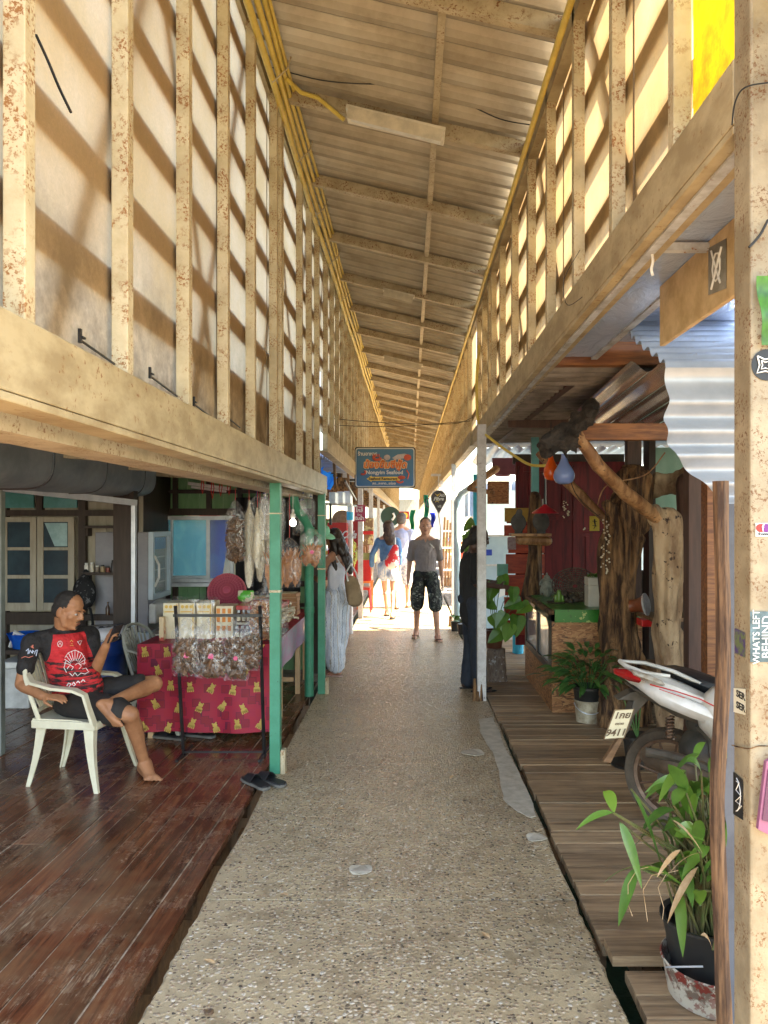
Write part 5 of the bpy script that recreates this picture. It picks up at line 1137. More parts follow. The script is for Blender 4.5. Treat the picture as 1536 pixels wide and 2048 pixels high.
b = MB(); b.tube([(p.x-.01,7.595,p.z-.05),(p.x+.008,7.595,p.z-.02),(p.x,7.595,p.z+.02),(p.x,7.595,p.z+.05)],[.002,.005,.008,.006],6); b.tube([(p.x-.025,7.595,p.z+.03),(p.x+.025,7.595,p.z+.025)],.003,5); b.tube([(p.x-.022,7.595,p.z-.015),(p.x+.024,7.595,p.z-.02)],.003,5); b.build('gecko_mark', M_ink, yt)
# counter goods
t = thing('stone_head','grey stone Buddha head with tight curls on the counter edge','statue',at(1096,1195,7.75)); p = at(1094,1178,7.75)
b = MB(); b.ell(p+Vector((0,0,.02)),(.062,.07,.09),18); b.ell(p+Vector((.0,-.03,-.035)),(.045,.045,.05),14); b.cone(p+Vector((0,-.068,.015)),p+Vector((0,-.082,-.012)),.006,.012,8); b.cone(p+Vector((0,.01,-.08)),p+Vector((0,.01,-.12)),.04,.05,12)
for s_ in (-1,1): b.ell(p+Vector((.064*s_,.0,-.02)),(.01,.014,.045),8); b.ell(p+Vector((.024*s_,-.062,.018)),(.018,.008,.006),8)
b.ell(p+Vector((0,-.068,-.04)),(.018,.01,.006),8)
for i in range(len(b.v)): pass
remeshed(b,.006,2).build('face', M_stone, t, smooth=60)
b = MB()
for i in range(7):
    ph = .12+i*.20
    for j in range(14):
        a = j*.449+i*.2; r_ = .070*math.cos(ph); 
        if math.sin(a)*r_ < -.03 and ph < .75: continue
        b.ell(p+Vector((math.cos(a)*r_,.012+math.sin(a)*r_*1.1,.035+.075*math.sin(ph))),.0105,6)
b.ell(p+Vector((0,.01,.115)),(.035,.035,.03),10); b.ell(p+Vector((0,.01,.15)),(.012,.012,.02),8); b.build('curls', M_stone, t, smooth=60)
t = thing('wicker_basket','dark woven wicker basket lying open on the counter','basket',at(1150,1215,7.3)); c0 = at(1150,1172,7.35)
b = MB(); mm = rot(60,0,-20)
for i in range(9):
    r_ = .03+i*.018; b.tube([c0+mm@Vector((r_*1.25*math.cos(t_*.2618),r_*math.sin(t_*.2618),.05*(i/8)**2)) for t_ in range(25)],.006,5,False)
for j in range(20): a = j*.314; b.tube([c0+mm@Vector((r_*1.25*math.cos(a),r_*math.sin(a),.05*(r_/.17)**2-.004)) for r_ in (.02,.09,.175)],.005,5)
b.build('bowl', M_wicker, t, smooth=60)
b = MB(); rg = random.Random(2)
for i in range(26): p = at(1150+rg.uniform(-38,30),1200+rg.uniform(-12,16),7.25+rg.uniform(-.1,.1)); b.ell(p,(rg.uniform(.03,.07),.05,rg.uniform(.02,.05)),8,rot(rg.uniform(0,90),rg.uniform(0,90),0))
b = remeshed(b,.012,1); b.build('woven_heap', M_wicker, t, smooth=40)
t = thing('cactus_pot','small green cactus in a dark shell dish on the counter','cactus',at(1118,1205,7.1)); p = at(1118,1205,7.1)
b = MB(); b.lathe([(0,0),(.06,.01),(.09,.04),(.08,.04),(.0,.03)],p+Vector((-.03,0,-.03)),14); b.build('dish', M_wicker, t, smooth=50)
b = MB(); b.cone(p+Vector((0,0,.02)),p+Vector((.0,0,.10)),.028,.022,10); b.cone(p+Vector((-.03,0,.02)),p+Vector((-.03,0,.06)),.018,.014,8); b.cone(p+Vector((.035,0,.02)),p+Vector((.03,0,.06)),.018,.014,8); b.build('cactus_stem', M_leaf, t, smooth=60)
t = thing('planter','cream square planter with small green leaves on the counter','planter',at(1190,1218,6.85)); p = at(1191,1218,6.9); s=6.9/FPX
b = MB(); w_=20*s; b.prism([p+Vector((-w_*.92,-.08,0)),p+Vector((w_,-.08,0)),p+Vector((w_,.08,0)),p+Vector((-w_*.92,.08,0))],(0,0,48*s)); b.box(p.x-w_*.9,p.x+w_,6.83,6.99,p.z+48*s+.0,p.z+64*s); b.build('planter_box', M_planter, t, bevel=.008)
def leaf(b, base, d, L, W, droop=.3, fold=.15, n=5, twist=0, tip=1.0):
    base = Vector(base); d = Vector(d).normalized(); up = Vector((0,0,1)); s_ = d.cross(up); s_ = s_.normalized() if s_.length>1e-3 else Vector((1,0,0)); nn = s_.cross(d)
    s_ = (s_*math.cos(twist)+nn*math.sin(twist)); nn = s_.cross(d); vs = []
    for i in range(n+1):
        t = i/n; w = W/2*math.sin(math.pi*min(.999,max(.02,t**.8)))**.8*(1 if t<1 else 0)+.0006
        c = base+d*L*t+Vector((0,0,-droop*L*t*t))
        vs += [c-s_*w+nn*w*fold, c, c+s_*w+nn*w*fold]
    b.r = random.random(); b.add(vs,[(i*3,i*3+1,i*3+4,i*3+3) for i in range(n)]+[(i*3+1,i*3+2,i*3+5,i*3+4) for i in range(n)])
b = MB(); rg = random.Random(1)
for i in range(34): a = rg.uniform(0,6.28); leaf(b, p+Vector((rg.uniform(-.07,.07),rg.uniform(-.05,.05),64*s)),(math.cos(a),math.sin(a),rg.uniform(.5,1.5)),.06,.03,.2)
b.build('foliage', M_leaf, t, smooth=60)
# drum / horn shaped lamp at trunk right
t = thing('hand_drum','small brown goblet drum with pale skin hung beside the furrowed trunk','drum',at(1275,1210,6.0)); p = at(1262,1212,6.0); m2 = rot(0,80,-35)
b = MB(); b.lathe([(.055,0),(.05,.04),(.06,.08),(.085,.12)],p,20,m2); b.build('shell', mat('red brown wood',(.20,.055,.02),(.14,.035,.012),7,rough=.35), t, smooth=40)
b = MB(); b.lathe([(.088,.115),(.09,.125),(.082,.13),(0,.128)],p,20,m2); b.build('drum_skin', mat('pale skin',(.5,.5,.5),(.35,.34,.33),30,rough=.6), t, smooth=40)
b = MB(); p = at(1280,1252,6.0); b.box(p.x,p.x+.2,5.95,6.1,p.z,p.z+.055); solo('red_box', b, M_red, 'small red box on the shelf behind the pale trunk', 'box', bevel=.006)
# cyan column & steps behind philodendron
b = MB(); b.lathe([(.07,0),(.07,.9)],at(1036,1315,9.6)-Vector((0,0,.05)),18); solo('column', b, M_cyan, 'cyan painted round column below the plank wall', 'column', smooth=40)
t = thing('carved_stool','carved pale log stool under the leafy pot','stool',flo(992,1360)); p = flo(992,1360)
b = MB(); b.lathe([(.12,0),(.11,.05),(.10,.2),(.095,.34),(0,.34)],p,20); 
for i in range(len(b.v)): b.v[i]=wob(b.v[i],.012,16)
b.build('carved_body', M_tan_t, t, smooth=50)
pp = p+Vector((-.02,0,.345)); t = thing('potted_plant','heart leaved climber in a terracotta pot on the carved stool','plant',pp)
b = MB(); b.lathe([(0,0),(.08,0),(.105,.17),(.11,.17),(.11,.19),(.09,.19),(.085,.16),(0,.16)],pp,20); b.build('pot', M_pot, t, smooth=40)
b = MB()
def heart(b, c, W, H_, n_, tw=0, droop=0):
    """heart shaped leaf hanging from c, facing n_"""
    c = Vector(c); n_ = Vector(n_).normalized(); up = Vector((0,0,1)); s_ = n_.cross(up).normalized(); u = s_.cross(n_).normalized(); s2 = s_*math.cos(tw)+u*math.sin(tw); u2 = u*math.cos(tw)-s_*math.sin(tw)
    out = [(0,0),(.18,.10),(.36,.10),(.5,-.05),(.48,-.3),(.34,-.6),(.15,-.85),(0,-1)]
    L = [c+s2*(x*W)+u2*(y*H_)+n_*(abs(x)*.25*W) for x,y in out]; Rr = [c-s2*(x*W)+u2*(y*H_)+n_*(abs(x)*.25*W) for x,y in out]; mid = [c+u2*(y*H_) for x,y in out]
    b.r = random.random()
    for i in range(len(out)-1):
        b.add([mid[i],L[i],L[i+1],mid[i+1]],[(0,1,2,3)]); b.add([mid[i],mid[i+1],Rr[i+1],Rr[i]],[(0,1,2,3)])
tips = [(1035,1246,.17,.2),(1003,1276,.15,.9),(984,1245,.14,-.5),(1040,1215,.15,1.2),(1058,1222,.13,1.0),(990,1180,.16,.3),(1005,1165,.13,-.4),(1010,1240,.14,.5),(972,1215,.12,-1),(1026,1188,.13,.1),(1020,1262,.15,.3),(978,1190,.12,0)]
for px,py,w_,tw in tips:
    c = at(px,py-12,7.6+random.uniform(-.25,.1)); heart(b,c,w_,w_*1.25,(random.uniform(-.5,.3),-1,.4),tw)
b.build('foliage', M_leaf, t, smooth=60)
b = MB()
for px,py,w_,tw in tips: c = at(px,py-12,7.6); q = pp+Vector((0,0,.18)); b.tube([q,q.lerp(c,.5)+Vector((0,0,.08)),c],.004,5)
b.build('stem', M_leafdk, t)
# hanging plant leaves further
# peace lily in bucket
p = flo(1176,1442); pt_ = thing('potted_plant','bushy dark green lily plant in a dented white paint tin with handle','plant',p)
b = MB(); b.lathe([(0,0),(.10,0),(.112,.17),(.118,.18),(.112,.185),(.10,.16)],p,26); tin = b.build('paint_tin', mat('stained white tin',(.50,.44,.32),(.26,.20,.13),9,rough=.45,spots=(.12,.07,.03),sp_scale=30,sp_lo=.56,sp_hi=.62), pt_, smooth=40)
b = MB(); b.lathe([(.10,.12),(.125,.27),(.135,.28),(.135,.30),(.118,.30),(.11,.2)],p,26); b.build('inner_pot', M_plastpot, pt_, smooth=40)
b = MB(); b.tube([p+Vector((.118*math.cos(a),.118*math.sin(a)-.0,.155-.07*abs(math.sin(a)))) for a in [math.pi+.314*i for i in range(11)]],.0035,5); b.build('handle', M_alu, pt_)
b = MB(); rg = random.Random(6)
for i in range(170):
    a = rg.uniform(0,6.28); el = rg.uniform(.25,1.35); L1 = rg.uniform(.12,.34); q = p+Vector((math.cos(a)*.05,math.sin(a)*.05,.28)); tip = q+Vector((math.cos(a)*math.cos(el),math.sin(a)*math.cos(el),math.sin(el)))*L1
    leaf(b, tip, (math.cos(a)*math.cos(el*.6),math.sin(a)*math.cos(el*.6),math.sin(el*.6)), rg.uniform(.13,.22), rg.uniform(.035,.055), .45, .2, 5, rg.uniform(-.6,.6))
b.build('foliage', M_leafdk, pt_, smooth=60)
b = MB()
for i in range(40):
    a = rg.uniform(0,6.28); el = rg.uniform(.4,1.3); q = p+Vector((math.cos(a)*.05,math.sin(a)*.05,.27)); b.tube([q,q+Vector((math.cos(a)*math.cos(el),math.sin(a)*math.cos(el),math.sin(el)))*.28],.004,4)
b.build('stem', M_leafdk, pt_)
# near big plant in rusty basin
bc = Vector((1.11,2.73,-.03)); bs = thing('metal_basin','old chipped white and red enamel basin at the lower right','basin',bc)
b = MB(); b.lathe([(0,0),(.15,0),(.165,.01),(.185,.13),(.192,.135),(.186,.14),(.175,.125),(.155,.02),(0,.015)],bc,40); b.build('basin_body', mat('chipped enamel',(.52,.47,.38),(.17,.12,.09),10,lo=.5,hi=.56,rough=.5,spots=(.20,.03,.02),sp_scale=22,sp_lo=.50,sp_hi=.54,bmp=.3), bs, smooth=40)
b = MB(); b.tube([bc+Vector((-.188*math.cos(a),-.188*math.sin(a)*.6-.03,.12+.07*math.sin(a*1.0)-.0)) for a in [.15*i for i in range(8)]],.0035,6); b.build('handle', M_alu, bs)
pl = bc+Vector((-.03,.03,.018)); pn = thing('potted_plant','tall plant with green and dry brown leaves in a black pot in the basin','plant',pl)
b = MB(); b.lathe([(0,0),(.10,0),(.145,.24),(.155,.245),(.155,.255),(.135,.25),(.125,.2),(0,.2)],pl,30); b.build('pot', M_plastpot, pn, smooth=40)
fo = MB(); st = MB(); dr = MB(); rg = random.Random(21)
top = pl+Vector((0,0,.21))
def stem_leaf(px,py,Y,dx,dy,L,W,dry=False,droop=.5,tw=0,lean=0):
    base = top+Vector((rg.uniform(-.07,.09),rg.uniform(-.06,.06),0)); Y += .42; W *= .8; L *= 1.1; tip = at(px,py,Y); mid = base.lerp(tip,.55)+Vector((-(tip.x-base.x)*.18,0,.05))
    st.tube([base,mid,tip],[.006,.005,.0035],6); q = at(px+dx,py+dy,Y-.03); leaf(dr if dry else fo, tip, q-tip, L, W, droop, .18, 8, tw)
for a in ((1228,1625,2.2,-18,-95,.17,.05),(1262,1578,2.25,45,75,.18,.055),(1225,1625,2.2,-60,-5,.13,.03),(1240,1645,2.2,30,60,.14,.05),(1275,1735,2.2,-35,70,.13,.06),(1275,1735,2.2,-80,-5,.12,.03),(1278,1735,2.2,80,-3,.14,.03),
          (1340,1700,2.3,-40,-130,.20,.05),(1355,1690,2.35,-20,-110,.18,.06),(1385,1640,2.3,10,-120,.20,.06),(1400,1600,2.4,20,-110,.17,.055),(1430,1660,2.3,5,-120,.20,.06),(1415,1590,2.35,30,-95,.16,.05),(1440,1560,2.4,-5,-110,.18,.05),
          (1370,1560,2.5,-80,-20,.16,.05),(1390,1520,2.5,25,-90,.15,.05),(1330,1640,2.4,-50,20,.15,.05),(1360,1780,2.15,5,80,.13,.05),(1400,1810,2.15,0,-60,.13,.055),(1425,1830,2.2,30,-95,.17,.07),(1440,1750,2.3,-30,-80,.17,.06),(1395,1680,2.25,-40,-60,.16,.08),(1410,1640,2.3,50,-30,.15,.07),(1365,1650,2.4,10,-80,.16,.05),(1445,1700,2.3,10,-70,.16,.06)):
    stem_leaf(*a, tw=rg.uniform(-1.1,1.1))
for i in range(85): stem_leaf(rg.uniform(1325,1470),rg.uniform(1530,1790),rg.uniform(2.2,2.6),rg.uniform(-50,50),rg.uniform(-90,10),rg.uniform(.12,.19),rg.uniform(.04,.065),tw=rg.uniform(-1.2,1.2),droop=rg.uniform(.2,.8))
for a in ((1345,1640,2.2,60,35,.10,.03),(1360,1700,2.15,-45,25,.09,.02),(1395,1735,2.15,-50,55,.14,.04),(1400,1705,2.15,-60,10,.12,.025),(1425,1715,2.15,30,15,.11,.03),(1425,1900,2.12,-25,-80,.14,.03)): stem_leaf(*a, dry=True, tw=rg.uniform(-.8,.8))
for i in range(20): base = top+Vector((rg.uniform(-.09,.09),rg.uniform(-.07,.07),0)); st.tube([base,base+Vector((rg.uniform(-.1,.1),rg.uniform(-.1,.1),rg.uniform(.25,.5)))],[.006,.003],5)
for i in range(3): c = at(1262+i*30,1760+rg.uniform(-10,10),2.6); dr.tube([c+Vector((.06,0,.03)),c+Vector((.02,0,.02)),c+Vector((-.01,0,-.03)),c+Vector((-.01+.01*i,0,-.10)),c+Vector((.005,0,-.14))],.0013,4)
fo.build('foliage', M_leaf, pn, smooth=60); st.build('stem', mat('plant stems',(.10,.13,.04),(.16,.12,.05),9,rough=.5), pn, smooth=60); dr.build('dry_foliage', M_leafdry, pn, smooth=60)
# small black pot behind the number plate
p = flo(1275,1530); t = thing('plant_pot','black plastic pot with bare stems behind the scooter number plate','pot',p)
b = MB(); b.lathe([(0,.0),(.075,0),(.10,.19),(.11,.19),(.11,.21),(.09,.205),(0,.18)],p,22); b.build('pot', M_plastpot, t, smooth=40)
b = MB(); b.lathe([(0,0),(.12,0),(.13,.02),(.11,.015),(0,.01)],p-Vector((.06,0,0)),20); b.build('saucer', M_plastpot, t, smooth=40)
b = MB(); [b.tube([p+Vector((0,0,.18)),p+Vector((.02*i-.05,0,.3)),p+Vector((.05*i-.1,.02*i,.48))],.005,5) for i in range(4)]; b.build('stem', M_leafdk, t)
# yellow looping conduit on the right
wire('yellow conduit looping down from the right wall to the craft shop', [at(958,690,7.1),at(953,770,7.1),at(958,850,7.1),at(985,880,7.0),at(1030,912,6.9),at(1063,930,6.8),at(1105,930,6.7)], .014, M_yellow, 'conduit', 'conduit')
wire('thin vine like wire on the right beam', [at(1170,590,3.2),at(1135,610,3.2),at(1128,560,3.2),at(1160,500,3.2)], .0015)
wire('black flex looping above the pendant lamps to the rafters', [at(1130,905,6.0),at(1150,985,6.3),at(1200,1035,6.4)], .004)
wire('pale dry twig curving beside the forked brace', [at(1195,1010,5.6),at(1215,970,5.5),at(1290,950,5.4),at(1330,905,5.3)], .005, M_log, 'twig', 'twig')
# ================= parked scooter (rear end towards us) =================
sc_ = thing('motor_scooter', 'dusty white underbone motorbike seen from behind, parked on the right deck', 'motorbike', (2.0,4.1,0))
M_fair = mat('white scooter panel', (.66,.64,.58), (.50,.47,.40), 7, rough=.3)
M_tyre = mat('dusty tyre', (.055,.042,.03), (.09,.07,.05), 12, rough=.85, bmp=.4)
M_dustblk = mat('dusty black plastic', (.05,.045,.035), (.11,.095,.075), 7, rough=.55)
M_rim = mat('rusty spoke metal', (.12,.07,.045), (.2,.13,.09), 14, rough=.5, metal=.4)
# wheel: axle centre at px(1325,1560)
wc = Vector((1.45, 4.15, .275)); ax = rot(0,0,48)       # wheel turned; local x = axle
b = MB(); R0 = .275
def ring(r, x, n=44): return [wc+ax@Vector((x, r*math.cos(i*2*math.pi/n), r*math.sin(i*2*math.pi/n))) for i in range(n)]
prof = [(.215,-.03),(.235,-.042),(.26,-.04),(.272,-.022),(.275,0),(.272,.022),(.26,.04),(.235,.042),(.215,.03)]
rs = [ring(r,x) for r,x in prof]; vs = [v for r in rs for v in r]; n=44; k=len(prof)
b.add(vs,[(i*n+j,i*n+(j+1)%n,((i+1)%k)*n+(j+1)%n,((i+1)%k)*n+j) for i in range(k) for j in range(n)])
wh = thing('wheel', None, None, (0,0,0)); wh.parent = sc_; wh.location = -ORG[sc_]; ORG[wh]=Vector((0,0,0))
b.build('tyre', M_tyre, wh, smooth=40)
b = MB(); rs = [ring(r,x) for r,x in ((.213,-.028),(.195,-.02),(.195,.02),(.213,.028))]; vs=[v for r in rs for v in r]; b.add(vs,[(i*n+j,i*n+(j+1)%n,((i+1)%4)*n+(j+1)%n,((i+1)%4)*n+j) for i in range(4) for j in range(n)])
for i in range(12):
    a = i*math.pi/6; b.tube([wc+ax@Vector((0,.05*math.cos(a),.05*math.sin(a))),wc+ax@Vector((0,.2*math.cos(a+.15),.2*math.sin(a+.15)))],.007,6)
b.build('rim', M_rim, wh, smooth=40)
b = MB(); b.lathe([(0,-.06),(.06,-.06),(.06,.06),(0,.06)],wc,18,ax@rot(0,90,0)); b.build('hub', M_dustblk, wh, smooth=40)
# tail fairing running from rear tip (px1240,1335) to right (1450,1400)
P = lambda px,py,Y: at(px,py,Y)
def loft(secs, m, name, smooth=50):
    b = MB(); n_ = len(secs[0]); vs = [Vector(v) for s_ in secs for v in s_]
    b.add(vs,[(i*n_+j,i*n_+(j+1)%n_,(i+1)*n_+(j+1)%n_,(i+1)*n_+j) for i in range(len(secs)-1) for j in range(n_)]+[tuple(range(n_)),tuple((len(secs)-1)*n_+j for j in range(n_))])
    return b.build(name, m, sc_, smooth=smooth)
def sec(px, pt, pb, Y, dep):   # cross-section from top px,pt to bottom px,pb, dep = thickness away from camera
    a, c = P(px,pt,Y), P(px,pb,Y); m_ = (a+c)/2
    return [a+Vector((0,dep*.25,0)), m_+(a-m_)*.6+Vector((0,-.02,0)), m_+Vector((0,-.035,0)), c+Vector((0,0,0)), c+Vector((0,dep*.8,0)), m_+Vector((0,dep,0)), a+Vector((0,dep*.8,0))]
loft([sec(1243,1340,1352,3.75,.06),sec(1262,1344,1368,3.70,.12),sec(1300,1350,1384,3.64,.20),sec(1350,1364,1405,3.58,.24),sec(1400,1385,1425,3.52,.26),sec(1450,1410,1440,3.46,.26)], M_fair, 'tail_fairing')
loft([sec(1270,1352,1372,3.70,.02),sec(1320,1372,1410,3.55,.03),sec(1380,1400,1435,3.48,.03),sec(1450,1430,1460,3.42,.03)], mat('white side cover',(.72,.71,.68),(.6,.58,.52),6,rough=.25), 'side_panel')
loft([sec(1232,1340,1350,3.72,.05),sec(1258,1342,1362,3.63,.06),sec(1278,1352,1366,3.60,.04)], mat('red tail lens',(.42,.012,.015),(.35,.01,.01),rough=.12), 'tail_light')
loft([sec(1265,1340,1352,3.62,.02),sec(1300,1350,1368,3.57,.02),sec(1325,1362,1372,3.55,.015)], mat('clear indicator lens',(.5,.46,.38),(.35,.28,.2),30,rough=.08), 'indicator')
b = MB(); g0 = [P(1240,1322,3.85),P(1290,1326,3.8),P(1345,1342,3.72),P(1385,1360,3.65),P(1400,1366,3.62)]
b.tube([q for q in g0],[.016,.02,.02,.018,.012],8,sq=.5); b.tube([P(1240,1322,3.85),P(1252,1332,3.75),P(1290,1346,3.68),P(1340,1352,3.66)],[.012,.012,.01,.008],8); b.build('grab_rail', M_fair, sc_, smooth=50)
loft([sec(1345,1344,1360,3.75,.2),sec(1380,1346,1376,3.72,.26),sec(1420,1356,1396,3.66,.28),sec(1460,1370,1414,3.6,.28)], mat('black vinyl seat',(.012,.012,.012),(.02,.02,.02),rough=.45), 'seat')
b = MB(); b.tube([P(1300,1369,3.52),P(1350,1382,3.48),P(1400,1398,3.44),P(1440,1418,3.41)],.003,5); b.tube([P(1318,1378,3.50),P(1370,1396,3.46)],.002,5); b.build('pinstripe', M_red, sc_)
loft([sec(1262,1372,1376,3.72,.12),sec(1300,1384,1402,3.66,.22),sec(1350,1404,1432,3.6,.26),sec(1400,1424,1450,3.54,.28),sec(1450,1440,1458,3.5,.28)], M_dustblk, 'undertray')
# rear mudguard arm + number plate
b = MB(); 
def slab(b, pts, Y, dep, ys=None): b.prism([P(x,y,Y) for x,y in pts],(0,dep,0))
slab(b,[(1235,1400),(1262,1385),(1292,1380),(1330,1395),(1296,1402),(1270,1430),(1258,1462),(1246,1478),(1240,1470),(1262,1420),(1268,1402)],3.78,.09); b.build('mudguard', M_dustblk, sc_, bevel=.006)
pl_ = MB(); Yp = 3.70; q = [P(1230,1420,Yp),P(1268,1418,Yp),P(1248,1476,Yp-.02),P(1208,1478,Yp-.02)]
pl_.prism(q,(0,.004,0)); plo = pl_.build('number_plate', mat('cream plate',(.66,.58,.38),(.58,.5,.32),9,rough=.5), sc_)
b = MB(); b.tube(q+[q[0]],.0035,5,False); b.build('plate_rim', mat('plate rim',(.25,.16,.08),rough=.5), plo)
xv = (q[1]-q[0]).normalized(); up_ = (q[0]-q[3]).normalized(); nv = xv.cross(up_).normalized(); RM = Matrix((xv,up_-xv*up_.dot(xv)*0,nv)).transposed()
c_ = (q[0]+q[1]+q[2]+q[3])/4; M_plt = mat('plate ink',(.10,.05,.02),(.12,.07,.03),rough=.6)
text('1กย', .048, M_plt, plo, c_+up_*.045-Vector((0,.004,0)), RM, .0005, bold=.0008); text('ตราด', .02, M_plt, plo, c_-Vector((0,.004,0))+up_*.002, RM, .0005, bold=.0003); text('9411', .050, M_plt, plo, c_-up_*.045-Vector((0,.004,0)), RM, .0005, bold=.001)
b = MB(); slab(b,[(1236,1478),(1246,1478),(1222,1526),(1206,1524)],3.70,.03); b.build('plate_strut', M_grain, sc_, bevel=.003)
# silencer
b = MB(); b.tube([P(1290,1508,3.60),P(1300,1515,3.55),P(1350,1530,3.45),P(1410,1552,3.32),P(1450,1565,3.25)],[.03,.048,.058,.06,.055],16); b.lathe([(.026,0),(.026,.03),(.018,.03),(.018,0)],P(1289,1508,3.58),14,rot(90,0,40)); b.build('silencer', mat('sooty silencer',(.08,.055,.035),(.14,.10,.07),8,rough=.5,metal=.4), sc_, smooth=50)
b = MB(); b.grid(lambda u,v: P(1292+150*u,1495+50*u+20*v-6*math.sin(u*3),3.52-.28*u-.03*math.sin(v*3.1)), 14, 4, (0,.006,0)); b.build('heat_shield', M_dustblk, sc_, smooth=50)
# shock spring, swing arm, frame bits
b = MB(); b.tube([P(1340+5*math.sin(i*.9)*1.6,1432+i*.9,3.75+.03*math.cos(i*.9)) for i in range(52)],.006,5); b.build('shock_spring', M_rim, sc_, smooth=50)
b = MB(); b.bar(wc+ax@Vector((.07,0,0)),P(1440,1500,3.7),.03,.05); b.bar(wc+ax@Vector((-.07,0,0)),P(1440,1470,3.95),.03,.05); b.build('swing_arm', M_dustblk, sc_, bevel=.006)
b = MB(); b.ell(P(1430,1500,3.75),(.18,.16,.13),14); b.ell(P(1470,1440,3.8),(.25,.2,.2),14); b.tube([P(1395,1450,3.6),P(1420,1480,3.6),P(1425,1520,3.58)],.015,7); b.build('engine', M_dustblk, sc_, smooth=50)
# front half, out of sight behind the post
b = MB(); fc = Vector((2.40,3.30,.275)); 
b2 = MB(); b2.add([fc+ax@Vector((x, r*math.cos(i*2*math.pi/n), r*math.sin(i*2*math.pi/n))) for r,x in prof for i in range(n)],[(i*n+j,i*n+(j+1)%n,((i+1)%k)*n+(j+1)%n,((i+1)%k)*n+j) for i in range(k) for j in range(n)])
b2.build('front_tyre', M_tyre, sc_, smooth=40)
b = MB(); b.cone(P(1455,1430,3.5),Vector((2.2,3.3,.75)),.14,.10,12); b.cone(Vector((2.2,3.3,.75)),Vector((2.3,3.4,1.0)),.09,.06,10); b.cone(fc,Vector((2.32,3.36,.8)),.03,.03,8); b.cone((2.1,3.1,1.0),(2.5,3.6,1.0),.02,.02,8); b.build('front_body', M_fair, sc_, smooth=50)
# ================= people =================
def skinmat(name, c, c2): 
    m = mat(name, c, c2, 9, rough=.55, bmp=.08, bscale=90, bdist=.002); m.node_tree.nodes['Principled BSDF'].inputs['Subsurface Weight'].default_value = .0; return m
def hand(b, w, d, palm_n, thumb_s, k=1.0, curl=.3, grip=0, spread=.12):
    """w wrist, d direction of the fingers, palm_n palm normal (out of the palm), thumb_s +1/-1 side"""
    w, d, pn = Vector(w), Vector(d).normalized(), Vector(palm_n); pn = (pn-d*pn.dot(d)).normalized(); s_ = d.cross(pn)*thumb_s
    c = w+d*.045*k; b.cone(w,w+d*.03*k,.024*k,.022*k,8,1.15,s_)
    for q in (-.026,-.009,.009,.026): b.cone(w+d*.018*k+s_*q*.5*k, w+d*.085*k+s_*q*k, .013*k,.0115*k,7)
    for i,(q,L) in enumerate(((.029,.066),(.010,.076),(-.010,.070),(-.028,.054))):
        a = w+d*.086*k+s_*q*k; f = (d+s_*q*spread*18).normalized(); c1 = curl*(1+.12*i)+grip
        p1 = a+f*L*.42*k; f2 = (f*math.cos(c1)+pn*math.sin(c1)); p2 = p1+f2*L*.34*k; f3 = (f*math.cos(c1*1.9)+pn*math.sin(c1*1.9)); p3 = p2+f3*L*.26*k
        b.cone(a,p1,.0098*k,.009*k,7); b.cone(p1,p2,.0088*k,.008*k,7); b.cone(p2,p3,.0078*k,.0066*k,7)
    t0 = w+d*.025*k+s_*.026*k; t1 = t0+(d*.55+s_*.75+pn*.25).normalized()*.038*k; t2 = t1+(d*.85+s_*.25+pn*(.3+grip*.4)).normalized()*.032*k; t3 = t2+(d*.9+pn*(.35+grip*.5)).normalized()*.022*k
    b.cone(t0,t1,.014*k,.011*k,7); b.cone(t1,t2,.0105*k,.009*k,7); b.cone(t2,t3,.0088*k,.0072*k,7)
def foot(b, an, d, up, k=1.0, toe_s=1, h=.075):
    """an ankle; d towards the toes; up = instep normal; toe_s side of the big toe"""
    an, d, up = Vector(an), Vector(d).normalized(), Vector(up); up = (up-d*up.dot(d)).normalized(); s_ = d.cross(up)*toe_s; g = an-up*h*k
    b.ell(g-d*.035*k+up*.028*k,(.033*k,.033*k,.028*k),10); b.cone(an,g-d*.03*k+up*.035*k,.036*k,.034*k,10)
    b.cone(an+d*.01*k-up*.01*k,g+d*.10*k+up*.024*k,.036*k,.024*k,10,1.25,s_); b.cone(g-d*.02*k+up*.024*k,g+d*.12*k+up*.018*k-s_*.012*k,.027*k,.02*k,10,1.2,s_); b.cone(g+d*.05*k+up*.022*k,g+d*.135*k+up*.018*k+s_*.018*k,.024*k,.02*k,10)
    for i,(q,L,r) in enumerate(((.030,.045,.0135),(.010,.042,.0098),(-.007,.036,.0092),(-.022,.030,.0086),(-.036,.024,.0082))):
        a = g+d*(.137-.008*i)*k+s_*q*k+up*.015*k; b.cone(a,a+d*L*.8*k-up*.003*k+s_*q*.12*k,r*k,r*.86*k,7)
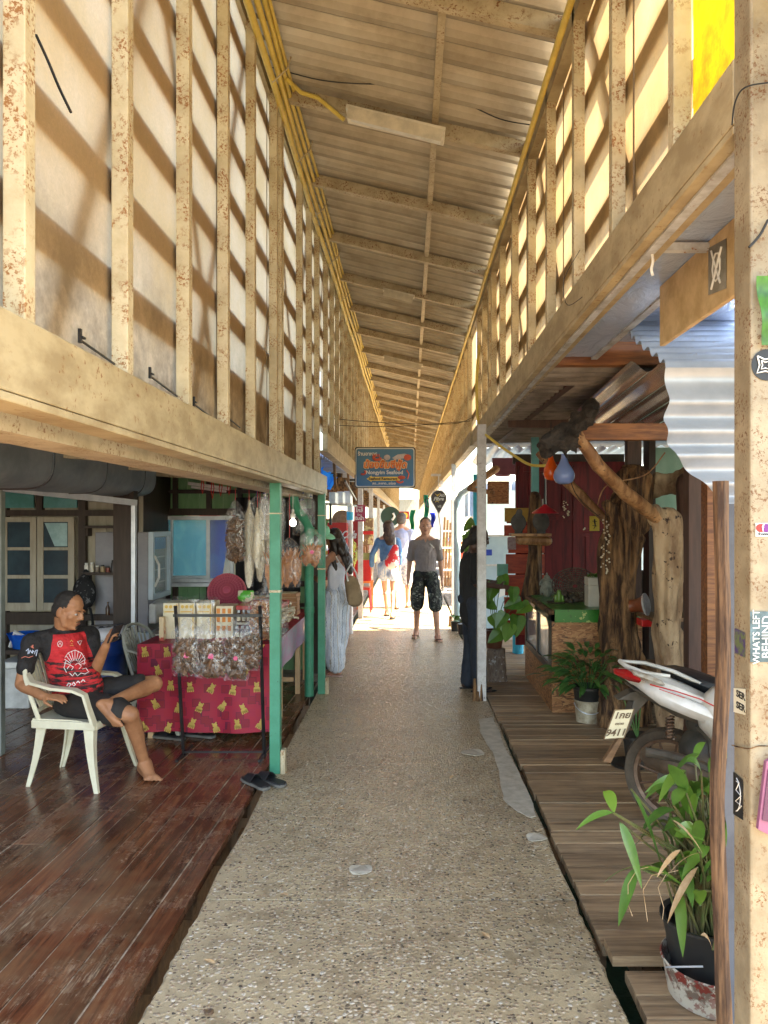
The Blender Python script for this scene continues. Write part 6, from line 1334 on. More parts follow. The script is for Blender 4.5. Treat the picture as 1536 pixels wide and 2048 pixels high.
def head(b, c, f, u, k=1.0, neck=None, old=0):
    c, f, u = Vector(c), Vector(f).normalized(), Vector(u); u = (u-f*u.dot(f)).normalized(); s_ = f.cross(u); M3 = Matrix((s_,f,u)).transposed()
    P = lambda x,y,z: c+M3@Vector((x*k,y*k,z*k)); E = lambda x,y,z,a,b2,d: b.ell(P(x,y,z),(a*k,b2*k,d*k),14,M3)
    E(0,-.012,.035,.076,.095,.085); E(0,.032,-.02,.063,.062,.088); E(0,.045,-.082,.038,.040,.032); E(0,.02,-.06,.056,.055,.05)
    for q in (-1,1):
        E(q*.078,-.008,-.012,.010,.020,.033); E(q*.044,.056,-.022,.022,.022,.022); E(q*.030,.082,.022,.022,.012,.008)
        b.cone(P(q*.060,.0,-.02),P(q*.045,.03,-.085),.022*k,.018*k,8)
    b.cone(P(0,.086,.018),P(0,.106,-.018),.010*k,.0135*k,8); E(-.013,.094,-.026,.010,.010,.008); E(.013,.094,-.026,.010,.010,.008)
    E(0,.086,-.052,.023,.012,.006); E(0,.084,-.064,.019,.012,.007); E(0,.078,-.092,.018,.014,.014)
    if neck is not None: b.cone(P(0,-.02,-.06),neck,.055*k,.060*k,12)
    return P, M3
def face_bits(parent, P, M3, k, brow=None, iris=(.03,.015,.01), lip=(.35,.13,.10)):
    for q in (-1,1):
        b = MB(); b.ell(P(q*.030,.0795,.002),(.0135*k,.008*k,.0065*k),10,M3); e = b.build('eye', mat('eye white',(.55,.52,.48),rough=.2), parent, smooth=60)
        b = MB(); b.ell(P(q*.030,.0862,.001),(.0058*k,.003*k,.006*k),8,M3); b.build('iris', mat('iris',iris,iris,rough=.1), e, smooth=60)
        if brow: b = MB(); b.tube([P(q*.014,.0925,.022),P(q*.03,.093,.028),P(q*.047,.084,.022)],[.004*k,.0045*k,.002*k],6,sq=.6); b.build('eyebrow', brow, parent, smooth=60)
    b = MB(); b.ell(P(0,.0945,-.0555),(.021*k,.004*k,.004*k),10,M3); b.ell(P(0,.093,-.0625),(.018*k,.005*k,.0045*k),10,M3); b.build('lips', mat('lips',lip,rough=.5), parent, smooth=60)
def person(label, loc, **kw): 
    t = thing('person', label, 'person', loc); return t
# ---------- seated man ----------
def V(*a): return Vector(a)
sk1 = skinmat('tanned brown skin', (.40,.18,.085), (.30,.125,.055))
pr = person('seated man in a red and black sports shirt and black shorts looking at a phone', (-2.15,4.97,.0))
fd = V(.77,-.64,0); 
b = MB(); J = dict(pel=V(-2.20,4.98,.50), che=V(-2.29,4.97,.86), nek=V(-2.29,4.97,1.0), shR=V(-2.44,4.83,.915), elR=V(-2.50,4.83,.645), wrR=V(-2.29,4.68,.60), shL=V(-2.17,5.10,.925), elL=V(-2.12,5.02,.66), wrL=V(-1.975,4.87,.885),
  hipR=V(-2.17,4.90,.50), knR=V(-1.79,4.79,.455), anR=V(-1.765,4.985,.092), hipL=V(-2.12,5.07,.52), knL=V(-1.775,5.20,.565), anL=V(-1.925,4.80,.525))
hf = V(.93,-.22,-.30); P, M3 = head(b, V(-2.245,4.935,1.105), hf, V(.28,0,1), 1.04, J['nek']+V(0,0,-.02))
b.cone(J['pel'],J['che'],.13,.125,14,.7,fd); b.cone(J['shR'].lerp(J['shL'],.12)-V(0,0,.01),J['shL'].lerp(J['shR'],.12)-V(0,0,.01),.048,.048,12)
b.cone(J['shR'],J['elR'],.046,.043,12); b.cone(J['elR'],J['wrR'],.043,.029,12); b.cone(J['elR'].lerp(J['wrR'],.15),J['elR'].lerp(J['wrR'],.5),.046,.038,10)
b.cone(J['shL'],J['elL'],.046,.042,12); b.cone(J['elL'],J['wrL'],.043,.028,12)
for s_ in 'RL':
    b.cone(J['hip'+s_],J['kn'+s_],.085,.060,14); b.cone(J['kn'+s_],J['an'+s_],.055,.034,12); b.cone(J['kn'+s_].lerp(J['an'+s_],.2)+V(0,.012,-.006),J['kn'+s_].lerp(J['an'+s_],.5)+V(0,.01,0),.056,.046,12)
foot(b, J['anR'], V(.62,-.78,-.02), V(0,0,1), 1.12, -1)
foot(b, J['anL']+V(.01,-.01,-.0), V(.66,-.12,-.62), V(.40,.72,.30), .98, 1)
hand(b, J['wrR'], V(.95,-.10,-.06), V(.1,.2,-1), -1, 1.0, .35)
hand(b, J['wrL'], V(.45,-.25,.75), V(.35,.4,-.2), 1, .95, .55, .35)
body = remeshed(b, .0055, 3).build('body', sk1, pr, smooth=80)
M_hair = mat('black cropped hair', (.014,.011,.009), (.028,.022,.018), 60, rough=.8, bmp=.5, bscale=200)
face_bits(pr, P, M3, 1.04, M_hair, lip=(.20,.07,.05))
b = MB()
E = lambda x,y,z,a,b2,c: b.ell(P(x,y,z),(a*1.04,b2*1.04,c*1.04),16,M3)
E(0,-.013,.036,.0795,.0985,.0885); E(0,-.035,-.005,.077,.075,.07)
b = remeshed(b,.007,2); keep = MB()
inv = M3.transposed(); c0 = P(0,0,0)
fs = []
for f in b.f:
    q = inv@(sum((b.v[i] for i in f), Vector())/len(f)-c0)
    if q.y < (.030 if q.z > .03 else .010 if q.z > .0 else -.018): fs.append(f)
fs = [f for f in fs if (inv@(b.v[f[0]]-c0)).z > -.055]
b.f = fs; b.mi = [0]*len(fs); b.rn = [.5]*len(fs)
b.build('hair', M_hair, pr, smooth=80)
b = MB(); b.tube([P(-.022,.092,-.047),P(0,.097,-.043),P(.022,.092,-.047)],.0028,5); b.ell(P(0,.090,-.085),(.012,.006,.012),8,M3); b.build('moustache', M_hair, pr, smooth=60)
# shirt
def m_shirt():
    m, nt, b = newmat('red and black sports jersey'); b.inputs['Roughness'].default_value = .8
    v = coords(nt); sp = N(nt,'ShaderNodeSeparateXYZ'); nt.links.new(v, sp.inputs[0])
    st = noise_(nt, coords(nt,(1.5,1.5,9)), 4.5, 5, .7, .8); c = ramp(nt, st, [(.44,(.55,.018,.022)),(.50,(.30,.012,.014)),(.54,(.012,.008,.008))])
    zz_ = mth(nt,'ADD',sp.outputs[2],mth(nt,'MULTIPLY',noise_(nt, coords(nt,(2,2,6)), 5, 4, .7),.14)); top = mth(nt,'GREATER_THAN',zz_,.86); c = mixc(nt, mth(nt,'MULTIPLY',top,.8), c, (.56,.018,.022))
    blk = mth(nt,'GREATER_THAN',sp.outputs[2],.955); c = mixc(nt, blk, c, (.012,.01,.01))
    # black raglan panels at the shoulders
    l1 = mth(nt,'ADD',mth(nt,'MULTIPLY',sp.outputs[0],.66),mth(nt,'MULTIPLY',sp.outputs[1],.75)); l1 = mth(nt,'ADD',mth(nt,'ABSOLUTE',mth(nt,'ADD',l1,.085)),mth(nt,'MULTIPLY',mth(nt,'SUBTRACT',sp.outputs[2],.8),.22))
    c = mixc(nt, mth(nt,'GREATER_THAN',l1,.135), c, (.012,.01,.01))
    nt.links.new(c, b.inputs['Base Color']); bump(nt, b, noise_(nt, v, 9, 4, .6), .8, .05); return m
b = MB(); b.cone(J['pel']+V(-.01,0,.06),J['che'],.150,.146,18,.76,fd); b.cone(J['pel']+V(.06,-.04,.10),J['che']+V(.03,-.03,-.1),.12,.125,14)
b.cone(J['shR']+V(.02,0.02,-.01),J['shL']+V(-.01,-.01,-.01),.064,.062,14); b.cone(J['nek']+V(0,0,-.05),J['shR'].lerp(J['nek'],.2),.05,.05,10); b.cone(J['nek']+V(0,0,-.05),J['shL'].lerp(J['nek'],.2),.05,.05,10); b.cone(J['che'],J['nek']+V(0,0,-.03),.12,.072,14); b.ell(J['shR'].lerp(J['nek'],.1)-V(0,0,.012),.060,14); b.ell(J['shL'].lerp(J['nek'],.1)-V(0,0,.012),.058,14)
b.cone(J['shR'],J['shR'].lerp(J['elR'],.62),.058,.058,14); b.cone(J['shL'],J['shL'].lerp(J['elL'],.62),.057,.056,14)
shb = remeshed(b,.008,3)
for i in range(len(shb.v)): q = shb.v[i]; shb.v[i] = q + Vector((0,0,0)) + fd*.007*math.sin(q.z*42+q.x*22+4*noise.noise(q*6))
sh1 = shb.build('shirt', m_shirt(), pr, smooth=80)
# jersey graphics: raised white line work laid on the chest
from mathutils.bvhtree import BVHTree
bvh = BVHTree.FromPolygons([v for v in shb.v], [list(f) for f in shb.f])
cam_p = Vector((0,0,1.7))
def onshirt(px, py, off=.002):
    d = (at(px,py,4.9)-cam_p).normalized(); h = bvh.ray_cast(cam_p, d)
    return (h[0]-d*off) if h[0] is not None else None
def strokes(name, lines, r, m, off=.002):
    b = MB()
    for L in lines:
        pts = [];
        for i in range(len(L)-1):
            for k in range(4): t = k/4; pts.append((L[i][0]*(1-t)+L[i+1][0]*t, L[i][1]*(1-t)+L[i+1][1]*t))
        pts.append(L[-1]); q = [onshirt(*p_,off) for p_ in pts]; q = [p_ for p_ in q if p_]
        if len(q) > 1: b.tube(q, r, 5)
    b.build(name, m, sh1)
fan = [[(150+22*math.sin(a)*1.0, 1325-24*math.cos(a)), (150+9*math.sin(a), 1325-8*math.cos(a)+4)] for a in [-1.6+.32*i for i in range(11)]]
fan += [[(132,1322),(128,1335),(133,1345)],[(134,1338),(140,1330),(147,1334),(143,1340)],[(150,1330),(156,1326),(163,1332),(158,1338)],[(139,1346),(145,1352),(150,1345),(155,1352),(162,1346),(170,1348),(178,1343)],[(130,1315),(136,1306),(150,1300),(163,1306),(170,1318),(168,1330)],[(165,1338),(172,1336),(176,1342)]]
strokes('lion_print', fan, .0018, M_inkw)
strokes('hem_lettering', [[(134,1372),(137,1366),(142,1368),(138,1374)],[(144,1370),(147,1364),(151,1369),(147,1372)],[(153,1366),(156,1362),(160,1366)],[(162,1364),(166,1359),(170,1363)]], .003, M_inkw)
strokes('chest_badges', [[(120+5*math.cos(t),1288+6*math.sin(t)) for t in [i*.7 for i in range(10)]],[(117,1291),(120,1285),(123,1291)],[(155,1283),(160,1290),(164,1281),(155,1283)]], .0014, M_inkw)
strokes('gold_badge', [[(140,1284),(143,1280),(146,1284)],[(140,1291),(147,1291)],[(142,1287),(146,1288)]], .0016, M_gold)
sl = [[(52,1302),(57,1297),(56,1308)],[(58,1307),(60,1300),(64,1306)],[(65,1307),(65,1300),(68,1304)],[(69,1308),(71,1301),(75,1300),(72,1312)]]
strokes('sleeve_lettering', sl, .0026, mat('pale blue ink',(.55,.6,.75),rough=.5)); strokes('sleeve_stripe', [[(43,1316),(50,1313),(58,1315),(66,1312)]], .0022, mat('coral ink',(.75,.22,.15),rough=.5)); strokes('sleeve_ball', [[(64,1292),(66,1290),(65,1294)],[(62,1293),(67,1296)]], .004, mat('coral ink',(.75,.22,.15),rough=.5))
# shorts
b = MB(); b.ell(J['pel']+V(.0,0,-.01),(.155,.17,.105),16); b.cone(J['hipR'],J['hipR'].lerp(J['knR'],.80),.108,.092,16); b.cone(J['hipL'],J['hipL'].lerp(J['knL'],.72),.108,.088,16)
s2 = remeshed(b,.009,3)
for i in range(len(s2.v)): s2.v[i] = s2.v[i]+V(0,0,.005)*math.sin(s2.v[i].x*60)
s2.build('shorts', mat('black shorts',(.012,.010,.010),(.022,.017,.014),6,rough=.8,bmp=.4,bscale=10,bdist=.02), pr, smooth=80)
b = MB(); h = J['hipR'].lerp(J['knR'],.79); dd = (J['knR']-J['hipR']).normalized(); x_ = dd.orthogonal().normalized(); y_ = dd.cross(x_)
b.tube([J['hipR'].lerp(J['knR'],q)+V(0,-.045,-.088+.02*q) for q in (.1,.3,.5,.7,.8)],.006,6); b.build('red_trim', M_red, pr, smooth=50)
# phone
b = MB(); pc = J['wrL']+V(.075,-.035,.085); pm = Matrix((V(.45,-.35,.8).normalized(), V(.5,.86,.1).normalized(), V(.72,-.35,-.58).normalized())).transposed()
b.obox(pc,(.15,.072,.009),pm); ph = solo('mobile_phone', b, mat('dark phone case',(.03,.03,.035),(.02,.02,.02),rough=.25), 'slim dark mobile phone held up in the seated man\'s left hand', 'phone', bevel=.003)
# ---------- plastic chair ----------
def plastic_chair(label, loc, rz, m):
    t = thing('plastic_chair', label, 'chair', loc, 'plastic chairs in the shop'); ORG[t] = V(0,0,0)
    b = MB(); b.grid(lambda u,v: V(-.21+.43*u, (-.22+.44*v)*(1-.06*(1-u)), .425-.02*math.sin(u*3.1)*math.sin(v*3.1)-(.03*u**6)), 12, 12, (0,0,.014)); b.build('seat', m, t, smooth=50)
    b = MB()
    for q in (-1,1): b.bar((-.21,q*.21,.405),(.22,q*.225,.405),.02,.05)
    b.bar((.215,-.21,.40),(.215,.21,.40),.02,.05); b.build('seat_rim', m, t, bevel=.006)
    for x,y,fx,fy in ((.20,-.21,.265,-.27),(.20,.21,.265,.27),(-.19,-.19,-.26,-.20),(-.19,.19,-.26,.20)):
        b = MB(); a, c = V(x,y,.42), V(fx,fy,0); d_ = (c-a)
        sx = 1 if x>0 else -1; sy = 1 if y>0 else -1
        vs = []
        for k_ in range(9):
            u = k_/8; p = a+d_*u+V(.02*sx*math.sin(u*3.1)*-.6,0,0); w = .075-.047*u**.7
            for (ox,oy) in ((0,0),(-sx*w,0),(-sx*w,-sy*.008),(-sx*.012,-sy*.014),(-sx*.012,-sy*w*.8),(0,-sy*w*.8)): vs.append(p+V(ox,oy,0))
        b.add(vs,[(i*6+j,i*6+(j+1)%6,(i+1)*6+(j+1)%6,(i+1)*6+j) for i in range(8) for j in range(6)]+[tuple(range(6)),tuple(48+j for j in range(6))]); b.build('leg', m, t, smooth=35)
    for q in (-1,1):
        b = MB(); pts = [V(.215,q*.225,.41),V(.185,q*.245,.53),V(.165,q*.25,.605),V(.10,q*.255,.635),V(-.05,q*.25,.645),V(-.20,q*.225,.67),V(-.25,q*.20,.72)]
        w = [.028,.022,.024,.03,.03,.026,.02]; vs = []
        for i,p in enumerate(pts):
            d_ = (pts[min(i+1,6)]-pts[max(i-1,0)]).normalized(); s_ = V(0,1,0); n_ = d_.cross(s_).normalized()
            for a_,c_ in ((-1,-1),(1,-1),(1,1),(-1,1)): vs.append(p+s_*w[i]*a_+n_*.009*c_)
        b.add(vs,[(i*4+j,i*4+(j+1)%4,(i+1)*4+(j+1)%4,(i+1)*4+j) for i in range(6) for j in range(4)]+[(0,1,2,3),(24,25,26,27)]); b.build('armrest', m, t, smooth=40)
    b = MB(); bk = lambda y,z: V(-.20-.13*z/.42-.05*(1-(y/.22)**2)*0+.04*(y/.22)**2, y, .42+z)
    out = [(-.20,0),(-.225,.15),(-.22,.28),(-.17,.37),(-.08,.415),(0,.42),(.08,.415),(.17,.37),(.22,.28),(.225,.15),(.20,0)]
    b.tube([bk(y,z) for y,z in out],.016,8,sq=.7); b.tube([bk(y,.06) for y in (-.2,-.1,0,.1,.2)],.014,6)
    for i in range(9):
        y = -.16+.04*i; top_ = .40-.10*(abs(y)/.18)**2; b.bar(bk(y*.7,.05),bk(y*1.15,top_),.020,.006,(1,0,0))
    b.build('backrest', m, t, smooth=40); t.rotation_euler.z = R(rz); return t
M_chair = mat('cream plastic', (.66,.62,.46), (.58,.53,.38), 8, rough=.35)
plastic_chair('cream plastic armchair in which the barefoot man sits', (-2.17,4.95,0), -6, M_chair)
plastic_chair('greyer plastic armchair standing empty between the drum and the table', (-1.98,6.12,.0), -12, mat('grey plastic',(.36,.36,.30),(.28,.28,.23),6,rough=.4))
# ---------- standing people ----------
def standing(label, loc, face, h, skin, hairm, pose, garments, vox=.008, old=0, k_w=1.0, hair=None, bits=True):
    """pose: dict of offsets in body frame (x right of the person's... side +x = their left, y forward, z up)"""
    k = h/1.75; t = person(label, loc); L = Vector(loc); az = R(face); f = V(math.sin(az), math.cos(az), 0); s_ = V(-math.cos(az), math.sin(az), 0)*-1
    # s_: the person's right-hand side when seen along f
    B = lambda x,y,z: L + s_*x*k + f*y*k + V(0,0,z*k)
    J = {n_: B(*v) for n_, v in pose.items()}
    b = MB(); W = k_w
    hd = pose.get('hdir',(0,1,0)); hfd = (s_*hd[0]+f*hd[1]+V(0,0,hd[2])); J.pop('hdir',None)
    P, M3 = head(b, J['head'], hfd, V(0,0,1), k*1.05, J['neck'])
    b.cone(J['pel'],J['che'],.12*k*W,.125*k*W,16,.70,f); b.cone(J['shL'],J['shR'],.052*k*W,.052*k*W,12); b.cone(J['neck'],J['shL'].lerp(J['neck'],.25),.05*k,.045*k,10); b.cone(J['neck'],J['shR'].lerp(J['neck'],.25),.05*k,.045*k,10); b.ell(J['pel'],(.15*k*W,.11*k,.11*k),14,Matrix((s_,f,V(0,0,1))).transposed())
    for q in 'LR':
        b.cone(J['sh'+q],J['el'+q],.050*k*W,.040*k*W,12); b.cone(J['el'+q],J['wr'+q],.039*k*W,.026*k*W,12)
        b.cone(J['hip'+q],J['kn'+q],.088*k*W,.056*k*W,14); b.cone(J['kn'+q],J['an'+q],.053*k*W,.034*k*W,12); b.cone(J['kn'+q].lerp(J['an'+q],.18)-f*.014,J['kn'+q].lerp(J['an'+q],.45)-f*.012,.052*k*W,.042*k*W,10)
        tf = pose.get('toe'+q); td = (J['toe'+q]-J['an'+q]); td.z = min(td.z, 0)*.3
        foot(b, J['an'+q], td, V(0,0,1), k, (1 if q=='R' else -1)*-1, .08)
        hd_ = (J['wr'+q]-J['el'+q]).normalized(); inn = s_*(-1 if q=='R' else 1); hand(b, J['wr'+q], (hd_+V(0,0,-.1)).normalized(), inn, 1 if q=='R' else -1, k*.98, .35)
    b2 = remeshed(b, vox, 3); b2.build('body', skin, t, smooth=80)
    if bits: face_bits(t, P, M3, k*1.05, hairm)
    return t, J, P, M3, B, f, s_, k
def garment(t, name, cones, m, vox=.010, ell=(), wav=.004, wf=30, cut=None):
    b = MB()
    for c in cones: b.cone(*c)
    for e in ell: b.ell(*e)
    b = remeshed(b, vox, 3)
    for i in range(len(b.v)): q = b.v[i]; b.v[i] = q + noise.noise_vector(q*wf*.3)*wav*1.6 + noise.noise_vector(Vector((q.x*38,q.y*38,q.z*9)))*wav*.9
    return b.build(name, m, t, smooth=80)
def hairshell(t, P, M3, m, k, blobs, vox=.009, cond=None):
    b = MB(); k = k*1.08
    for (x,y,z,a,c,d) in blobs: b.ell(P(x,y,z),(a*k,c*k,d*k),14,M3)
    b = remeshed(b, vox, 2)
    for i in range(len(b.v)): b.v[i] = b.v[i]+noise.noise_vector(b.v[i]*40)*.006
    return b.build('hair', m, t, smooth=60)
def sandals(t, J, f, k, m, strap):
    for q in 'LR':
        d = (J['toe'+q]-J['an'+q]); d.z = 0; d.normalize(); s_ = V(d.y,-d.x,0); c = J['an'+q]+d*.045*k; c.z = J['an'+q].z-.088*k
        b = MB(); n_=14; b.prism([c+d*math.cos(i*6.283/n_)*.14*k+s_*math.sin(i*6.283/n_)*.048*k for i in range(n_)],(0,0,.012)); b.build('sandal_sole', m, t)
        b = MB(); a = c+d*.09*k+V(0,0,.04*k)
        for w in (-1,1): b.tube([a,c+d*.03*k+s_*w*.045*k+V(0,0,.05*k)*.7,c-d*.02*k+s_*w*.045*k+V(0,0,.012)],.006*k,6)
        b.build('sandal_strap', strap, t)
STAND = dict(head=(0,.02,1.64), neck=(0,-.01,1.49), che=(0,0,1.27), pel=(0,0,.96), shL=(-.168,0,1.395), shR=(.168,0,1.395), elL=(-.215,-.02,1.13), elR=(.215,-.02,1.13), wrL=(-.23,.05,.88), wrR=(.23,.05,.88),
  hipL=(-.09,0,.93), hipR=(.09,0,.93), knL=(-.11,.03,.50), knR=(.11,.03,.50), anL=(-.12,0,.085), anR=(.12,0,.085), toeL=(-.14,.14,.02), toeR=(.14,.14,.02))
# walking man, facing us
pale = skinmat('ruddy pale skin', (.56,.31,.21), (.46,.23,.15))
w = dict(STAND); w.update(elR=(.225,-.03,1.13), wrR=(.25,.06,.88), elL=(-.22,-.04,1.13), wrL=(-.24,.03,.88), anL=(-.17,.16,.085), toeL=(-.22,.30,.02), knL=(-.14,.14,.50), anR=(.13,-.13,.10), knR=(.12,.06,.51), toeR=(.17,.0,.02), hdir=(-.0,1,-.02))
p = flo(851,1279); p.y += .05
M_grey_h = mat('short grey hair', (.13,.115,.10), (.07,.06,.055), 60, rough=.8)
t, J, P, M3, B, f, s_, k = standing('walking man in a grey v neck shirt, camouflage cargo shorts and flip flops', (p.x,p.y,0), 180, 1.72, pale, M_grey_h, w, None, .0075)
garment(t,'shirt',[(B(0,0,1.0),B(0,0,1.28),.158*k,.155*k,18,.78,f),(J['shL'],J['shR'],.060*k,.060*k,14),(J['che'],J['neck']+V(0,0,-.05),.12*k,.06*k,12),(J['shL'],J['shL'].lerp(J['elL'],.8),.060*k,.062*k,12),(J['shR'],J['shR'].lerp(J['elR'],.8),.060*k,.062*k,12)], mat('grey marl shirt',(.27,.24,.24),(.21,.185,.19),5,rough=.9,bmp=.6,bscale=8,bdist=.04), wav=.008)
b = MB(); b.prism([P(-.035,.060,-.15),P(.035,.060,-.15),P(0,.085,-.225)],f*.012); b.build('neckline', pale, t)
b = MB(); b.bar(B(-.12,.158,1.33),B(-.06,.165,1.39),.012,.004,(0,1,0)); b.build('chest_stripe', M_inkw, t)
M_camo = mat('camouflage cargo fabric',(.035,.045,.038),(.01,.012,.014),16,lo=.46,hi=.5,rough=.85,spots=(.28,.30,.27),sp_scale=30,sp_lo=.54,sp_hi=.57)
garment(t,'shorts',[(J['hipL'],J['hipL'].lerp(J['knL'],1.0),.098*k,.096*k,14),(J['hipR'],J['hipR'].lerp(J['knR'],1.0),.098*k,.096*k,14),(J['hipL'].lerp(J['knL'],.5)+s_*-.07,J['hipL'].lerp(J['knL'],.85)+s_*-.07,.04*k,.04*k),(J['hipR'].lerp(J['knR'],.5)+s_*.07,J['hipR'].lerp(J['knR'],.85)+s_*.07,.04*k,.04*k)], M_camo, ell=[(J['pel'],(.175*k,.13*k,.10*k),14)], wav=.006)
hairshell(t,P,M3,M_grey_h,k,[(0,-.022,.050,.078,.088,.076),(0,-.04,.01,.079,.07,.065)])
sandals(t,J,f,k,mat('tan rubber',(.35,.25,.15),rough=.7),mat('brown strap',(.12,.05,.03),rough=.6))
b = MB(); b.ell(J['wrL']+V(.03,0,-.28),(.07,.04,.14),12); b.tube([J['wrL']+V(.02,0,-.08),J['wrL']+V(.03,0,-.2)],.008,6); bg2 = solo('clear_bag', remeshed(b,.01,2), M_film, 'clear plastic bag carried in the walking man\'s left hand', 'bag', smooth=60)
# woman in white top (seen from behind / side, facing the stall on the left)
tan = skinmat('lightly tanned skin', (.42,.20,.12), (.33,.15,.085))
w = dict(STAND); w.update(elR=(.19,.10,1.14), wrR=(.10,.30,1.20), elL=(-.20,.12,1.14), wrL=(-.06,.32,1.18), head=(0,.04,1.62), hdir=(0,1,-.35), anL=(-.09,-.05,.085), anR=(.09,.06,.085), toeL=(-.11,.10,.02), toeR=(.11,.20,.02), che=(0,0,1.25))
p = flo(672,1350)
M_brh = mat('long dark brown hair', (.035,.018,.010), (.012,.007,.005), 12, (8,8,.6), rough=.4, bmp=.6, bscale=16)
t, J, P, M3, B, f, s_, k = standing('woman with long dark hair in a white top and patterned pale blue trousers', (p.x,p.y+.05,0), -62, 1.60, tan, M_brh, w, None, .008, k_w=.86)
garment(t,'top',[(B(0,0,1.00),B(0,.01,1.24),.128*k,.128*k,16,.72,f),(B(0,.0,1.24),B(0,.05,1.33),.11*k,.075*k,12)], mat('white ribbed top',(.66,.67,.74),(.6,.61,.68),rough=.8))
b = MB()
for q in (-.09,.09): b.tube([B(q,.08,1.33),B(q,.04,1.44),B(q*.95,-.03,1.45),B(q*.7,-.10,1.33)],.006,6)
b.build('top_strap', M_white, t)
def m_trous():
    m, nt, b = newmat('patterned pale blue cotton'); b.inputs['Roughness'].default_value=.85; v = coords(nt); sp = N(nt,'ShaderNodeSeparateXYZ'); nt.links.new(v, sp.inputs[0])
    a = mth(nt,'ADD',sp.outputs[0],mth(nt,'MULTIPLY',sp.outputs[1],.6)); zg = mth(nt,'MULTIPLY',mth(nt,'PINGPONG',sp.outputs[2],.02),.35)
    st = mth(nt,'FRACT',mth(nt,'MULTIPLY',mth(nt,'ADD',a,zg),11)); c = ramp(nt, st, [(0,(.52,.58,.66)),(.30,(.60,.63,.66)),(.32,(.42,.36,.30)),(.40,(.42,.36,.30)),(.42,(.60,.64,.70)),(.70,(.50,.57,.68)),(.72,(.08,.10,.18)),(.77,(.55,.6,.68))],'CONSTANT')
    d = noise_(nt, v, 60, 2, .5); c = mixc(nt, ramp(nt,d,[(.52,(0,0,0)),(.6,(.4,)*3)]), c, (.75,.76,.78)); nt.links.new(c,b.inputs['Base Color']); bump(nt,b,noise_(nt,coords(nt,(1,1,.2)),22,3,.6),.6,.02); return m
garment(t,'trousers',[(J['hipL'],J['knL'],.125*k,.115*k,16),(J['knL'],J['anL']+V(0,0,.04),.115*k,.105*k,16),(J['hipR'],J['knR'],.125*k,.115*k,16),(J['knR'],J['anR']+V(0,0,.04),.115*k,.105*k,16),(B(0,0,1.03),J['pel'],.115*k,.14*k,14)], m_trous(), ell=[(B(0,-.03,.93),(.165*k,.15*k,.12*k),14)], wav=.012, wf=30)
hairshell(t,P,M3,M_brh,k,[(0,-.025,.045,.090,.095,.088),(0,-.06,-.03,.088,.07,.10),(0,-.085,-.14,.09,.055,.12),(0,-.10,-.26,.085,.045,.11),(-.02,-.11,-.36,.06,.035,.09),(.07,-.02,-.08,.03,.04,.12),(-.07,-.02,-.08,.03,.04,.12),(-.08,.03,-.22,.03,.03,.14)])
sandals(t,J,f,k,mat('pale pink rubber',(.6,.4,.35),rough=.6),mat('pink strap',(.5,.2,.15),rough=.5))
sh_ = J['shR']
bagt = thing('shoulder_bag','tan canvas shoulder bag hanging from the woman\'s right arm','bag',tuple(at(712,1215,7.9)))
b = MB(); p0 = at(692,1158,7.85); q = [at(690,1160,7.9),at(716,1152,7.9),at(724,1200,7.9),at(708,1216,7.9),at(694,1210,7.9)]
b.cone(at(703,1165,7.9),at(710,1198,7.9),.075,.088,16,.5,(0,1,0)); b.box(at(697,0,7.9).x,at(720,0,7.9).x,7.86,7.94,at(0,1210,7.9).z,at(0,1170,7.9).z)
remeshed(b,.01,3).build('bag_body', mat('tan canvas',(.30,.21,.12),(.22,.15,.085),9,rough=.85,bmp=.4,bscale=20), bagt, smooth=60)
b = MB(); b.tube([at(696,1162,7.86),at(692,1145,7.82),at(702,1128,7.8),at(712,1145,7.86),at(716,1158,7.88)],.010,7); b.build('strap', M_white, bagt, smooth=60)
# man in black beside the white post (right), facing right
dark = skinmat('dark brown skin', (.10,.05,.035), (.07,.034,.024))
w = dict(STAND); w.update(elR=(.22,-.02,1.14), wrR=(.16,.24,1.10), elL=(-.22,.02,1.14), wrL=(-.10,.28,1.12), head=(0,.08,1.60), neck=(0,.02,1.47), hdir=(0,1,-.35), anL=(-.09,-.02,.085), anR=(.10,.05,.085), toeL=(-.10,.13,.02), toeR=(.11,.2,.02), che=(0,-.02,1.27))
p = flo(943,1385)
M_dkh = mat('tied greying black hair', (.03,.025,.022), (.012,.01,.01), 20, rough=.7)
t, J, P, M3, B, f, s_, k = standing('man in a loose black shirt and dark jeans behind the white post', (p.x+.015,p.y+.12,0), 78, 1.66, dark, M_dkh, w, None, .008)
garment(t,'shirt',[(B(0,0,.80),B(0,0,1.30),.155*k,.160*k,16,.85,f),(J['shL'],J['shR'],.062*k,.062*k,14),(J['che'],J['neck']+V(0,0,-.03),.12*k,.06*k,12),(J['shL'],J['shL'].lerp(J['elL'],.8),.064*k,.074*k,12),(J['shR'],J['shR'].lerp(J['elR'],.8),.064*k,.074*k,12)], mat('black cotton shirt',(.012,.012,.013),(.02,.02,.02),5,rough=.9,bmp=.4,bscale=8,bdist=.02), ell=[(B(0,0,.82),(.14*k,.14*k,.1*k),14)])
garment(t,'jeans',[(J['hipL'],J['knL'],.10*k,.085*k,14),(J['knL'],J['anL']+V(0,0,.0),.085*k,.078*k,14),(J['hipR'],J['knR'],.10*k,.085*k,14),(J['knR'],J['anR'],.085*k,.078*k,14)], mat('dark denim',(.022,.03,.045),(.015,.02,.03),12,rough=.85,bmp=.3,bscale=12,bdist=.02), ell=[(J['pel'],(.16*k,.13*k,.1*k),14)])
hairshell(t,P,M3,M_dkh,k,[(0,-.028,.045,.082,.09,.08),(0,-.055,-.02,.078,.06,.08),(0,-.12,-.10,.03,.035,.06),(0,-.13,-.16,.02,.025,.05)])
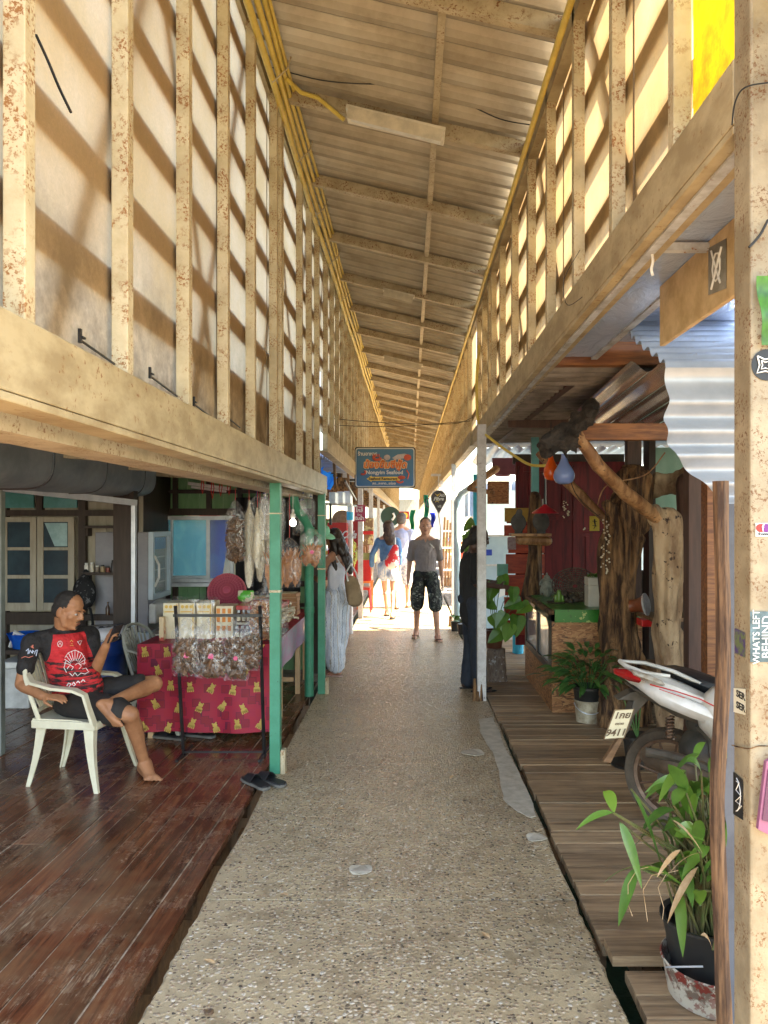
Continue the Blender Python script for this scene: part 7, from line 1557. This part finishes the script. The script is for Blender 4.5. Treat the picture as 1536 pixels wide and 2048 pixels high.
hairshell(t,P,M3,M_dkh,k,[(0,.082,-.10,.026,.02,.03)]).name = 'beard'
b = MB(); b.prism([at(1000,1178,7.0),at(1010,1178,7.0),at(1010,1190,7.0),at(997,1196,7.0)],(0,.003,0)); solo('paper_slip', b, M_inkw, 'small white paper slip held by the man in black', 'paper')
sandals(t,J,f,k,M_dkcl,M_dkcl)
# young woman, back to us, denim vest
fair = skinmat('fair skin', (.55,.30,.20), (.47,.24,.16))
w = dict(STAND); w.update(head=(0,.03,1.62), hdir=(-.4,1,-.05), elR=(.22,.0,1.14), wrR=(.2,.12,.95), elL=(-.28,-.04,1.14), wrL=(-.30,.02,.90), anL=(-.06,.30,.085), knL=(-.08,.20,.50), toeL=(-.08,.45,.02), anR=(.10,-.16,.10), knR=(.09,.02,.50), toeR=(.11,-.02,.02))
p = flo(778,1236)
M_wavy = mat('wavy dark hair', (.07,.035,.02), (.025,.013,.009), 18, rough=.5)
t, J, P, M3, B, f, s_, k = standing('young woman in a denim jacket and striped shorts walking away', (p.x-.02,p.y,0), 6, 1.68, fair, M_wavy, w, None, .010, k_w=.86, bits=False)
M_den = mat('blue denim', (.06,.16,.34), (.11,.24,.44), 10, rough=.85)
garment(t,'denim_jacket',[(B(0,0,1.10),B(0,0,1.30),.150*k,.155*k,16,.75,f),(J['shL'],J['shR'],.058*k,.058*k,14),(J['che'],J['neck']+V(0,0,-.03),.11*k,.06*k,12),(J['shL'],J['elL'],.065*k,.055*k,12),(J['elL'],J['elL'].lerp(J['wrL'],.8),.052*k,.045*k,12),(J['shR'],J['elR'],.065*k,.055*k,12),(J['elR'],J['elR'].lerp(J['wrR'],.8),.052*k,.045*k,12)], M_den, .012)
garment(t,'shorts',[(J['hipL'],J['hipL'].lerp(J['knL'],.38),.10*k,.108*k,14),(J['hipR'],J['hipR'].lerp(J['knR'],.38),.10*k,.108*k,14),(B(0,0,1.06),J['pel'],.11*k,.13*k,14)], mat('pale striped cotton',(.28,.40,.62),(.52,.58,.68),14,(3,3,.2),lo=.45,hi=.52,rough=.85), .012)
hairshell(t,P,M3,M_wavy,k,[(0,-.025,.045,.095,.10,.09),(0,-.06,-.03,.10,.075,.10),(0,-.08,-.14,.11,.06,.11),(0.02,-.085,-.24,.095,.05,.09)],.011)
sandals(t,J,f,k,M_dkcl,M_dkcl)
bk = thing('backpack','red and white drawstring bag hanging on the young woman\'s back','bag',tuple(B(.08,-.2,.95))); b = MB()
b.cone(B(.10,-.19,1.02),B(.16,-.20,1.28),.135*k,.06*k,16,.55,f); bb = remeshed(b,.012,2); bb.build('bag_body', mat('red and white bag',(.70,.03,.04),(.75,.7,.68),5,(1,1,1),lo=.50,hi=.54,rough=.5), bk, smooth=60)
b = MB(); b.tube([B(.16,-.2,1.28),B(.15,-.10,1.45),B(.12,.04,1.42)],.012,6); b.tube([B(.0,-.19,.96),B(-.02,-.17,.80),B(-.06,-.17,.78),B(-.06,-.18,.90)],.008,6); b.build('cord', M_white, bk)
# grey-haired man ahead of her
w = dict(STAND); w.update(hdir=(.1,1,0), head=(0,.03,1.62), anL=(-.08,-.10,.085), toeL=(-.1,.04,.02), anR=(.10,.18,.085), knR=(.1,.14,.5), toeR=(.11,.32,.02))
t, J, P, M3, B, f, s_, k = standing('grey haired man in a pale blue shirt walking away ahead of the young woman', (at(803,1215,14.4).x,14.4,0), 4, 1.84, fair, M_grey_h, w, None, .011, bits=False)
garment(t,'shirt',[(B(0,0,.92),B(0,0,1.30),.165*k,.17*k,16,.72,f),(J['shL'],J['shR'],.062*k,.062*k,14),(J['che'],J['neck']+V(0,0,-.03),.12*k,.06*k,12),(J['shL'],J['shL'].lerp(J['elL'],.85),.064*k,.07*k,12),(J['shR'],J['shR'].lerp(J['elR'],.85),.064*k,.07*k,12)], mat('pale blue shirt',(.38,.42,.60),(.30,.35,.55),7,rough=.85), .013)
garment(t,'shorts',[(J['hipL'],J['knL'],.105*k,.10*k,14),(J['hipR'],J['knR'],.105*k,.10*k,14)], mat('pale patterned shorts',(.55,.58,.66),(.25,.3,.45),16,lo=.48,hi=.54,rough=.85), .013, ell=[(J['pel'],(.17*k,.13*k,.1*k),14)])
hairshell(t,P,M3,M_grey_h,k,[(0,-.025,.045,.086,.095,.085),(0,-.05,-.01,.082,.07,.075)],.012)
sandals(t,J,f,k,M_dkcl,M_trunk)
# ================= farther along the walkway =================
M_pwall = mat('pale blue painted wall', (.50,.66,.72), (.42,.58,.66), 4, rough=.7)
M_conc = mat('pale concrete', (.50,.47,.41), (.38,.35,.30), 5, rough=.85, bmp=.2)
b = MB(); rg = random.Random(14); y = 7.95
while y < 55:
    b.r = rg.random(); b.box(-5.0,-1.0,y,y+.245,-.05,-.005); y += .25
struct('deck', b, mat('grey weathered planks',(.34,.30,.25),(.24,.20,.16),5,(1,5,5),rough=.8,rnd=.3))
b = MB(); y = 10.65
while y < 55:
    b.r = rg.random(); b.box(.78,5.0,y,y+.245,-.05,-.005); y += .25
struct('deck', b, mat('pale weathered planks',(.40,.36,.30),(.28,.24,.19),5,(1,5,5),rough=.8,rnd=.3))
# hanging seafood sign
Ys = 11.6
sg = thing('shop_sign','blue seafood restaurant sign with orange Thai lettering hung over the walkway','sign',tuple(at(770,935,Ys)))
def rrect(px0,px1,py0,py1,Y,r,th,b):
    pts = []
    for cx_,cy_,a0 in ((px1-r,py0+r,-90),(px1-r,py1-r,0),(px0+r,py1-r,90),(px0+r,py0+r,180)):
        for i in range(6): a = R(a0+i*18); pts.append(at(cx_+r*math.cos(a),cy_+r*math.sin(a),Y))
    b.prism(pts,(0,th,0))
b = MB(); rrect(709,831,894,976,Ys+.03,6,.05,b); b.build('sign_box', M_black, sg)
b = MB(); rrect(711,829,896,974,Ys+.02,5,.012,b); b.build('white_edge', M_inkw, sg)
def m_blue():
    m, nt, b = newmat('blue sign print'); b.inputs['Roughness'].default_value=.35; v=coords(nt); s_=N(nt,'ShaderNodeSeparateXYZ'); nt.links.new(v,s_.inputs[0])
    nt.links.new(ramp(nt, mth(nt,'MULTIPLY_ADD',s_.outputs[2],1.2,.5), [(.1,(.01,.12,.34)),(.9,(.05,.17,.26))]), b.inputs['Base Color']); return m
b = MB(); rrect(713,827,898,972,Ys+.008,4,.012,b); b.build('blue_panel', m_blue(), sg)
M_or = mat('orange print',(.85,.22,.03),(.8,.18,.02),rough=.4); M_cr = mat('cream print',(.85,.6,.35),(.85,.6,.35),rough=.4); M_yel = mat('yellow print',(.85,.60,.10),(.8,.55,.08),rough=.4)
text('ร้านอาหาร', .076, M_inkw, sg, at(735,908,Ys), None, .001, bold=.002)
text('น้องยิ้มซีฟู้ด', .148, M_cr, sg, at(770,930,Ys-.002), None, .001, sx=.95, bold=.014, font_shear=.15)
text('น้องยิ้มซีฟู้ด', .148, M_or, sg, at(770,930,Ys-.006), None, .001, sx=.95, bold=.004, font_shear=.15)
text('Nongyim Seafood', .080, M_inkw, sg, at(769,945,Ys), None, .001, bold=.002)
b = MB(); b.prism([at(x,y,Ys+.004) for x,y in ((733,957.5),(743,951),(743,953.5),(800,953.5),(800,961.5),(743,961.5),(743,964))],(0,.004,0)); b.build('yellow_arrow', M_yel, sg)
text('Seafood Restaurant', .056, mat('dark print',(.06,.05,.03),(.06,.05,.03)), sg, at(766,957.5,Ys-.001), None, .001, bold=.002)
text('สด...สะอาด...อร่อย', .05, M_inkw, sg, at(768,967,Ys), None, .001, bold=.001)
M_shr = mat('shrimp red print',(.55,.06,.03),(.6,.12,.05),rough=.4)
b = MB(); b.tube([at(754+7*math.cos(a),915+5*math.sin(a),Ys) for a in [i*.5 for i in range(9)]],.022,6); [b.tube([at(749+3*i,914,Ys),at(746+4*i,908,Ys)],.008,4) for i in range(4)]; b.build('crab_print', M_shr, sg)
b = MB(); b.ell(at(774,915,Ys),(.05,.008,.045),14); b.prism([at(x,y,Ys) for x,y in ((784,916),(795,909),(810,907),(822,912),(815,915),(800,918),(790,919))],(0,.004,0)); b.build('fish_print', mat('pale fish print',(.55,.5,.5),(.4,.36,.38),9,rough=.4), sg)
b = MB(); b.tube([at(726+5*math.cos(a),945+4*math.sin(a),Ys) for a in [i*.5-1 for i in range(8)]],.014,5); b.tube([at(800+6*math.cos(a),962+3*math.sin(a),Ys) for a in [i*.5 for i in range(8)]],.015,5); b.ell(at(803,955,Ys),(.06,.006,.03),10); b.ell(at(815,915,Ys),(.06,.006,.05),10); b.tube([at(813,940,Ys),at(818,948,Ys),at(815,958,Ys)],.01,5); b.build('shrimp_print', M_shr, sg)
b = MB(); b.bar(at(700,905,Ys+.05),at(712,905,Ys+.05),.03,.03); b.bar(at(697,960,Ys+.05),at(712,960,Ys+.05),.03,.03); b.build('bracket', M_black, sg)
# posts on the left, all metal, different distances
for px,base,w,lab in ((721,1236,.085,'pale blue white post under the seafood sign carrying the small red sign'),(742,1200,.085,'cream post next beyond the seafood sign post'),(757,1150,.08,'third white post along the left edge'),(768,1118,.08,'fourth white post along the left edge')):
    Y = FPX*1.7/(base-CY); X = (px-CX)*Y/FPX; b = MB(); b.box(X-w/2,X+w/2,Y-.04,Y+.04,-.1,2.44); solo('post', b, M_wpost, lab, 'post', bevel=.004)
rs = thing('small_sign','small maroon sign with white Thai lettering on the post','sign',tuple(at(719,1026,12.8))); b = MB(); b.box(at(708,0,12.8).x,at(731,0,12.8).x,12.80,12.82,at(0,1043,12.8).z,at(0,1010,12.8).z); b.build('panel', mat('maroon sign',(.36,.03,.08),(.3,.025,.07),rough=.5), rs)
text('กาแฟ', .05, M_inkw, rs, at(719,1014,12.79), None, .001); text('ใกล้', .085, M_inkw, rs, at(719,1021,12.79), None, .001, bold=.002); text('ร้าน', .05, M_inkw, rs, at(719,1030,12.79), None, .001); text('รับน้ำ', .075, M_inkw, rs, at(719,1037,12.79), None, .001, bold=.002)
# pvc pipe
b = MB(); x=at(700,0,11.2).x; b.tube([(x,11.2,0),(x,11.2,1.95)],.045,12); b.cur=1; b.tube([(x,11.2,1.70),(x,11.2,1.82)],.05,12); solo('pvc_pipe', b, [M_white,M_cyan], 'white pvc downpipe with a cyan collar left of the sign post', 'pipe', smooth=50)
# hat, red cooler, boxes, etc.
hm = mat('mint felt',(.25,.62,.42),(.2,.55,.37),rough=.8)
t = thing('sun_hat','mint green sun hat hanging beside the second green post','hat',tuple(at(648,1068,7.75))); c = at(646,1068,7.75); b = MB(); b.lathe([(0,.01),(.06,.01),(.13,.0),(.135,-.006),(.06,-.004),(0,-.004)],c,26,rot(12,18,0)); b.build('brim', hm, t, smooth=50); b = MB(); b.lathe([(.065,.01),(.062,.05),(.04,.085),(0,.09)],c,20,rot(12,18,0)); b.build('crown', hm, t, smooth=50)
t = thing('drinks_cooler','red drinks cooler with white script lettering behind the woman','cooler',(-1.35,11.3,0))
x0,x1 = at(655,0,11.0).x, at(694,0,11.0).x
b = MB(); b.box(x0,x1,11.0,11.5,0,1.27); b.build('cabinet', M_red, t, bevel=.01); b = MB(); b.box(x0,x1,10.98,11.5,1.28,1.66); b.build('header', M_red, t, bevel=.01)
text('Coca-Cola', .155, M_inkw, t, at(677,1070,10.97), None, .002, sx=.75, bold=.004, font_shear=.5)
b = MB(); [b.box(x0+.03+.07*i,x0+.07+.07*i,10.985,11.0,.8,1.1) for i in range(3)]; b.build('glass_door', M_white, t)
def simple(name,label,cat,px0,px1,py0,py1,Y,d,m,bev=.005,group=None): 
    a = at(px0,py1,Y); c = at(px1,py0,Y); b = MB(); b.box(a.x,c.x,Y,Y+d,a.z,c.z); return solo(name,b,m,label,cat,group,bevel=bev)
M_brown = mat('brown straw',(.32,.18,.09),(.22,.12,.06),20,rough=.8)
t = thing('straw_hat','round brown straw hat hanging above the red cooler','hat',tuple(at(684,1040,11.6))); b = MB(); b.lathe([(0,.06),(.07,.05),(.085,.0),(.16,-.01),(.16,-.02),(0,-.02)],at(684,1040,11.6),22,rot(80,0,0)); b.build('crown', M_brown, t, smooth=40)
for i in range(3): simple('metal_box',('grey metal box under the blue tarp, leftmost','grey metal box under the blue tarp, middle','grey metal box under the blue tarp, rightmost')[i],'box',658+15*i,671+15*i,984-1*i,1007,9.6+i*.5,.4,M_alu,.01,'grey metal boxes under the awning')
b = MB(); b.bar(at(640,1007,9.3),at(712,1012,11.6),.03,.03); b.bar(at(661,1007,9.3),at(661,1050,9.3),.03,.03); b.bar(at(690,962,9.3),at(712,1000,11.6),.02,.03); solo('awning_bracket', b, M_black, 'black metal bracket frame under the grey boxes', 'bracket')
b = MB(); b.grid(lambda u,v: Vector((-1.15-.1*v+.06*math.sin(u*23), 8.4+3.2*u, 2.36-.16*v-.10*abs(math.sin(u*3.1+.6))*v+.02*math.sin(u*40))), 90, 8); solo('blue_tarp', b, M_tarpb, 'rolled bright blue tarp under the farther left beam', 'tarp', smooth=60)
b = MB(); b.grid(lambda u,v: Vector((-4.2+3.2*v, 11+41*u, 2.75-.30*v+.02*math.cos(u*41/.2*6.283))), 900, 2); b.grid(lambda u,v: Vector((-1.75+.75*v, 8.0+3*u, 2.52-.07*v+.02*math.cos(u*15*6.283))), 70, 2); ra = tag(b.build('lean_to_roof', M_tin, None), 'long corrugated tin lean to roof over the farther left stalls', 'roof')
b = MB(); [b.bar((-4.2,11.1+i*1.3,2.68),(-1.0,11.1+i*1.3,2.36),.04,.06) for i in range(28)]; ra2 = b.build('rafter', M_trunk, ra)
# stall fronts left
cols_ = [(.5,.08,.05),(.6,.45,.1),(.15,.3,.12),(.1,.2,.45),(.55,.5,.42),(.35,.15,.06)]
cm = [mat('goods %s'%n_, c, rough=.5) for n_,c in zip(('red','yellow','green','blue','cream','brown'), cols_)]
ordn = ['first','second','third','fourth','fifth','sixth','seventh','eighth']
names = ['seated crabs']
rg = random.Random(31)
for i in range(7):
    y = 8.7+i*2.6
    t = thing('market_stall', f'stall counter stacked with goods, {ordn[i]} along the left side beyond the green posts', 'stall', (-1.6,y,0), 'market stalls beyond the green posts')
    b = MB(); b.box(-2.3,-1.15,y,y+1.9,.66,.70); b.build('tabletop', M_paleW, t)
    b = MB(); b.box(-1.15,-1.14,y,y+1.9,.30,.70); b.build('table_skirt', cm[(4,3,0,4,2,4,1)[i]] if i else M_white, t)
    for x,yy_ in ((-1.18,y+.05),(-1.18,y+1.85),(-2.25,y+.05)): b = MB(); b.box(x-.03,x,yy_-.02,yy_+.02,0,.66); b.build('leg', M_paleW, t)
    b = MB(); b.box(-3.0,-2.95,y-.2,y+2.3,0,2.3); b.build('back_wall', (M_dkwood,M_creamw,M_dkwood)[i%3], t)
    for q in range(8):
        w_, h_ = rg.uniform(.14,.28), rg.uniform(.10,.30); x = -1.2-rg.uniform(.0,.7)-w_; yy_ = y+.08+q*.22; b = MB(); b.box(x,x+w_,yy_,yy_+.19,.70,.70+h_); b.build('goods_box', cm[rg.randrange(6)], t, bevel=.006)
    b = MB()
    for z in (1.15,1.5): b.box(-2.95,-2.6,y,y+2.0,z,z+.02)
    b.build('back_shelf', M_grain, t)
    for q in range(10): w_ = rg.uniform(.08,.18); yy_ = y+.1+q*.19; z = 1.17 if q%2 else 1.52; b = MB(); b.box(-2.9,-2.65,yy_,yy_+.14,z,z+rg.uniform(.12,.26)); b.build('shelf_goods', cm[rg.randrange(6)], t, bevel=.005)
simple('display_box','brown display case with gold shapes and a red band, left of the cream post','box',727,746,1036,1090,15.5,.4,mat('gold on brown print',(.22,.12,.06),(.5,.42,.2),12,lo=.52,hi=.56,rough=.6))
simple('red_band','red printed band across the brown display case','sign',726,747,1062,1069,15.45,.02,M_red,0)
simple('red_cabinet','red cabinet between the pvc pipe and the sign post','cabinet',702,716,1042,1092,13.4,.4,mat('red cabinet',(.35,.02,.02),(.28,.015,.015),rough=.4))
t = thing('banana_bunch','bunch of yellow green bananas hanging by the red cabinet','fruit',tuple(at(706,1090,12.4))); b = MB()
for i in range(18): a = rg.uniform(0,6.28); p = at(706,1078+i*2.6,12.4); b.tube([p,p+Vector((math.cos(a)*.05,math.sin(a)*.05,-.03)),p+Vector((math.cos(a)*.06,math.sin(a)*.06,-.11))],[.012,.016,.006],6)
b.build('bananas', mat('unripe banana',(.55,.50,.10),(.35,.42,.08),20,rough=.5), t, smooth=60)
t = thing('red_chair','red plastic chair beside the stall counter','chair',(-.99,13.9,0)); x=at(722,0,13.9).x; b = MB(); b.box(x-.18,x+.18,13.7,14.1,.42,.45); b.build('seat', M_red, t, bevel=.01); b = MB(); b.box(x-.18,x+.18,14.08,14.12,.55,.95); b.build('backrest', M_red, t, bevel=.015)
for dx,dy in ((-.16,-.17),(.16,-.17),(-.16,.17),(.16,.17)): b = MB(); b.cone((x+dx,13.9+dy,.42),(x+dx*1.2,13.9+dy*1.2,.02),.02,.015,6); b.build('leg', M_red, t)
t = thing('orange_stool','orange stool with a white bag on it by the cream post','stool',(-.95,14.6,0)); x=at(730,0,14.4).x; so_ = mat('orange stool paint',(.65,.20,.05),(.55,.16,.04),rough=.5); b = MB(); b.box(x-.16,x+.16,14.25,14.55,.50,.54); b.build('seat', so_, t, bevel=.005)
for dx,dy in ((-.13,-.13),(.13,-.13),(-.13,.13),(.13,.13)): b = MB(); b.box(x+dx-.02,x+dx+.02,14.4+dy-.02,14.4+dy+.02,0,.50); b.build('leg', so_, t)
b = MB(); b.ell((x,14.4,.60),(.14,.10,.07),12); b.ell((x+.05,14.36,.66),(.08,.07,.05),10); solo('white_bag', remeshed(b,.015,2), M_inkw, 'crumpled white bag on the orange stool', 'bag', smooth=60)
t = thing('folded_sheet','olive green tarp draped over the stall behind the post','tarp',tuple(at(724,1110,14.8))); b = MB(); b.grid(lambda u,v: at(712+34*u,1098+26*v+8*abs(math.sin(u*2.5)),14.9-.3*v), 12, 6); b.build('sheet', mat('olive sheet',(.30,.28,.08),(.22,.2,.06),rough=.7), t, smooth=60)
b = MB(); b.lathe([(0,0),(.25,0),(.25,.02),(0,.02)],at(781,1033,19),24,rot(90,0,0)); rsn = solo('round_sign', b, mat('dark green sign',(.02,.06,.045),(.02,.05,.04),rough=.5), 'dark green round sign with a white curve hanging on the left side', 'sign'); ORG[rsn]=Vector(rsn.location)
b = MB(); b.tube([at(786,1026,18.95),at(789,1033,18.95),at(784,1040,18.95)],.03,6); b.build('white_curve', M_inkw, rsn)
rs2 = simple('hanging_sign','red sign with a gold oval hanging far down the walkway','sign',796,818,1023,1038,28,.05,M_red,0); ORG[rs2]=Vector(rs2.location); b = MB(); b.lathe([(0,0),(.13,0),(.13,.01),(0,.01)],at(809,1031,27.97),18,rot(90,0,0)@Matrix.Diagonal((1,.9,1))); b.build('gold_oval', M_yel, rs2)
# teardrop wifi sign on the right
ts = thing('teardrop_sign','dark teardrop sign with white fibre lettering and a yellow mark','sign',tuple(at(877,1004,10.4))); Yt = 10.4
def drop(k, Y, th, b):
    pts = []
    for i in range(25): a = R(-210+i*10.0); pts.append(at(877.5+16*k*math.cos(a), 996+ 16*k*math.sin(a) , Y))
    pts.append(at(877.5, 996+33*k, Y)); b.prism(pts,(0,th,0))
b = MB(); drop(1, Yt, .03, b); b.build('sign_body', M_inkw, ts); b = MB(); drop(.93, Yt-.004, .003, b); b.build('dark_face', mat('aubergine print',(.05,.025,.03),(.04,.02,.025),rough=.4), ts)
text('AIS', .055, M_inkw, ts, at(884,991,Yt-.01), None, .001, bold=.002, font_shear=.2); text('Fibre', .068, M_inkw, ts, at(877,998,Yt-.01), None, .001, bold=.003, font_shear=.3); text('ฟรี', .045, M_inkw, ts, at(879,1013,Yt-.01), None, .001, bold=.001)
b = MB(); b.prism([at(x,y,Yt-.006) for x,y in ((869,986),(874,990),(882,986),(875,993))],(0,.002,0)); b.tube([at(874+4*math.cos(a),1006-3.5*math.sin(a),Yt-.006) for a in (.4,.9,1.5,2.2,2.7)],.004,5); b.build('yellow_mark', M_yel, ts)
b = MB(); b.tube([at(877,1028,Yt),at(882,1060,Yt),at(880,1100,Yt)],.008,6); b.bar(at(862,950,Yt),at(882,950,Yt),.02,.03); b.tube([at(877,950,Yt),at(877,981,Yt)],.006,5); b.build('pole', M_white, ts)
b = MB(); b.tube([at(856+4*math.cos(a),1005-9*math.sin(a),13) for a in [i*.5+1.2 for i in range(9)]],.012,6); solo('iron_hook', b, M_black, 'black curved iron hook beyond the teardrop sign', 'hook')
for px,py,h_,c_,lab in ((853,990,62,(.0,.40,.22),'bright green cloth hanging beside the teardrop sign'),(825,1020,40,(.01,.35,.16),'green cloth strip hanging farther down the right side'),(866,1025,30,(.02,.06,.6),'deep blue cloth strip behind the walking man')):
    Y = {853:13.5,825:22,866:12.5}[px]; b = MB(); b.grid(lambda u,v: at(px-5+10*u*(1-.3*v)+1.5*math.sin(v*7+px),py+h_*v,Y)+Vector((0,.05*math.sin(u*22+v*3),0)), 30, 10); solo('hanging_cloth', b, mat('cloth',c_,rough=.7), lab, 'cloth', smooth=60)
# right side beyond the craft shop
ww = thing('pale_wall','pale blue painted wall and column beyond the craft shop','wall',(2,11.2,0)); b = MB(); b.box(.98,4.5,11.4,11.45,-.05,2.15); b.build('wall_board', M_pwall, ww); b = MB(); x=at(951,0,10.6).x; b.box(x-.03,x+.03,10.6,10.66,0,2.35); b.build('column', M_cyan, ww); b = MB(); b.box(.98,2.2,11.37,11.4,1.0,1.03); b.box(.98,2.2,11.37,11.4,1.45,1.48); b.build('moulding', M_white, ww)
b = MB(); x=at(914,0,11.6).x; b.tube([(x,11.6,0),(x,11.6,1.98),(x+.06,11.6,2.1),(x+.2,11.4,2.2),(x+.4,11.3,2.25)],.05,12); solo('pvc_pipe', b, mat('pale blue pvc',(.55,.72,.78),(.5,.66,.72),rough=.35), 'pale blue downpipe with a bent top next to the right post', 'pipe', smooth=50)
t = thing('corrugated_fence','slanting pale corrugated sheets beyond the blue wall','fence',(1.6,12.8,1)); b = MB(); b.grid(lambda u,v: Vector((.95+2.6*u, 13+.03*math.cos(u*2.6/.12*6.283), 1.75+.55*v+.25*u)), 180, 2); b.build('sheet', M_tin, t, smooth=50)
t = thing('slatted_rack','rack of leaning brown slats behind the walking man','rack',(.9,13.5,0))
for i in range(6): x = at(884+6*i,0,13.6).x; b = MB(); b.bar((x,13.6,.5),(x+.06,13.8,1.75-.05*i),.04,.02); b.build('slat', M_grain, t)
b = MB(); [b.bar((.55,13.5,z),(1.3,13.5,z),.03,.03) for z in (.4,.8,1.2,1.5)]; b.build('rack_frame', M_white, t)
for i,(px,py,w_,h_,c_,lab) in enumerate(((974,1105,20,12,(.03,.08,.5),'dark blue tile panel behind the man in black'),(1005,1140,22,24,(.05,.30,.22),'teal framed board on the plank wall'))):
    Y = 8.72 if i else 10.9; simple('board',lab,'board',px-w_/2,px+w_/2,py-h_/2,py+h_/2,Y,.02,mat('tile',c_,rough=.3),0)
t = simple('price_card','pink grey printed card pinned to the plank wall','card',1015,1032,1075,1099,8.70,.005,mat('card print',(.30,.18,.20),(.4,.3,.3),30,rough=.6),0)
simple('ply_board','small ply board hanging above the blue wall with a pink disc','board',975,1018,962,1008,9.6,.02,M_osb,0)
b = MB(); b.lathe([(0,0),(.09,0),(.10,.012),(0,.016)],at(1005,952,9.3),20,rot(8,0,0)); solo('pink_plate', b, M_pink, 'pink plate like disc above the hanging ply board', 'disc', smooth=40)
b = MB(); x0_=at(985,0,9.9).x; b.box(x0_,2.6,9.9,9.95,2.30,2.52); solo('fascia_board', b, mat('mauve board',(.25,.09,.12),(.2,.07,.10),rough=.6), 'mauve fascia board above the plank wall', 'board')
b = MB(); b.grid(lambda u,v: Vector((.9+2.8*u, 9.4+1.6*v, 2.62-.1*v+.02*math.cos(u*2.8/.15*6.283))), 120, 2); solo('tin_awning', b, M_tin, 'small tin awning over the blue wall', 'awning', smooth=50)
b = MB(); b.cone(at(940,975,9.7),at(992,938,9.7),.035,.05,8); b.cone(at(938,978,9.7),at(985,985,9.6),.03,.03,8); solo('log_brace', b, M_log, 'short split log bracket under the tin awning', 'brace', smooth=50)
t = thing('hanging_plant','trailing heart leaved vine hanging against the blue wall','plant',tuple(at(940,1050,10.2))); b = MB()
for i in range(16): c = at(936+rg.uniform(-8,14),1040+i*5,10.1+rg.uniform(-.1,.1)); heart(b,c,.10,.12,(rg.uniform(-.5,.5),-1,.3),rg.uniform(-.8,.8))
b.build('foliage', M_leaf, t, smooth=60)
for i,(px,py) in enumerate(((912,1262),(926,1268))):
    p = flo(px,py); t = thing('small_plant',('small leafy plant in a dark pot at the foot of the right post','small dark pot with a drooping plant next to the leafy one')[i],'plant',p); b = MB(); b.lathe([(0,0),(.07,0),(.09,.15),(0,.15)],p,14); b.build('pot', M_plastpot, t, smooth=40); b = MB()
    for q in range(14): a = rg.uniform(0,6.28); leaf(b,p+Vector((0,0,.15)),(math.cos(a),math.sin(a),rg.uniform(.5,2)),.2,.06,.4)
    b.build('foliage', M_leaf, t, smooth=60)
for i in range(4):
    y = 14.5+i*4; t = thing('market_stall', f'pale stall front, {ordn[i]} along the right side beyond the blue wall', 'stall', (1.8,y,0), 'stall fronts on the far right side')
    b = MB(); b.box(2.4,2.45,y,y+3.6,0,2.3); b.build('back_wall', (M_pwall,M_creamw,M_white,M_conc)[i], t); b = MB(); b.box(1.1,1.7,y+.3,y+3.0,.7,.74); b.build('tabletop', M_paleW, t); b = MB(); b.box(1.1,1.12,y+.3,y+3.0,.1,.7); b.build('table_skirt', cm[(1,4,3,0)[i]], t)
    for q in range(6): b = MB(); x = rg.uniform(1.12,1.4); b.box(x,x+.2,y+.4+q*.4,y+.65+q*.4,.74,.74+rg.uniform(.1,.4)); b.build('goods_box', cm[rg.randrange(6)], t, bevel=.005)
for i,(px,w) in enumerate(((884,.08),(868,.08),(856,.08))):
    X=.72; Y = X*FPX/(px-CX); b = MB(); b.box(X-.04,X+.04,Y-.04,Y+.04,-.1,2.6); solo('post', b, M_wpost, ('pale post behind the teardrop sign','second pale post farther along the right edge','third pale post farther along the right edge')[i], 'post')
# distant shore buildings closing the view at the end
b = MB(); b.box(-3.5,3.5,62,62.3,-1,3.4); solo('end_building', b, M_creamw, 'pale building closing the far end of the walkway', 'building')

c = flo(418,2026); b = MB(); b.lathe([(0,.004),(.011,.004),(.013,.0),(.016,.0),(.016,.007),(.012,.009),(.011,.006),(0,.006)],c,18); solo('metal_disc', b, mat('rusty cap',(.16,.10,.05),(.09,.05,.03),90,rough=.6), 'rusty round metal disc pressed into the walkway near the camera', 'metal disc', smooth=40)
rg = random.Random(77)
for i,(px,py) in enumerate(((560,1790),(980,1880),(690,1620),(900,1560),(430,1930))):
    c = flo(px,py); b = MB(); leaf(b, (c.x,c.y,.006),(rg.uniform(-1,1),rg.uniform(-1,1),.05),.05,.022,-.05,.3); solo('fallen_leaf', b, M_leafdry, ('dry leaf left of the walkway middle','dry leaf on the near right of the walkway','dry leaf toward the middle distance on the left','dry leaf toward the middle distance on the right','dry leaf closest to the camera on the left edge')[i], 'leaf', 'dry leaves on the walkway')
